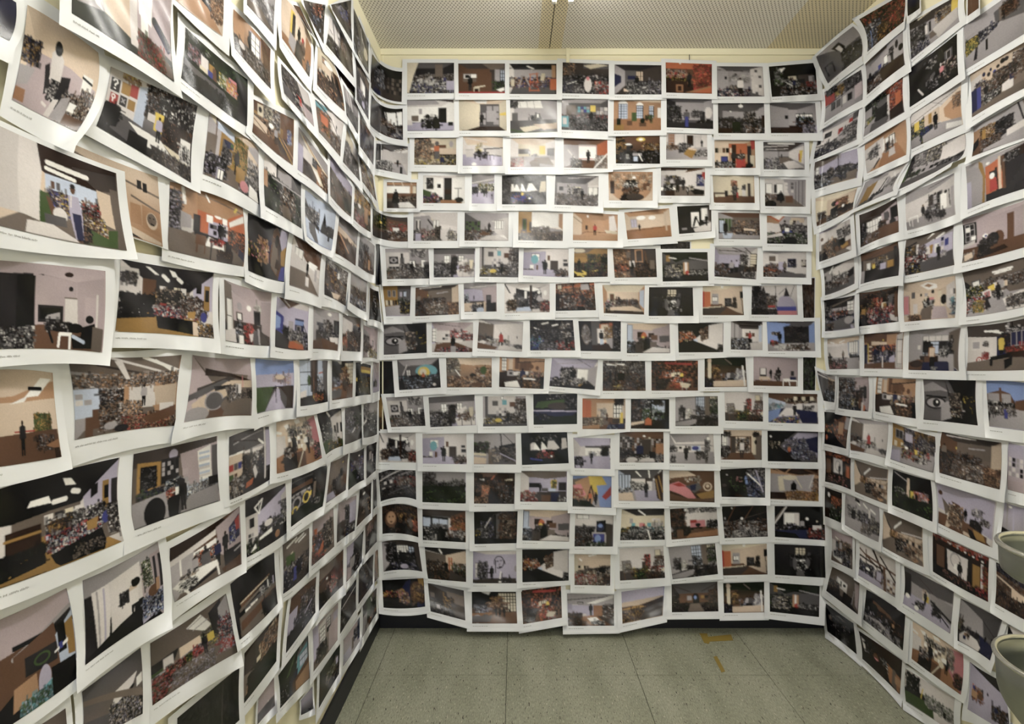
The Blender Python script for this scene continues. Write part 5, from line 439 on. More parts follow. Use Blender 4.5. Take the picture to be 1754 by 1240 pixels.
M3|788 605 1155 465 1105 890 778 1105|yellow hoops glowing in a black studio|Gkk;q0 10 50 8 60 30 0 34 K;l0 10 55 10 1 g;l30 0 32 28 1 g;q0 22 56 20 56 30 0 32 b;q0 38 50 36 54 62 0 68 G;n0 42 56 66 KvkwU;e14 58 12 14 G;e14 58 8 9 K;e40 56 10 13 y;e40 56 7 9 k;e10 72 8 9 y;e10 72 5 5 U;e52 52 3 6 y;n60 22 96 55 kdgKb;r60 30 66 70 D;r82 30 85 60 d;q0 76 99 60 99 99 0 99 N;n56 70 80 80 kw
M3|1190 435 1370 340 1345 720 1140 860|slumped shape on pale wall, brown edge|GDb;q0 10 80 0 80 60 10 60 D;q75 0 99 0 99 60 85 50 b;r58 30 76 50 K;q30 55 60 45 70 80 50 95 25 90 k;n20 50 60 90 KkD;r78 40 95 80 b;q0 80 30 80 45 99 0 99 v;q50 85 99 80 99 99 50 99 B;e72 15 3 2 y
M3|1387 340 1535 285 1535 615 1370 725|a bright crowd under dark foliage|GKK;n0 0 99 30 KdNK;n10 25 99 60 GvbDuK;n0 55 60 99 knNK;n50 60 99 85 vKUk;e65 15 3 3 W
M3|1560 270 1665 225 1655 520 1560 605|small pale banner in dusky room|GKk;r25 25 50 50 G;n0 50 99 99 KGkgk;r60 35 66 60 w
M4|1005 205 1215 60 1225 460 990 665|a yellow-red group in a tan workshop|GDD;q0 0 99 0 99 20 0 35 m;r5 20 20 50 o;n0 35 60 90 DKvobK;n50 20 90 85 dkEwDK;q30 70 50 60 46 99 20 99 o;e20 85 8 6 r;n20 50 36 70 Uv;n0 85 50 99 rDkb
M4|1270 13 1455 -72 1435 295 1252 425|stacked frames against mauve desk wall|GmK;r10 10 95 50 m;r38 25 62 65 K;n38 20 64 75 KGdk;n0 60 40 99 dbkD;q60 15 99 10 99 70 66 70 v;n50 75 99 99 kWkU;q0 55 30 50 30 99 0 99 d
M3|1490 720 1610 640 1605 960 1455 1105|dark brown shopfront reflections|GBk;n0 0 99 99 kKbdDk;e38 18 10 4 W;n40 40 80 80 DbEK;r25 35 45 55 D
M3|1628 610 1660 600 1668 885 1630 925|bluish grey strip hard by corner|Ggg
M4|148 850 603 522 640 1050 245 1427|an empty black platform with lit kiosks|Gkk;q14 42 70 34 86 30 86 34 14 52 b;l14 44 80 36 1 e;q10 52 60 44 60 48 10 58 D;q20 56 60 52 70 56 24 66 g;r22 60 32 66 W;r34 58 44 65 w;r46 58 50 64 W;n60 46 90 60 wKWkG;r78 40 80 52 W;r92 40 94 56 v;q8 66 99 54 99 80 60 99 4 99 D;q10 74 99 62 99 74 8 90 b;n60 70 99 95 kKk
M4|690 445 965 265 960 725 697 950|strip-lit workroom, green board, blue bin|GDK;q0 0 99 0 99 30 50 32 0 24 D;l14 12 50 4 3 W;l44 12 78 4 3 W;l56 16 85 10 2 W;l10 38 34 28 2 e;r10 30 40 52 n;r44 24 96 52 D;n0 50 99 72 KGkwvD;r34 62 48 88 u;n48 52 66 80 kUk;n0 64 34 99 KGUk;r70 36 74 60 K;n70 48 99 80 DKGb;q50 82 99 72 99 99 50 99 d
M4|1075 695 1320 485 1318 860 1067 1130|red-brown beams over flower-like pile|GbK;q0 0 70 0 70 25 0 30 D;q66 0 99 0 99 40 70 35 b;l0 40 60 25 2 K;n40 30 99 70 bkdKr;n30 55 70 85 ErwDpb;n0 65 40 99 kKdk;e30 38 3 3 W;n50 30 60 60 rb;q80 75 99 75 99 99 80 99 g
M4|1355 470 1530 290 1510 620 1350 830|a bent figure by a mauve wall|GvK;q0 0 50 0 45 45 0 55 v;n40 0 99 60 dkKNk;n20 40 90 99 kKGdk;q20 45 50 45 46 75 20 75 G;q0 60 30 70 30 99 0 99 m
M4|1545 245 1668 120 1665 410 1545 555|pale pinkish figure on stony ground|GDg;r30 10 55 50 p;n20 10 60 50 EpDG;n0 45 99 99 KgDgK;q60 0 99 0 99 40 70 40 d
M4|780 1000 1040 770 1030 1142 725 1567|a lamp slash over brown workshop aisle|GbK;l50 5 62 25 2 W;q0 20 30 30 30 70 0 75 v;q0 0 99 0 99 20 40 30 0 30 b;n40 20 99 80 bkDGvK;n20 50 90 99 KUGkv;l60 65 85 50 3 v;n0 70 50 99 kKk
M4|1300 1010 1455 790 1450 1110 1285 1370|a dotted light line above dark heap|GKK;l5 30 99 20 2 w;n0 35 99 99 kKdgkD;n20 70 60 90 kGg
M4|1480 700 1632 540 1625 845 1475 1060|dim bluish figure under rafters|GdK;n0 0 99 40 DgKd;n30 40 60 99 KUGk;r55 50 60 80 G;n50 30 90 70 dgKD
M5|1000 415 1265 130 1258 520 1010 850|small bright panes in a mauve wall|GmD;q20 10 80 0 80 10 20 25 w;w25 20 45 60 3 4 W;r50 12 68 45 K;w52 12 66 35 2 3 w;q0 0 20 0 20 70 0 80 v;n10 55 50 90 KkGDk;q60 40 99 30 99 99 60 99 m;r80 15 99 35 v
M5|295 660 655 240 625 740 290 1180|a brown tunnel with swirling light|GBk;q0 10 40 0 60 30 30 50 0 50 d;q40 20 90 0 99 40 50 60 E;n45 10 99 60 bDEBt;r35 40 46 48 e;q0 45 30 55 30 80 0 90 D;q10 70 40 55 30 80 5 88 t;n10 55 99 95 kBKdNk;q30 85 99 55 99 99 20 99 N
M5|1520 170 1665 -20 1665 240 1515 500|green-tinted pane with slanting glare|GgK;q20 0 70 0 60 60 30 70 n;l55 10 75 50 4 w;q0 40 30 40 30 99 0 99 G;q20 80 99 60 99 85 20 99 b;n50 30 99 70 gnKg
M5|645 890 955 470 970 915 665 1230|teal panelling above an orange-brown slope|GNK;q50 0 60 0 30 40 20 40 n;l55 30 75 0 2 G;q60 10 99 0 99 55 50 70 g;q60 20 96 10 96 50 50 70 c;w66 22 94 50 3 2 S;q30 55 60 45 50 99 20 99 U;q40 70 99 45 99 99 40 99 b;q50 75 99 60 99 99 50 99 t;n0 55 30 90 KGkN
M5|1075 870 1285 560 1275 870 1065 1230|dim olive print with streak of light|GNK;n0 30 99 80 NgKbN;q40 50 80 20 90 40 40 75 D;n30 30 90 60 dGDn;r80 30 90 50 v
M5|1320 520 1490 280 1490 530 1315 800|blue-jacketed figure in lilac room|GmG;q0 0 99 0 99 20 0 30 m;n60 20 99 60 UvWkU;r50 40 60 85 D;q0 60 40 60 50 99 0 99 v;r85 0 99 80 U
M5|440 1130 600 910 612 1200 430 1400|mauve print touching the frame bottom|Gmm;l60 60 70 80 6 W;q0 60 99 60 99 99 0 99 g
M5|880 1150 1000 1000 1010 1230 880 1300|lilac-grey low print near floor edge|GvK
M4|1645 480 1674 470 1677 790 1640 830|brown print edge showing beside corner|GTb|U
M1|140 50 615 185 597 715 155 665|green-coated figure at a mauve dining room|R0 80 15 62 wmmmd;q0 0 99 0 99 22 60 30 20 16 0 4 m;q0 0 16 4 18 85 8 88 0 60 D;w4 28 14 85 1 2 W;e52 36 5 5 W;n66 30 84 42 WewW;e32 36 5 7 G;r24 46 36 60 B;r26 48 34 58 W;r62 38 76 64 g;r63 40 75 62 K;r80 48 85 58 K;e30 36 4 6 G;q78 20 99 20 99 88 80 75 m;q74 74 99 84 99 99 60 99 d;n22 66 36 99 KwkGS;n44 64 60 99 rbprB;q62 72 74 70 76 99 64 99 G;q60 74 70 72 72 99 58 99 g;e65 68 5 6 B;q50 82 60 80 58 92 54 96 w;q0 82 20 76 22 99 0 99 w;r28 86 36 99 W|t-30,10
M1|665 215 992 320 980 760 650 725|blue-lit glass beyond orange tabletop, white room|R30 99 12 62 wvvvK;q5 0 70 0 35 18 b;l20 2 38 12 2 w;q0 28 22 36 20 70 0 74 u;q0 36 14 40 12 60 0 64 s;r36 42 50 78 G;r56 34 84 60 U;r56 38 84 46 s;r62 48 74 76 G;r64 50 72 66 K;n20 56 36 82 Kkg;n40 60 92 84 KwgkvG;l84 45 97 66 2 K;q0 66 30 74 30 99 0 99 K;q40 84 62 80 96 92 88 99 36 97 o;q48 82 62 80 90 90 70 88 T;n84 70 99 99 kGUv
M1|1035 320 1290 385 1278 768 1030 745|an easel between dark canvases, grey studio|R30 60 20 55 GGGGD;q0 0 99 0 99 10 60 22 25 20 0 12 G;e60 10 8 4 W;r18 36 34 56 K;n18 36 34 56 kGU;r48 24 58 45 d;n38 30 70 78 GKgwd;l56 36 36 78 3 D;r76 22 99 58 K;n60 56 99 80 KGkUw;n10 56 46 85 GKgd;q60 68 96 66 99 80 70 92 w;q0 80 30 72 99 84 99 99 0 99 b;q66 82 84 78 92 99 70 99 b
M1|1330 395 1510 440 1503 775 1328 765|amber round lamp over crowded shelves|GwD;q0 0 99 0 99 10 50 20 0 8 D;q0 8 50 18 45 60 0 66 w;q50 18 99 8 99 70 60 50 D;e80 24 9 6 o;e80 24 5 3 y;n55 26 95 62 KGkwU;n25 45 99 99 kKgGDb;q0 56 20 50 16 80 0 84 b;n0 56 20 82 brtE;n40 70 80 92 GTwK
M1|1535 505 1680 545 1670 850 1530 835|a desk at end of mauve corridor|R40 80 25 55 mmGmm;q0 0 99 0 99 20 60 28 0 10 m;n0 30 40 80 GKgDG;r58 42 68 62 K;r60 44 67 60 G;n20 60 60 80 KGb;q30 82 70 72 99 80 90 99 30 99 W;n40 74 99 99 wkyGe;l10 70 60 80 2 g
L1|-700 -560 135 20 80 340 -700 -120|a deep blue rounded shape, beside pale-topped painter print|GUK|x12,12,14,55
L5|110 1440 480 1210 500 1720 110 1990|dim grey shapes, below the turquoise cushions print|GDK;n0 30 99 99 GKd
'''

RIGHT = r'''
@R
R1|85 455 380 212 450 450 180 672|a curved attic window and dark furniture|GGG;q0 0 99 0 99 99 0 99 g;q0 0 99 0 99 40 60 45 30 20 G;q38 18 58 14 66 38 62 60 46 35 k;q46 26 56 24 60 45 58 60 w;q52 50 62 45 60 99 52 99 k;r8 55 30 85 K;q12 58 28 62 26 88 12 85 g;n56 50 99 90 kKGkw;n50 70 99 99 kKg|r32,-22 l-10,-10
R1|430 155 800 -60 785 175 495 418|a jungle of hanging fruit and foliage|GNN;n0 0 99 99 nkNobKr;n60 20 99 80 roKkbn;n0 30 40 99 SkUKwG;n30 50 60 99 YbkK;l20 40 50 35 3 K;l12 50 14 99 2 s|l25,-10
R1|820 -60 920 -100 915 65 820 130|dark bluish print at upper edge|GUk
R1|478 510 780 245 798 520 490 765|mauve room with hanging sculpture and window|R0 60 10 70 DGGGB;q60 0 99 0 99 70 60 72 G;w50 30 60 62 1 1 W;r68 20 74 70 K;n66 20 76 40 kKG;e84 22 4 12 K;e94 40 6 10 k;r34 42 42 58 u;n0 55 60 85 KdGkU;e10 50 4 8 K;q0 70 60 60 99 62 99 99 0 99 B;n0 75 40 99 wKGb
R1|150 740 445 560 458 800 150 985|red and yellow posters along a fence|R0 60 0 45 GGGgG;r0 12 28 50 r;n28 8 55 40 YyGK;n5 0 35 20 kGk;q0 60 60 40 99 30 99 99 0 99 G;f15 50 75 82 4 1 Kgw;l48 40 48 85 2 k;n55 0 99 40 gGKg;q80 40 99 35 99 80 80 85 m;l0 55 99 35 2 K
R1|832 190 1230 -40 1235 175 845 480|planks and columns along a pale aisle|R0 60 20 60 DGGGG;q0 0 99 0 99 20 60 30 0 20 d;l20 5 99 -15 3 e;n0 25 35 80 KGkg;r34 35 38 60 w;r42 30 46 60 K;n55 15 99 50 GeGYb;r88 5 99 45 y;q50 60 99 40 99 80 60 99 w;q38 68 50 64 58 85 44 85 D;n0 70 40 99 vGwkU;n60 20 66 45 kG
R1|825 560 1215 270 1225 600 835 862|a chandelier in a nearly black salon|Gkk;q0 0 60 0 50 20 0 20 K;n38 12 62 34 kGkK;n42 14 58 30 GkKw;r76 20 90 45 g;w80 24 88 44 1 1 K;n64 45 99 75 kepkwK;l68 42 72 70 2 w;r36 45 46 85 K;q46 55 56 50 58 85 52 92 g;n40 62 60 90 kGK;p70 80 34 p;l20 70 30 90 3 w;n78 50 86 90 kEK
R1|478 860 782 615 795 900 465 1100|a tree-lined alley with orange figures|GGG;n0 0 60 70 NngGkN;q0 20 20 20 20 60 0 70 G;n8 50 25 70 nyGG;n60 0 99 70 obrKwo;r82 30 95 70 o;q60 20 66 20 66 80 60 80 w;r35 20 60 50 g;q30 45 34 45 34 90 30 90 K;n30 40 60 90 KkNd;q66 70 99 62 99 99 66 99 B;q0 75 30 60 20 99 0 99 G;q20 75 60 80 60 99 15 99 g
R1|845 925 1250 655 1265 1000 850 1200|woman in black dress under a sloping roof|R25 60 30 62 wEGED;q0 0 99 0 99 10 60 30 25 34 0 30 w;l40 0 70 30 1 G;l0 28 99 10 1 D;q60 30 99 8 99 99 60 66 E;q68 38 99 18 99 80 88 82 70 60 t;n85 20 99 50 tdDt;q28 30 60 26 60 66 28 66 E;r38 30 44 55 Y;n0 35 28 99 nGyKNw;r8 32 18 55 y;q0 75 22 70 20 99 0 99 G;n20 60 45 90 nuKN;r52 65 62 85 w;w53 68 61 82 1 1 E;q25 80 60 68 99 80 99 99 25 99 G;q72 78 99 88 99 99 70 92 W;p52 80 46 k;q48 46 56 46 56 68 48 68 k
R1|1300 -100 1390 -170 1390 65 1300 130|brown-red print at top edge|Gbb
R1|1270 215 1800 -160 1800 245 1285 560|yellow-lit windows in a grey gym|R28 60 35 58 GGGDG;q0 0 99 0 99 10 50 25 0 30 G;w2 38 28 70 4 4 y;n2 40 28 70 yKny;q48 15 99 5 99 60 50 40 g;r56 12 62 40 D;n60 10 84 40 dKD;n24 36 52 66 KGkwU;q0 75 60 45 99 60 99 99 0 99 G;q18 66 22 64 20 92 14 92 K;q34 62 38 60 38 85 34 85 k;n60 12 80 35 kb
R1|1318 600 1810 306 1810 682 1335 945|blue cabinet under wall of painted discs|R20 99 0 60 EEwED;q0 0 99 0 99 12 60 8 0 18 E;n8 30 26 60 GwtUK;e24 20 3 5 U;e32 26 3 5 K;e36 18 2 4 U;e42 28 3 5 u;e48 20 3 4 K;e56 14 4 6 k;e62 14 4 5 K;n40 28 72 70 dKDGbk;n8 40 40 80 GebKwD;r0 42 16 90 u;q0 42 10 40 10 92 0 95 U;p26 80 36 K;n22 65 50 92 GKWk;q54 66 72 60 72 85 54 82 w;r66 54 72 64 U;q0 92 54 84 99 80 99 99 0 99 D;n72 10 99 60 DKwb
R1|1345 1020 1820 750 1820 1090 1335 1260|wheels and benches in a plank hall|R20 99 0 60 GGtGG;q0 0 99 0 99 10 0 20 G;n12 20 40 60 Ytbek;r16 28 22 60 Y;n40 20 70 60 KkGgkd;e52 38 5 9 k;e60 32 4 8 K;l78 0 90 60 3 K;l86 0 98 50 3 D;q40 62 68 50 70 62 44 78 K;q60 60 99 48 99 66 60 78 w;q0 78 14 50 18 60 20 99 0 99 b;q0 60 10 45 10 70 0 90 k;n15 60 50 99 DbkG;q20 90 99 70 99 99 20 99 G
R1|110 1050 430 880 410 1120 65 1279|red pictures over a rubble-strewn gallery|R0 99 8 62 wwwwG;r2 30 12 52 K;r20 22 38 40 K;q0 0 99 0 99 12 0 14 G;r56 28 66 45 r;r80 12 88 25 r;r88 0 99 22 g;p62 75 40 r;n0 60 99 90 GKkgwG;q60 45 99 20 99 60 50 80 G;l60 55 99 40 2 k;n70 30 99 60 wKG;q0 60 30 70 0 90 w;n0 70 60 99 KwgU
R2|475 85 805 -120 808 165 492 315|a crown drawing by a tan corridor|R50 80 15 55 EEWEt;q0 0 99 0 99 10 50 20 0 30 t;q0 20 48 12 42 72 6 99 0 99 w;l12 40 30 35 3 K;n10 30 34 60 wKGw;l12 60 34 55 2 K;r14 32 30 58 G;n14 34 32 56 GKw;q72 10 99 0 99 99 80 70 t;w62 20 74 50 2 1 W;w52 22 60 45 1 1 W;q48 55 78 50 99 99 30 99 T;n50 35 62 62 bwDk;p56 62 28 k;p68 62 30 D;q60 60 72 58 74 80 58 82 w;l20 92 36 72 4 K
R2|860 185 1280 -10 1165 240 745 445|a stretched glass-roofed gallery, green plants|R10 99 20 60 GGnGG;q0 0 60 0 50 35 10 40 g;w32 2 66 38 7 3 e;n34 5 66 40 eKgw;q60 10 99 0 99 60 60 50 w;n4 55 30 70 nNKG;q0 10 8 5 14 50 4 60 K;r46 52 52 62 k;r54 50 60 60 k;r34 55 38 64 k;q60 60 99 40 99 60 60 75 K;n62 50 99 68 GgKk;q0 80 60 68 99 62 99 99 0 99 g;n10 0 32 40 wGgG|r50,30
R2|75 225 412 115 412 350 72 445|scattered visitors in a tall lilac hall|R10 65 15 70 GvGvE;q0 0 60 0 50 15 0 30 D;w4 22 12 60 1 3 W;l58 0 60 60 2 K;l86 0 86 70 3 g;q65 0 99 0 99 70 65 65 v;n0 50 99 80 KGkwdU;n32 42 48 62 KwDk;n55 42 85 70 KkdG;q35 80 99 68 99 99 30 99 D;n0 75 40 99 wKSGk;n60 66 75 85 UkKw
R2|480 385 815 225 705 455 378 608|a smeared pale room with dark shapes|R0 99 15 60 wGYwG;q0 0 99 0 99 8 0 15 G;q60 5 99 0 99 20 80 25 w;q14 15 40 12 34 70 8 80 Y;q40 14 70 18 66 60 34 60 w;l66 20 58 60 4 K;n40 50 70 70 KGk;q0 78 99 62 99 99 0 99 G;q40 62 52 60 48 95 30 95 k;n8 65 40 99 gKGn;n74 30 99 50 wGgw;l80 12 90 25 2 W|r-40,40 l-20,60
R2|80 515 418 425 380 600 90 740|a man admiring a warm painted portrait|R30 99 15 75 EEEtE;q0 0 99 0 99 8 60 22 30 20 e;q0 10 32 20 32 75 0 85 e;q52 28 84 24 84 75 54 78 b;n54 30 82 75 btb;n6 55 26 85 KGbwk;q0 85 40 78 99 66 99 99 0 99 b;e50 42 7 10 k;q42 58 60 52 62 92 38 99 k;e58 44 4 6 p;n60 65 99 90 kbdK;n30 85 60 99 kKwe;e74 62 3 6 W
R2|430 650 730 510 748 785 440 910|bright doors in a dim timber living room|R15 60 28 62 DWKDb;q0 0 99 0 99 12 60 30 15 32 0 25 B;l15 20 70 28 2 d;w20 32 50 72 4 2 W;q0 22 18 30 18 99 0 99 K;n0 30 18 99 kKGk;q60 25 99 8 99 70 60 60 m;f64 26 96 50 2 1 Kgk;r66 25 76 52 g;r82 18 98 52 k;p56 82 44 k;n50 50 70 75 bKGd;e86 62 8 10 K;q18 75 60 65 99 66 99 99 0 99 b;q14 88 42 75 45 92 20 99 v;n20 70 50 95 GDb
R2|805 470 1195 310 1205 645 815 775|white easel and shelves in pale studio|R0 55 25 70 wwwww;q0 0 99 0 99 5 55 20 0 30 G;l50 10 99 0 1 g;q55 20 99 5 99 85 55 72 w;n50 30 76 68 KGdwkE;f52 26 74 60 3 6 KdG;q74 36 86 34 86 72 74 74 W;l74 74 72 90 2 g;l90 32 92 72 2 K;q94 28 99 28 99 80 94 80 G;r36 44 40 50 E;p38 82 38 K;n44 60 66 72 WkvG;q0 78 55 70 99 78 99 99 0 99 G;l6 70 26 68 3 W;l6 70 8 90 2 W;l26 68 26 84 2 W;l14 72 14 92 2 w;n66 74 80 90 Kkg;n42 68 70 82 KG;e84 34 3 4 k
R2|1285 260 1850 15 1850 408 1300 605|red coat behind golden tree trunks|R30 50 20 80 oEGoK;q0 0 99 0 99 10 50 12 30 22 G;q0 10 32 20 30 99 0 99 G;q30 20 50 16 50 82 30 90 o;q50 10 99 0 99 99 60 82 B;e34 14 3 3 W;q20 0 26 8 30 40 28 99 24 99 26 40 20 14 Y;q49 8 53 8 54 88 50 90 E;q44 30 48 30 50 92 46 92 B;q54 10 58 10 60 85 56 85 b;r36 35 46 50 K;n60 10 78 30 wKGk;e40 46 4 7 W;q36 55 46 52 48 80 36 82 r;n50 90 99 99 kBK;q60 30 99 20 99 99 60 99 K;r0 40 6 99 v;q30 84 56 82 60 99 30 99 K
R2|110 790 355 680 370 930 110 1025|driftwood stacked in white studio|R0 60 5 65 vwwwD;q60 0 99 0 99 90 60 65 w;n60 15 99 45 wwkwd;q40 30 46 30 60 70 40 85 b;q20 60 45 28 50 60 35 99 20 99 E;q8 45 22 45 18 99 5 99 D;n20 40 55 95 bEDKt;n45 45 62 75 KbK;q50 68 99 62 99 85 55 88 b;q68 72 90 66 92 78 75 84 Y;e10 28 5 6 b;n60 50 80 70 KNk;q0 80 20 70 30 99 0 99 K|key=drift
R2|440 965 740 860 745 1135 440 1205|a yellow coat and butterflies, dim room|R0 70 20 65 DdKdK;q0 0 99 0 99 20 0 25 b;l10 25 60 10 1 d;n35 30 70 48 DekYd;q5 25 70 40 70 75 5 75 D;r16 38 24 70 W;r30 42 40 68 Y;n40 42 60 70 kGKd;r52 50 66 75 v;r70 48 85 78 Y;r88 10 96 80 K;q0 72 99 68 99 99 0 99 K;n5 60 40 85 kKk;r0 60 8 99 G;p35 75 34 y
R2|808 850 1190 730 1195 1050 800 1135|strip-lit studio with black-clad man and bottles|R30 99 28 62 GvKGD;q0 0 99 0 99 8 60 25 30 30 0 20 D;q48 16 54 12 64 6 58 4 W;l68 20 82 12 4 W;l44 30 62 22 3 w;l0 24 25 16 3 K;n0 25 26 60 KkGYNd;r26 22 30 70 w;q30 30 99 14 99 68 30 64 v;r46 36 56 56 w;r64 34 72 55 W;q54 34 62 32 60 56 56 56 Y;q84 28 92 26 92 44 84 46 u;f76 20 82 55 1 3 UGw;n30 30 46 50 bKGv;n0 50 30 85 WkGrKE;q8 58 50 55 52 66 8 72 o;n8 52 50 70 KwkGWr;n8 72 34 99 kUykWk;q34 74 99 58 99 99 34 99 g;p72 78 42 k;q69 48 76 48 76 66 69 66 k;n76 55 85 68 vGw
R2|1255 690 1850 500 1850 880 1255 1035|teal-framed window beside large round barrel|R0 99 5 70 mmmmb;q0 0 99 0 99 6 30 12 0 14 m;r0 12 20 60 K;w3 16 17 55 2 3 K;r4 22 10 32 W;r12 44 18 52 W;q0 60 18 55 18 62 0 68 w;r64 15 72 80 b;e52 62 8 16 b;e44 62 9 15 K;r36 50 50 78 K;l33 45 33 92 2 v;n24 58 44 80 Kkgd;e33 50 4 4 W;e34 51 2 2 u;q0 80 30 76 99 74 99 99 0 99 b;n0 80 16 99 wEGD;q2 84 14 80 16 92 4 98 E;q20 88 60 80 66 90 24 99 B;n24 70 40 92 Kdk
R3|140 95 385 10 392 215 155 310|a tilted crowded white art studio|R30 99 10 60 GwGwG;q0 0 70 0 50 10 0 20 g;l20 25 34 5 4 W;n0 30 30 70 GKwkG;q40 10 99 0 99 60 40 50 w;r60 25 72 40 w;r76 20 84 45 w;n30 40 90 75 wkWGkw;q80 40 99 30 99 80 80 80 K;n0 55 60 90 KGwDk;r8 30 24 50 G;q0 85 40 80 99 60 99 99 0 99 g;n40 60 80 80 Gwgb
R3|147 350 395 308 395 570 155 597|purple rafters over a crowded long hall|R25 75 30 60 dGGGv;q0 0 99 0 99 10 75 28 25 30 0 20 K;l20 25 90 5 3 D;l60 0 62 40 2 K;n0 20 25 80 GKwkg;w78 15 96 45 2 3 W;r62 38 72 50 W;n25 40 80 68 bDKvoU;n0 55 99 85 KUGkv;q20 72 70 60 90 99 10 99 g;e82 72 14 12 G;n0 75 30 99 KGbk
R3|430 290 745 232 745 520 430 558|night market stall heaped with red goods|Gkk;q0 0 99 0 99 15 60 22 0 15 b;n0 5 99 40 dKbkB;e45 25 8 4 r;n38 25 60 45 krbeo;r60 38 70 60 e;r64 40 72 60 Y;n75 20 92 75 KGDk;q78 20 90 20 82 75 76 75 g;n5 35 40 70 NKYkd;n25 50 90 92 rwkbpeK;n30 70 85 97 wrkUGk;q80 72 99 85 99 99 82 92 w;r92 20 99 85 b;r6 50 16 65 Y
R3|792 215 1200 150 1198 490 792 523|pink canvas at left of skylit corridor|R42 72 30 66 tEEEE;q0 0 99 0 99 10 72 28 42 34 0 20 E;q34 10 48 4 66 12 68 22 50 24 W;q42 12 50 8 60 14 52 18 t;q0 18 42 34 42 70 0 99 E;r0 36 10 80 p;w0 34 11 82 1 1 p;q11 36 13 36 14 80 12 80 T;r17 26 23 40 g;r34 32 37 38 K;f42 30 50 50 1 2 GeD;r52 44 60 58 p;e59 30 3 5 K;r68 30 74 45 e;r74 40 78 66 e;e79 52 6 12 k;q84 20 99 10 99 90 84 70 w;f90 28 99 45 2 1 wgK;n92 50 99 90 WGcU;n40 52 60 72 kKwWk;q38 70 58 64 56 99 30 99 D;q60 66 82 70 88 99 56 99 m;n10 85 34 99 bKdt;p50 66 26 K;r20 56 28 80 w
R3|1258 130 1850 -15 1850 380 1290 483|yellow flowers under a piped studio ceiling|R10 85 30 62 gDKDG;q0 0 99 0 99 20 60 28 10 34 0 20 D;l44 16 70 14 3 W;l46 20 68 18 2 W;r10 24 24 34 g;q12 28 22 26 22 38 14 40 W;l24 34 99 26 2 G;n30 28 99 48 dGKwDb;f42 36 62 50 5 1 wEG;q34 44 44 40 44 52 36 52 y;r48 34 56 50 G;n0 36 28 70 kwKyGn;q25 52 38 48 40 72 28 72 w;q28 54 37 52 37 66 28 66 p;n0 60 34 90 KWkrGwS;e18 78 7 10 y;n10 70 26 92 yYnG;r30 64 38 86 K;q34 70 60 55 70 70 40 92 G;n40 56 56 68 KGw;q55 74 80 64 99 68 99 99 62 99 w;n60 70 99 92 KGwD;p49 74 36 K
R3|175 660 432 632 433 898 190 903|white loft with a cloth-covered floor|R0 65 25 62 wwwwG;q0 0 99 0 99 15 60 18 0 16 E;l10 12 22 14 3 W;l40 14 56 8 3 W;e50 18 5 2 W;q65 15 99 12 99 60 68 58 S;w70 15 95 55 4 1 W;l70 50 99 52 2 G;n72 58 99 72 kKgG;q0 70 60 66 99 66 99 99 0 99 G;n0 70 60 95 DKpGwgd;n5 84 60 99 pKDp;p51 74 34 D;n4 52 10 80 KDk
R3|470 622 790 603 780 903 470 898|yellow stairs and people in blue studio|R0 70 25 60 btotm;q0 0 99 0 82 20 0 25 b;q60 5 85 5 85 40 60 30 t;q8 25 20 25 24 82 10 82 b;l10 28 12 82 2 y;f11 30 22 82 1 12 bEb;q20 22 60 26 60 34 20 32 E;q0 30 8 30 8 85 0 90 U;n22 35 82 65 UKvbok;n26 50 80 90 KvUGkU;e52 45 4 8 o;e51 20 2 2 y;r52 48 62 58 g;q84 8 99 0 99 99 82 95 w;l86 12 86 90 2 G;w86 20 98 85 1 2 w;q68 68 80 60 82 88 66 85 v;n40 60 62 75 vwU;q0 86 82 80 82 99 0 99 b;p30 78 38 U;r48 65 50 95 w
R3|832 600 1248 570 1232 917 825 908|beige-jacketed person at gridded office window|R30 80 12 78 DGGGU;q0 0 99 0 99 4 80 12 30 18 G;w30 16 80 60 4 2 S;w30 16 80 30 4 1 w;r30 30 46 55 k;n32 30 46 55 kKk;r62 30 78 62 K;n66 50 80 66 kWG;q80 10 99 0 99 99 86 85 D;n80 28 88 60 KGk;f18 36 26 50 1 1 wgw;q24 64 62 64 62 80 26 80 B;r34 66 52 80 b;q0 80 20 72 32 75 30 99 0 99 b;e16 84 14 9 B;q30 80 80 78 90 99 28 99 U;r82 60 90 99 G;p49 96 62 T;q44 46 55 46 54 66 44 66 E;q46 66 54 66 54 92 46 92 k;n46 92 54 97 WU
R3|1298 560 1850 475 1850 905 1293 915|red target panels and a yellow shirt|R0 45 28 70 dwwUD;q0 0 99 0 99 15 45 28 0 22 d;l28 14 48 16 3 W;l40 16 60 24 3 W;l60 8 72 18 3 w;q0 24 40 28 38 76 0 82 w;r6 32 20 54 w;r8 36 18 50 G;r24 36 32 46 G;n24 36 32 46 Gwd;r14 68 25 84 w;e19 76 5 7 r;e19 76 3 4 W;e19 76 1 2 r;r26 60 33 74 r;n26 60 33 74 rwr;r52 20 99 60 K;n52 24 99 55 KUkbK;w66 22 88 50 3 1 U;q58 56 99 54 99 64 58 64 b;n58 52 99 60 rbErK;r60 62 99 82 B;q0 82 50 72 99 76 99 99 0 99 D;q35 70 66 64 68 72 38 78 k;q35 74 40 74 40 90 36 90 k;q56 78 68 72 68 88 58 98 k;p52 66 40 y;q48 40 56 40 55 56 48 56 y;n60 10 80 20 wGk
R4|92 70 235 115 230 325 145 310|grey vaulting cropped at the corner|GGK;q0 0 60 10 80 60 60 90 0 60 g;l0 10 60 15 3 w;q60 10 99 15 99 60 80 60 E;n60 20 99 99 bDEkK;n30 60 99 99 kKS
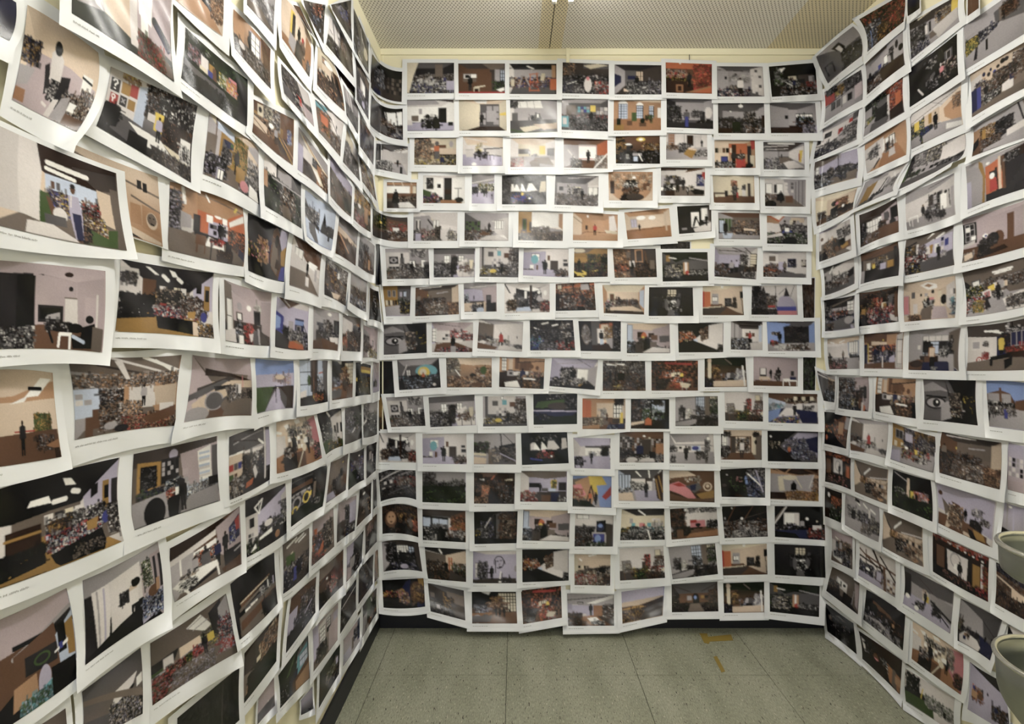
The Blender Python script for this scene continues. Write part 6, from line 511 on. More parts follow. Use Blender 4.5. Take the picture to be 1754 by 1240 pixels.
R4|265 120 503 118 503 397 262 370|toy-filled shelves in a mauve corner|R0 55 0 65 KGGmK;q60 0 99 0 99 30 60 25 m;f0 8 52 34 4 3 bkG;n0 5 55 70 KGkwdSb;n10 55 60 99 GSkUwK;q62 25 99 15 99 99 66 80 m;n70 30 90 60 wKKm;r84 28 92 62 K;n60 40 78 75 bKk;n40 68 62 80 ykGW;e84 92 6 10 o;r78 75 82 99 w;e72 80 4 14 b;n0 75 45 99 kKSG|
R4|572 118 885 137 885 455 560 397|dim print of man in blue facing masks|=masks
R4|943 140 1368 148 1383 510 945 462|large print of grey painted eye mural|=bigeye
R4|1450 148 1850 180 1850 565 1475 518|a brick building by a sunny square|Gsv;q0 0 99 0 99 45 0 30 s;q0 28 30 20 50 26 60 45 60 55 0 52 b;w2 28 50 45 8 3 G;r27 15 31 50 b;r0 46 55 50 w;n0 46 60 58 KGkwk;q0 54 60 56 99 60 99 99 0 99 G;n0 55 60 72 GKwGD;p38 80 24 u;q36 66 44 66 42 80 36 78 u;q0 70 6 72 0 92 K;p20 68 14 W;p30 68 12 K;q60 40 99 30 99 60 60 58 b
R4|150 400 360 440 325 697 150 655|orange-lit wall receding into night|Gkk;q30 45 80 0 99 10 99 99 60 80 b;n40 20 90 80 bDoGbK;r60 25 80 60 t;q30 50 60 80 99 99 0 99 0 60 k;n0 40 35 60 kokyk;e10 78 4 8 o;r86 5 99 40 G
R4|372 440 665 490 640 773 360 710|white loft, person wearing red by counter|=red
R4|700 488 1040 600 1025 890 680 780|a town square with yellow facade, horsecart|Gvg;r0 0 30 60 Y;w8 12 26 34 2 1 K;f4 42 28 60 3 1 edY;n28 0 60 55 gKDvU;w32 14 48 34 2 1 v;n55 0 99 30 YbKdY;n60 15 99 65 gKUwDG;q0 60 99 55 99 99 0 99 G;n25 50 85 80 KwkDyrG;r54 52 60 62 y;l50 20 56 80 3 b;e35 54 4 4 W;n60 68 80 85 wGkw;q0 72 20 66 24 99 0 99 v
R4|1095 560 1572 648 1558 1025 1075 890|wide brown workshop with white pipes|=crate
R4|1630 645 1850 690 1850 1080 1622 1025|small cards arranged on a white wall|Gvm;f2 28 70 70 5 4 wKG;q0 80 99 75 99 99 0 99 m
R4|155 710 362 775 362 1025 155 960|bulb-lit stage with central figure, small print|GBk;n0 0 99 14 bokok;r0 14 28 70 B;r5 25 20 70 b;r30 20 78 70 K;r34 18 68 62 w;e52 40 12 18 G;e52 40 9 14 w;p58 76 44 k;r80 25 99 75 b;r84 30 94 75 o;q0 70 99 66 99 99 0 99 k;n10 72 90 92 kdbpk
R4|393 785 665 865 655 1145 395 1040|long pale workshop seen from one end|=long
R4|703 862 1003 950 1018 1283 695 1150|a tree trunk before glowing coloured sheets|GkN;n0 0 99 30 kNNk;l5 5 40 20 2 G;q40 10 46 10 46 60 50 99 36 99 38 50 E;r8 42 28 52 G;n6 42 30 62 knGwk;r44 40 60 62 n;r48 42 56 60 y;r58 40 80 62 o;r62 38 78 60 p;n56 40 90 66 owGpv;q0 62 99 60 99 99 0 99 N;n0 60 99 95 NknNk;p62 72 30 k;l0 80 30 99 4 K
R5|1050 35 1535 190 1500 555 1065 355|dim driftwood assemblage, scattered wall pieces|R0 60 0 70 vwwwb;q0 0 99 0 99 80 60 70 0 60 v;q60 10 99 0 99 85 62 72 v;e6 20 4 6 b;q8 30 20 45 22 60 14 70 D;q26 32 42 36 44 52 34 50 b;q22 45 32 36 50 80 62 99 50 99 36 70 20 99 14 99 E;n20 40 48 90 bEDktE;q34 46 42 56 60 90 52 90 d;n62 32 80 46 wKwv;n78 48 92 62 wKdw;p52 68 30 k;n60 58 80 80 KkdK;q46 66 60 74 90 84 90 99 46 90 b;q66 78 84 82 88 96 70 96 Y;q56 80 64 82 74 99 62 99 k
R5|155 65 290 115 283 355 155 300|dark small print with orange panel|GkB;q40 30 99 20 99 80 50 70 o;n40 20 99 80 bokBo;e25 20 6 8 W;n30 50 99 99 knGkN
R5|320 120 590 230 585 510 315 370|skylights above a silvery long hall|R10 75 25 62 GGGGG;l30 5 45 18 4 W;l56 10 66 18 4 W;l76 18 88 24 4 W;q30 0 45 5 44 14 30 10 K;q0 10 12 15 12 80 0 90 G;n10 35 90 60 KGwgWU;q20 38 34 42 32 70 20 70 K;r70 20 74 62 w;n40 45 80 70 wKGvk;q0 70 99 60 99 99 0 99 G;n50 62 80 90 GDwg;n78 45 99 80 KGeg
R5|625 260 940 395 948 710 620 545|a long tan studio, hanging light bar|R20 40 40 62 DtEED;q0 0 99 0 99 35 40 42 18 40 D;l30 35 48 12 4 W;l10 20 24 42 2 K;l50 38 99 28 2 w;q0 10 20 40 20 65 0 85 E;q40 42 99 34 99 90 44 60 E;n40 45 99 75 EtEbE;f60 48 96 60 5 1 KGE;n20 45 34 62 YbtK;q0 80 20 62 40 62 99 88 99 99 0 99 D;n34 58 62 85 kKkDw;q60 72 90 92 80 99 60 85 t;n60 70 80 90 bEK|key=long
R5|1022 430 1472 635 1465 990 1022 745|a theatre marquee of red bulbs over stage|GBk;q0 0 99 0 99 22 0 12 B;e5 4 2 2 W;e12 5 2 2 o;e19 6 2 2 W;e26 7 2 2 o;e33 8 2 2 W;e40 9 2 2 o;e47 10 2 2 W;e54 11 2 2 o;e61 12 2 2 W;e68 13 2 2 o;e75 14 2 2 W;e82 15 2 2 o;e90 16 2 2 W;n0 0 99 6 rorW;r8 24 22 76 b;r26 20 70 72 k;q28 24 66 26 64 78 30 72 w;e44 44 12 20 w;e44 42 10 18 G;e44 42 8 14 w;q42 52 46 48 48 64 40 64 W;p52 84 44 k;r74 30 86 82 Y;r88 22 91 99 w;n91 25 99 99 YbrK;q0 76 30 74 90 88 90 99 0 99 k;n22 78 72 92 kpdbk;n80 80 99 99 kKr
R5|1600 190 1850 260 1850 620 1570 430|grey curtain print behind the metal bowl|GvG;l10 0 16 99 6 G;l30 0 36 99 6 v;q0 80 99 75 99 99 0 99 k;e20 8 6 3 W
R5|208 400 375 465 375 730 205 650|a narrow galley with sloping papers|GmD;q0 0 99 0 99 25 40 20 0 15 m;l20 20 60 30 3 W;n30 25 90 65 bEdKtD;r20 30 30 50 K;r38 30 48 50 G;r0 30 18 70 w;q5 70 40 60 60 75 50 95 8 85 W;n10 60 60 80 WkUG;r60 65 80 99 S;n56 55 90 99 KUGwk;n70 40 99 60 kKD
R5|432 512 720 655 718 955 423 775|brown timber trusses over a framed display|GwG;q0 0 40 0 70 15 99 25 99 60 0 50 w;l0 15 50 45 4 b;l40 0 70 60 6 B;l20 25 99 40 4 b;l60 10 99 60 4 B;l20 10 20 60 3 b;l0 35 70 45 4 B;l70 40 74 99 8 b;n0 50 40 85 vKGUk;n46 55 66 85 KvbUG;r50 56 62 80 v;q0 80 60 85 70 99 0 99 v;f78 62 99 96 3 4 bEw;e25 65 6 4 W
R5|790 700 1192 910 1160 1245 780 1000|grey gym with figure in glowing doorway|R14 60 30 60 GGKGv;q0 0 99 0 99 30 55 38 14 30 0 10 g;l30 10 60 30 1 d;q14 30 56 36 56 64 14 62 G;q56 34 99 36 99 80 58 62 G;l58 52 99 74 4 K;r0 12 14 75 K;r18 34 30 58 G;w18 34 30 58 1 1 G;q40 34 52 38 52 66 40 62 e;r44 46 52 62 y;n40 34 46 50 Wpe;q0 76 30 62 56 62 99 82 99 99 0 99 v;p46 72 36 K;n26 70 44 88 Gkwk;l68 66 96 88 3 K;l78 70 80 88 2 k;n62 60 78 80 KkGK;e8 72 5 6 W;e30 90 5 6 W
R5|1530 670 1850 830 1850 1180 1522 1000|brown barn timber below the metal bowl|GDb;n0 0 99 30 KGUkd;q0 20 99 40 99 50 0 30 b;n0 30 60 70 bDdbB;q40 45 80 50 80 80 40 75 E;n0 65 99 99 dKbBd;l0 30 60 50 3 E
R5|215 705 432 835 418 1090 165 900|white projection on a dim mauve wall|GDK;q0 0 99 0 99 99 60 70 0 60 D;q25 25 62 32 62 62 25 55 w;q28 28 60 34 60 52 30 46 W;l40 35 42 50 4 k;e52 42 5 5 K;n0 45 36 75 kKbDK;q40 60 60 60 60 80 44 80 D;q52 60 80 65 84 99 50 99 k;l84 40 80 85 2 G;q84 10 99 10 99 90 90 80 m
R5|488 890 800 1090 780 1380 462 1130|a dark lamplit hall with pale floor sheets|GKk;q0 0 99 0 99 20 60 30 20 20 K;l18 5 20 50 4 k;q20 20 70 35 99 40 99 70 20 60 b;n25 40 99 75 BbKdk;n0 30 30 70 kKNk;r72 50 76 58 t;n0 60 70 95 kKGkv;q0 80 40 70 90 92 99 99 20 99 G;n10 80 90 99 vGkw;p50 75 30 k;q60 18 99 28 99 40 70 40 K
R6|163 250 383 410 410 660 175 475|pale shape emerging from black vault|Gkk;q15 30 50 10 80 20 70 70 30 60 g;q25 30 55 15 70 30 60 60 35 55 K;q10 35 24 32 22 46 12 48 D;n20 20 80 80 kKgk
R6|425 470 775 710 757 985 455 695|brown cloth and pink figures, curling print|GBk;q0 0 30 5 60 25 99 45 99 60 60 40 0 30 K;q4 14 20 20 20 60 10 62 G;q6 20 16 22 15 50 8 52 W;n16 25 36 60 kKGk;n36 35 64 75 bBdBK;e46 50 6 10 b;q40 55 52 55 52 75 42 72 p;q70 40 99 55 99 99 75 92 T;q84 45 90 45 92 99 80 95 D;q64 45 74 45 72 92 66 88 G;n60 40 72 60 kKW;n20 60 70 95 BkdB;r88 60 99 80 t|t-40,-30
R6|860 395 1265 660 1245 985 850 695|dim white bookshelves, warm wooden floor|=shelf
R6|1245 210 1580 385 1480 710 1220 550|white table in a grey slope-roofed room|GGK;q0 0 99 0 99 20 60 24 g;q60 20 99 0 99 60 70 55 g;q0 10 60 24 70 60 0 60 G;n2 45 14 75 DKbnD;n10 60 60 80 KkgdK;q60 60 99 70 99 99 70 99 U;q4 84 20 70 56 76 68 88 64 99 6 99 w;n20 72 34 78 tEwk;r16 80 24 88 U;r0 80 4 92 K;e76 62 3 6 k;e92 58 3 6 k;l60 24 99 50 1 K
R6|1320 720 1590 880 1640 1300 1300 1100|small ochre cards on a pale wall|Gvv;q0 0 99 0 99 30 40 10 K;n8 45 36 70 vtobKv;r6 52 20 66 t;r24 50 34 64 b;e12 46 3 4 u;e50 44 2 4 K;n60 60 99 90 vKKb;e70 68 5 6 U
R6|800 770 1200 1010 1200 1300 805 1040|black foliage silhouettes in white haze|Gww;q10 10 20 0 26 15 30 50 20 70 8 70 k;n4 5 32 60 wkkKk;q0 55 40 45 50 60 50 99 0 99 K;q0 65 60 60 60 99 0 99 n;n45 40 99 75 wGwGn;l60 30 64 70 1 K;l80 35 76 80 1 K;r80 60 84 75 k;l40 30 36 60 2 y|
R6|1630 420 1850 540 1850 800 1600 700|white print with black triangle, behind bowl|Gww;q0 0 20 20 0 30 k;q40 40 60 40 50 60 D
R6|1560 1150 1850 1340 1850 1700 1540 1510|dim hall scene lowest behind the deeper bowl|GDK;n0 30 99 99 GKd
'''
# ------------------------------------------------------------ the pictures: a small painter for printed photographs
PAL = dict(k=(17,15,17), K=(50,47,50), g=(98,94,97), G=(168,162,166), w=(214,207,206), W=(240,237,234), m=(182,165,170),
    b=(112,78,54), B=(60,40,30), o=(196,106,52), t=(184,142,104), T=(166,118,76), r=(178,52,44), y=(222,194,56), Y=(168,130,54),
    n=(76,100,52), N=(32,42,26), u=(58,66,150), U=(40,44,84), s=(124,150,206), S=(188,200,224), c=(104,172,186),
    v=(180,173,198), p=(206,128,136), d=(76,66,62), D=(122,108,98), e=(216,204,180), E=(212,190,168))
PALL = {k: np.array(lin(v), dtype=np.float32) for k, v in PAL.items()}
def paint(spec, W, H, seed, blob):
    rng = np.random.RandomState(seed); A = np.empty((H, W, 3), np.float32)
    yy, xx = np.mgrid[0:H, 0:W]; X = (xx+0.5)/W*100; Y = (yy+0.5)/H*100
    def sl(x0, y0, x1, y1):
        a, b_ = sorted((x0, x1)); c, d = sorted((y0, y1))
        return slice(max(0, int(round(c/100*H))), max(0, min(H, int(math.ceil((d+0.6)/100*H))))), slice(max(0, int(round(a/100*W))), max(0, min(W, int(math.ceil((b_+0.6)/100*W)))))
    def poly(p, c):
        m = np.zeros((H, W), bool); k = len(p)
        for i in range(k):
            x1, y1 = p[i]; x2, y2 = p[(i+1) % k]
            if y1 == y2: continue
            cond = ((y1 > Y) != (y2 > Y)) & (X < (x2-x1)*(Y-y1)/(y2-y1)+x1); m ^= cond
        A[m] = PALL[c]*(0.9+0.2*rng.rand())
        if m.any():   # slight tone slope inside a plane
            A[m] *= (1.10-0.22*(X[m]/100*(1 if rng.rand() > .5 else -1) % 1))[:, None]
    def ell(cx, cy, rx, ry, c):
        m = ((X-cx)/max(rx, .5))**2+((Y-cy)/max(ry, .5))**2 < 1; A[m] = PALL[c]
    def rect(x0, y0, x1, y1, c): A[sl(x0, y0, x1, y1)] = PALL[c]*(0.93+0.14*rng.rand())
    def line(x0, y0, x1, y1, w_, c):
        dx, dy = x1-x0, (y1-y0)/1.5; L = dx*dx+dy*dy+1e-6
        px, py = X-x0, (Y-y0)/1.5; t = np.clip((px*dx+py*dy)/L, 0, 1)
        m = (px-t*dx)**2+(py-t*dy)**2 < (w_*0.42+0.18)**2; A[m] = PALL[c]
    def noise(x0, y0, x1, y1, cs):
        # heaped things: broad masses first, then things on them, then small bright edges
        ar = abs((x1-x0)*(y1-y0)); cols = [PALL[c] for c in cs]; mean = np.mean(cols, 0)
        f1, f2 = rng.rand(2)*.16+.07; g1, g2 = rng.rand(2)*6
        for lay, (sz, den, al) in enumerate(((3.4, 1.6, .75), (1.7, 1.3, .75), (.8, .9, .8))):
            sz *= blob; n_ = min(int(ar*den/(6*sz*sz))+3, (120, 420, 1300)[lay]); R = rng.rand(n_, 7)
            for k in range(n_):
                cx = x0+R[k, 0]*(x1-x0); cy = y0+R[k, 1]*(y1-y0); a = (0.5+1.3*R[k, 2]**2)*sz; b_ = (0.7+1.9*R[k, 3]**2)*sz
                if R[k, 4] < .25: a *= 1.9; b_ *= .45
                elif R[k, 4] > .72: b_ *= 1.9; a *= .4
                ci = cols[int(R[k, 5]*len(cols)) % len(cols)]
                if ci.mean() > .3:
                    if lay == 0: ci = mean
                    elif R[k, 6] < .62: continue
                q_ = sl(cx-a, cy-b_, cx+a, cy+b_)
                tone = (0.30+0.75*R[k, 2] if lay < 2 else 0.3+0.8*R[k, 2])*(0.62+0.75*(0.5+0.5*math.sin(cx*f1+g1)*math.sin(cy*f2+g2)))
                if ci.mean() > .3: tone *= .8
                A[q_] = A[q_]*(1-al)+ci*al*tone
    A[:] = PALL['g']
    for op in spec.split(';'):
        op = op.strip()
        if not op: continue
        o, rest = op[0], op[1:]
        nums = [float(q) for q in re.findall(r'-?\d+\.?\d*', rest)]; cs = re.sub(r'[^A-Za-z]', '', rest) or 'g'
        if o == 'G':
            cs = [PALL[c] for c in cs]; k = len(cs)-1
            if k == 0: A[:] = cs[0]
            else:
                t = np.clip(Y/100*k, 0, k-1e-4); i = t.astype(int); f_ = (t-i)[..., None]; arr = np.array(cs); f_ = f_*f_*(3-2*f_)
                A[:] = arr[i]*(1-f_)+arr[i+1]*f_
        elif o == 'R':
            x0, x1, y0, y1 = nums[:4]; c = (cs+cs[-1]*5)[:5]
            A[:] = PALL[c[4]]
            poly([(0, 0), (100, 0), (x1, y0), (x0, y0)], c[0]); poly([(0, 0), (x0, y0), (x0, y1), (0, 102)], c[2])
            poly([(100, 0), (100, 102), (x1, y1), (x1, y0)], c[3]); poly([(x0, y1), (x1, y1), (100, 102), (0, 102)], c[4])
            poly([(x0, y0), (x1, y0), (x1, y1), (x0, y1)], c[1])
        elif o == 'r': rect(*nums[:4], cs[0])
        elif o == 'q': poly(list(zip(nums[0::2], nums[1::2])), cs[-1])
        elif o == 'e': ell(*nums[:4], cs[0])
        elif o == 'l': line(*nums[:5], cs[0])
        elif o == 'n': noise(*nums[:4], cs)
        elif o == 'w':
            x0, y0, x1, y1, nx, ny = (nums+[2, 2])[:6]; rect(x0, y0, x1, y1, cs[0])
            dk = 'k' if cs[0] in 'WSwesyE' else 'G'
            for i in range(int(nx)+1): q = x0+(x1-x0)*i/nx; line(q, y0, q, y1, .9, dk)
            for i in range(int(ny)+1): q = y0+(y1-y0)*i/ny; line(x0, q, x1, q, .9, dk)
        elif o == 'f':
            x0, y0, x1, y1, nx, ny = nums[:6]; nx = int(nx); ny = int(ny); k = 0
            for j in range(ny):
                for i in range(nx):
                    a = x0+(x1-x0)*i/nx; b_ = y0+(y1-y0)*j/ny; dx = (x1-x0)/nx; dy = (y1-y0)/ny
                    rect(a+dx*.12, b_+dy*.12, a+dx*.85, b_+dy*.82, cs[k % len(cs)]); k += 1 if rng.rand() > .2 else 2
        elif o == 'p':
            x, y, h = nums[:3]; c = cs[0]; leg = 'K' if c == 'k' else 'k'
            poly([(x-.075*h, y-.52*h), (x+.075*h, y-.52*h), (x+.06*h, y), (x+.012*h, y), (x, y-.38*h), (x-.012*h, y), (x-.06*h, y)], leg)
            poly([(x-.10*h, y-.82*h), (x-.04*h, y-.86*h), (x+.04*h, y-.86*h), (x+.10*h, y-.82*h), (x+.115*h, y-.5*h), (x+.07*h, y-.46*h), (x-.07*h, y-.46*h), (x-.115*h, y-.5*h)], c)
            ell(x, y-.93*h, .042*h, .07*h, 'B' if c != 'k' else 'k')
    # tonal drift, grain, then a light blur
    gx, gy = rng.rand(2)*6.28
    lum = A.mean(-1, keepdims=True); A = lum+(A-lum)*0.69
    A = A*A*(1.9-1.05*A)*0.42+A*0.62          # print contrast
    A = (A-.006)*1.02
    A *= (1.06-0.30*(((X-50)/50)**2+((Y-50)/50)**2)/2)[..., None]   # the photographs' own darker corners
    A *= (1+0.09*np.sin(X/38+gx)*np.cos(Y/33+gy))[..., None]
    A *= (1+0.07*rng.randn(H, W, 1)).clip(.7, 1.4)
    B_ = A.copy(); B_[:, 1:-1] = (A[:, :-2]+3*A[:, 1:-1]+A[:, 2:])/5; A = B_.copy(); A[1:-1] = (B_[:-2]+3*B_[1:-1]+B_[2:])/5
    return A.clip(0.002, 0.92)
# ------------------------------------------------------------ reading the survey of prints
CROP = {}
for s in 'A1 630 90 410,A2 1030 90 410,A3 630 350 410,A4 1030 350 410,A5 630 600 410,A6 1030 600 410,A7 630 850 410,A8 1030 850 410,L1 0 0 360,L2 0 230 360,L3 0 430 400,L4 0 690 400,L5 0 930 410.2,L6 300 0 360,L7 330 170 330,L8 270 280 390,M1 360 470 300,M2 310 590 350,M3 370 720 290,M4 370 860 290,M5 370 1010 290,R1 1380 0 374,R2 1380 230 374,R3 1380 440 374,R4 1380 620 374,R5 1380 820 374,R6 1380 980 374'.split(','):
    k, a, b_, w_ = s.split(); CROP[k] = (float(a), float(b_), float(w_)/1754)
prints = []; keys = {}
def read(txt, wall):
    row = ''
    for ln in txt.strip().split('\n'):
        if ln.startswith('@'): row = ln[1:]; continue
        p = (ln.split('|')+['', ''])[:5]
        ox, oy, sc = CROP[p[0]]; c = [float(q) for q in p[1].split()]
        P = np.array([(ox+c[i]*sc, oy+c[i+1]*sc) for i in range(0, 8, 2)])
        dev = {k: np.array([float(a), float(b_)])*sc for k, a, b_ in re.findall(r'\b([tblr])(-?\d+),(-?\d+)', p[4])}
        d = dict(wall=wall, row=row, P=P, dev=dev, text=p[2], spec=p[3], under='U' in p[4], full='M' in p[4].replace('key', ''), seed=len(prints)*7+11)
        m = re.search(r'\bx([\d,]+)', p[4]); d['mx'] = [float(q)/100 for q in m.group(1).split(',')] if m else None
        d['top'] = .013 if 'Z' in p[4] else 0.0; m = re.search(r'V([\d,]+)', p[4]); d['vis'] = None
        if m:
            q = [float(t) for t in m.group(1).split(',')]; d['vis'] = np.array([(ox+q[i]*sc, oy+q[i+1]*sc) for i in range(0, 8, 2)])
        m = re.search(r'key=(\w+)', p[4])
        if m: keys[m.group(1)] = d
        prints.append(d)
read(BACK, 'back'); read(LEFT, 'left'); read(RIGHT, 'right')
for d in prints:
    m = re.match(r'=(\w+)', d['spec'])
    if m: d['spec'] = keys[m.group(1)]['spec']; d['seed'] = keys[m.group(1)]['seed']
CAM = np.array([0, 0, CAMZ])
def ray(px): return np.stack([(px[..., 0]-882)/858, np.ones(px.shape[:-1]), (582-px[..., 1])/858], -1)
def onwall(px, wall, lift=0.0):
    r = ray(px)
    t = (D-lift)/r[..., 1] if wall == 'back' else (XL+lift)/np.minimum(r[..., 0], -1e-3) if wall == 'left' else (XR-lift)/np.maximum(r[..., 0], 1e-3)
    return CAM+r*t[..., None]
def proj(p): q = p-CAM; return np.stack([882+858*q[..., 0]/q[..., 1], 582-858*q[..., 2]/q[..., 1]], -1)
def surface_Q(d, u, v):
    Q = d['Q']; u_ = u[..., None]; v_ = v[..., None]
    q = (1-u_)*(1-v_)*Q[0]+u_*(1-v_)*Q[1]+u_*v_*Q[2]+(1-u_)*v_*Q[3]
    bu = np.clip(4*u*(1-u), -.5, 1)[..., None]; bv = np.clip(4*v*(1-v), -.5, 1)[..., None]
    for k, dv in d['dv'].items():
        q = q+dv*{'t': (1-v_)*bu, 'b': v_*bu, 'l': (1-u_)*bv, 'r': u_*bv}[k]
    return q
for n_, d in enumerate(prints):
    if d['wall'] != 'back' and not d['under']:
        R = random.Random(n_*31+2); P = d['P']; ew = P[1]-P[0]; eh = P[3]-P[0]
        for k in 'tblr':
            if k not in d['dev']: d['dev'][k] = (eh*R.uniform(-.035, .035) if k in 'tb' else ew*R.uniform(-.03, .03))
    d['Q'] = onwall(d['P'], d['wall']); P = d['P']; d['dv'] = {}
    for k, dv in d['dev'].items():
        i, j = {'t': (0, 1), 'b': (3, 2), 'l': (0, 3), 'r': (1, 2)}[k]
        qm = (d['Q'][i]+d['Q'][j])/2; d['dv'][k] = onwall((proj(qm)+dv)[None], d['wall'])[0]-qm
    d['pw'] = max(np.hypot(*(P[1]-P[0])), np.hypot(*(P[2]-P[3]))); d['ph'] = max(np.hypot(*(P[3]-P[0])), np.hypot(*(P[2]-P[1])))
def inside(pt, P):
    s = 0
    for i in range(4):
        a = P[i]; b_ = P[(i+1) % 4]; c = (b_[0]-a[0])*(pt[:, 1]-a[1])-(b_[1]-a[1])*(pt[:, 0]-a[0])
        s = s+np.sign(c)
    return np.abs(s) == 4
AX = {'back': (0, 2), 'left': (1, 2), 'right': (1, 2)}
for d in prints:
    d['m'] = {'back': [0.12, 0.12, 0.12, 0.26], 'left': [0.12, 0.13, 0.14, 0.32], 'right': [0.12, 0.12, 0.12, 0.30]}[d['wall']] if (not d['under'] or d['full']) else [0.03, 0.03, 0.02, 0.03]
    if d['mx']: d['m'] = list(d['mx'])
    d['m2'] = [[q, q] for q in d['m']]
    if d['under']: continue
    ax = list(AX[d['wall']]); near = []
    cen = d['Q'].mean(0)
    for e in prints:
        if e is d or e['under'] or e['wall'] != d['wall']: continue
        if np.abs(e['Q'].mean(0)-cen).max() < 0.42:
            q = (e['Q'] if e['vis'] is None else onwall(e['vis'], e['wall']))[:, ax]; c = q.mean(0); near.append(c+(q-c)*0.985)
    d['m2'] = [[q, q] for q in d['m']]
    for s in range(4):
        full = d['m'][s]
        for end, k in ((0, np.linspace(-0.04, 0.5, 7)), (1, np.linspace(0.5, 1.04, 7))):
            for f_ in (1, .85, .7, .55, .42, .3, .2, .12, .05):
                mm = full*f_; K, O = np.meshgrid(k, np.array([mm*.5, mm])); K = K.ravel(); O = O.ravel()
                u, v = {0: (-O, K), 1: (1+O, K), 2: (K, -O), 3: (K, 1+O)}[s]
                pts = surface_Q(d, u, v)[:, ax]
                if not any(inside(pts, q).any() for q in near): break
            d['m2'][s][end] = full*f_
ORD = ['', 'top', 'second', 'third', 'fourth', 'fifth', 'sixth', 'seventh', 'eighth', 'ninth', 'tenth', 'eleventh', 'twelfth', 'thirteenth', 'fourteenth', 'bottom']
def place_text(d):
    c = d['Q'].mean(0)
    if d['wall'] == 'back': return ', %s row of back wall' % ORD[int(d['row'])] if int(d['row']) < 16 else ''
    t = 'high' if c[2] > 1.82 else 'midway up' if c[2] > 1.15 else 'low'
    return ', %s on the %s wall' % (t, d['wall'])
rowflip = {}
def grid(nu, nv, u0, u1, v0, v1):
    u, v = np.meshgrid(np.linspace(u0, u1, nu+1), np.linspace(v0, v1, nv+1)); return u, v
def shape(d, u, v, extra=0.0):
    wall = d['wall']; q = surface_Q(d, u, v); px = proj(q)
    uu = np.clip(u, 0, 1); vv = np.clip(v, 0, 1.2); up = np.clip(u, -.12, 1.12)
    a = q[..., 0] if wall == 'back' else q[..., 1]; z = q[..., 2]
    A_ = {'back': .0026, 'left': .0062, 'right': .0042}[wall]
    wave = A_*(1.6+np.sin(a*19+z*4+1.3)*np.sin(z*13-a*3)+.5*np.sin(a*41+z*23)*np.sin(z*31+a*9))
    if d['under']: lift = 0.0004+0.0012*0+wave*0.35
    else:
        side = (up+.12) if d['flip'] else (1.12-up)
        lift = 0.0022+d['top']+0.0042*(v+.05)+0.0016*side+wave
        lift = lift+d['cbr']*np.clip(up-.1, 0, 2)**3*np.clip(v-.1, 0, 2)**3+d['cbl']*np.clip(.9-up, 0, 2)**3*np.clip(v-.1, 0, 2)**3
        lift = lift+d['ctr']*np.clip(up-.2, 0, 2)**3*np.clip(.8-v, 0, 2)**2
        lift = lift+d['mid']*np.sin(np.clip(uu, 0, 1)*math.pi*d['wv']+d['ph0'])**2*vv**2
        if d['row'] == '15': lift = lift+0.055*np.clip(v, 0, 1.2)**2.2
    lift = lift+extra
    p = onwall(px, wall, lift)
    # stay inside the room: papers that lap a corner or hang off the foot of the wall
    r = ray(px); t = (p-CAM)[..., 1]/r[..., 1]
    def soft(t, m):
        k = .014; return -k*np.logaddexp(-t/k, -m/k)
    e5 = extra*4
    if wall == 'back':
        t = soft(t, np.where(r[..., 0] < 0, (XL+.006+e5)/np.minimum(r[..., 0], -1e-4), 9))
        t = soft(t, np.where(r[..., 0] > 0, (XR-.006-e5)/np.maximum(r[..., 0], 1e-4), 9))
    else: t = soft(t, D-.012-e5+0*t)
    t = np.minimum(t, np.where(r[..., 2] < 0, (-CAMZ+.006+extra)/np.minimum(r[..., 2], -1e-4), 9))
    t = np.minimum(t, np.where(r[..., 2] > 0, (ZC-CAMZ-.003-extra)/np.maximum(r[..., 2], 1e-4), 9))
    return CAM+r*t[..., None]
def gridmesh(name, p, m, parent, col=None):
    nv, nu = p.shape[0]-1, p.shape[1]-1; me = bpy.data.meshes.new(name)
    nV = (nv+1)*(nu+1); nF = nv*nu
    me.vertices.add(nV); me.vertices.foreach_set('co', np.ascontiguousarray(p.reshape(-1), dtype=np.float32))
    i = (np.arange(nv)[:, None]*(nu+1)+np.arange(nu)[None]).ravel()
    F_ = np.stack([i, i+nu+1, i+nu+2, i+1], 1).astype(np.int32)
    me.loops.add(nF*4); me.loops.foreach_set('vertex_index', F_.ravel())
    me.polygons.add(nF); me.polygons.foreach_set('loop_start', np.arange(nF, dtype=np.int32)*4)
    me.polygons.foreach_set('use_smooth', np.ones(nF, bool)); me.update(calc_edges=True)
    if col is not None:
        at = me.color_attributes.new('ink', 'FLOAT_COLOR', 'POINT'); rgba = np.ones((nV, 4), np.float32); rgba[:, :3] = col.reshape(-1, 3)
        at.data.foreach_set('color', rgba.ravel())
    me.materials.append(m); o = bpy.data.objects.new(name, me); C.objects.link(o); o.parent = parent
    return o
GROUP = {'back': 'photo prints papering the back wall', 'left': 'photo prints papering the left wall', 'right': 'photo prints papering the right wall'}
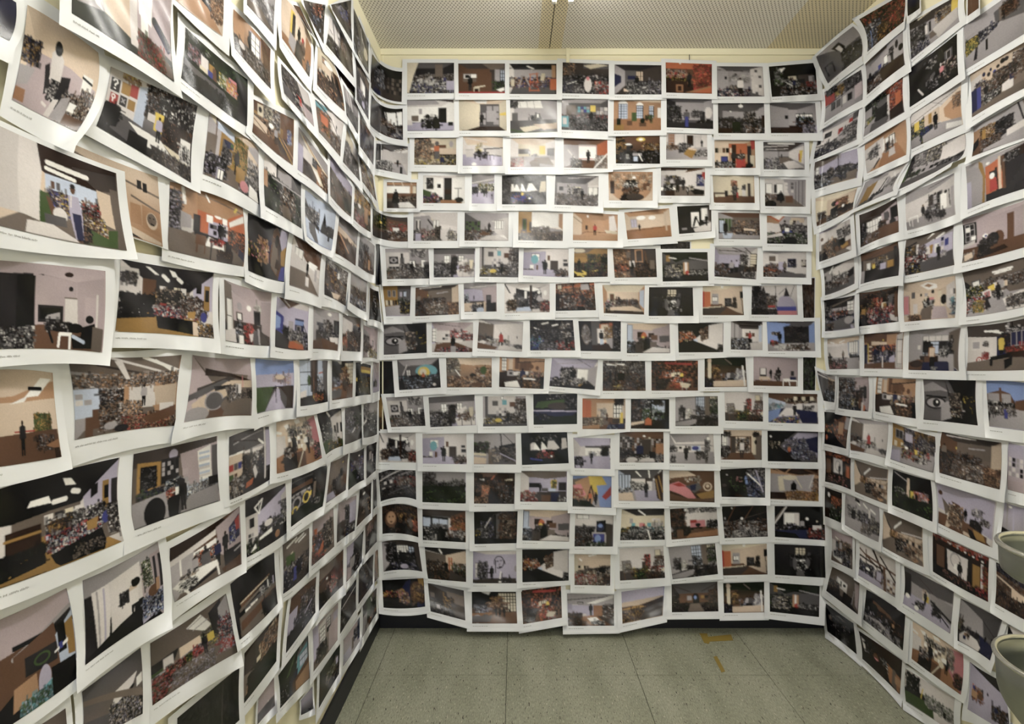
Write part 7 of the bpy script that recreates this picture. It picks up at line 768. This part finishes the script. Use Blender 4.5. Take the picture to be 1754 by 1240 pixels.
for idx, d in enumerate(prints):
    R = random.Random(idx*13+5)
    k = {'back': .009, 'left': .012, 'right': .012}[d['wall']]
    d['flip'] = R.random() > .5 if d['row'] not in rowflip else rowflip[d['row']]
    rowflip[d['row']] = d['flip']
    d['cbr'] = R.choice([0, 0, .4, 1, 1.5])*k; d['cbl'] = R.choice([0, .3, .8, 1.3])*k; d['ctr'] = R.choice([0, 0, 0, .7])*k
    d['mid'] = R.choice([0, .3, .7, 1])*k*.7; d['wv'] = R.choice([1, 1, 2]); d['ph0'] = R.choice([0, .6])
    if d['vis'] is not None: d['cbr'] = d['cbl'] = d['ctr'] = d['mid'] = 0
    mL, mR, mT, mB = d['m']; big = d['pw'] > 130
    nu, nv = (40, 30) if big else (32, 22)
    S, T = grid(nu, nv, 0, 1, 0, 1); M2 = d['m2']; mB = min(M2[3]); mix = lambda q, k: q[0]*(1-k)+q[1]*k
    eu = mix(M2[0], T), mix(M2[1], T); ev = mix(M2[2], S), mix(M2[3], S)
    u = -eu[0]+S*(1+eu[0]+eu[1]); v = -ev[0]+T*(1+ev[0]+ev[1])
    o = gridmesh('photo_print', shape(d, u, v), paper_m, None)
    txt = d['text'] if d['under'] and not d['full'] else 'print of '+d['text']
    txt = txt.replace('print of dim print,', 'dim print of')
    txt = txt.replace('print of dim print of', 'dim print of').replace('print of large print of', 'large print of').replace('print of mauve print', 'mauve print').replace('print of brown print', 'brown print').replace('print of white print', 'white print').replace('print of dim olive print', 'dim olive print').replace('print of brown-red print', 'brown-red print').replace('print of dark bluish print', 'dark bluish print').replace('print of grey curtain print', 'grey curtain print')
    lab = txt+place_text(d)
    words = lab.split()
    if len(words) > 16: lab = ' '.join(lab.replace(' of back wall', ', back wall').replace(' on the ', ' on ').split()[:16])
    tag(o, lab, 'print', GROUP[d['wall']])
    cu = int(np.clip(d['pw']/1.55, 10, 150)); cv = int(np.clip(d['ph']/1.55, 10, 120))
    W = int(np.clip(d['pw']*1.4, 60, 330)); H = int(np.clip(d['ph']*1.4, 42, 230))
    if d['under'] and not d['full']: W, H = 60, 42
    img = paint(d['spec'], W, H, d['seed'], float(np.clip(78/max(d['pw'], 1), .5, 1.0)))
    u, v = grid(cu, cv, 0, 1, 0, 1)
    fx = np.clip(u*W-.5, 0, W-1.001); fy = np.clip(v*H-.5, 0, H-1.001); ix = fx.astype(int); iy = fy.astype(int); ax_ = (fx-ix)[..., None]; ay = (fy-iy)[..., None]
    col = (img[iy, ix]*(1-ax_)+img[iy, ix+1]*ax_)*(1-ay)+(img[iy+1, ix]*(1-ax_)+img[iy+1, ix+1]*ax_)*ay
    gridmesh('printed_picture', shape(d, u, v, 0.0007), ink_m, o, col)
    # the small grey caption line under the picture
    if not d['under'] and d['pw'] > 34 and mB > .085:
        vs_, fs = [], []; x = 0.01; end = R.uniform(.2, .38); hh = .022
        boxes = []
        while x < end:
            wl = R.uniform(.02, .055)
            if d['pw'] > 110:
                k2 = x
                while k2 < x+wl: boxes.append((k2, k2+.0045, R.choice([0, .006]), R.choice([hh, hh*.8]))); k2 += .0075
            else: boxes.append((x, x+wl, 0.002, hh*.8))
            x += wl+.012
        vb = 1+min(.075, mB*.5)
        for a, b2, t0, t1 in boxes:
            uu = np.array([[a, b2], [a, b2]]); vv = np.array([[vb+t0, vb+t0], [vb+t1, vb+t1]])
            q = shape(d, uu, vv, 0.0006); n0 = len(vs_)
            vs_ += [tuple(q[0, 0]), tuple(q[1, 0]), tuple(q[1, 1]), tuple(q[0, 1])]; fs.append((n0, n0+1, n0+2, n0+3))
        mesh('caption', vs_, fs, cap_m, o)
labs = {}
for o in C.objects:
    if 'label' in o: labs.setdefault(o['label'], []).append(o.name)
for k, q in labs.items():
    if len(q) > 1: print('DUPLABEL', k, q)
print('PRINTS', len(prints), 'TRIS', sum(len(o.data.polygons)*2 for o in C.objects if o.type == 'MESH'))
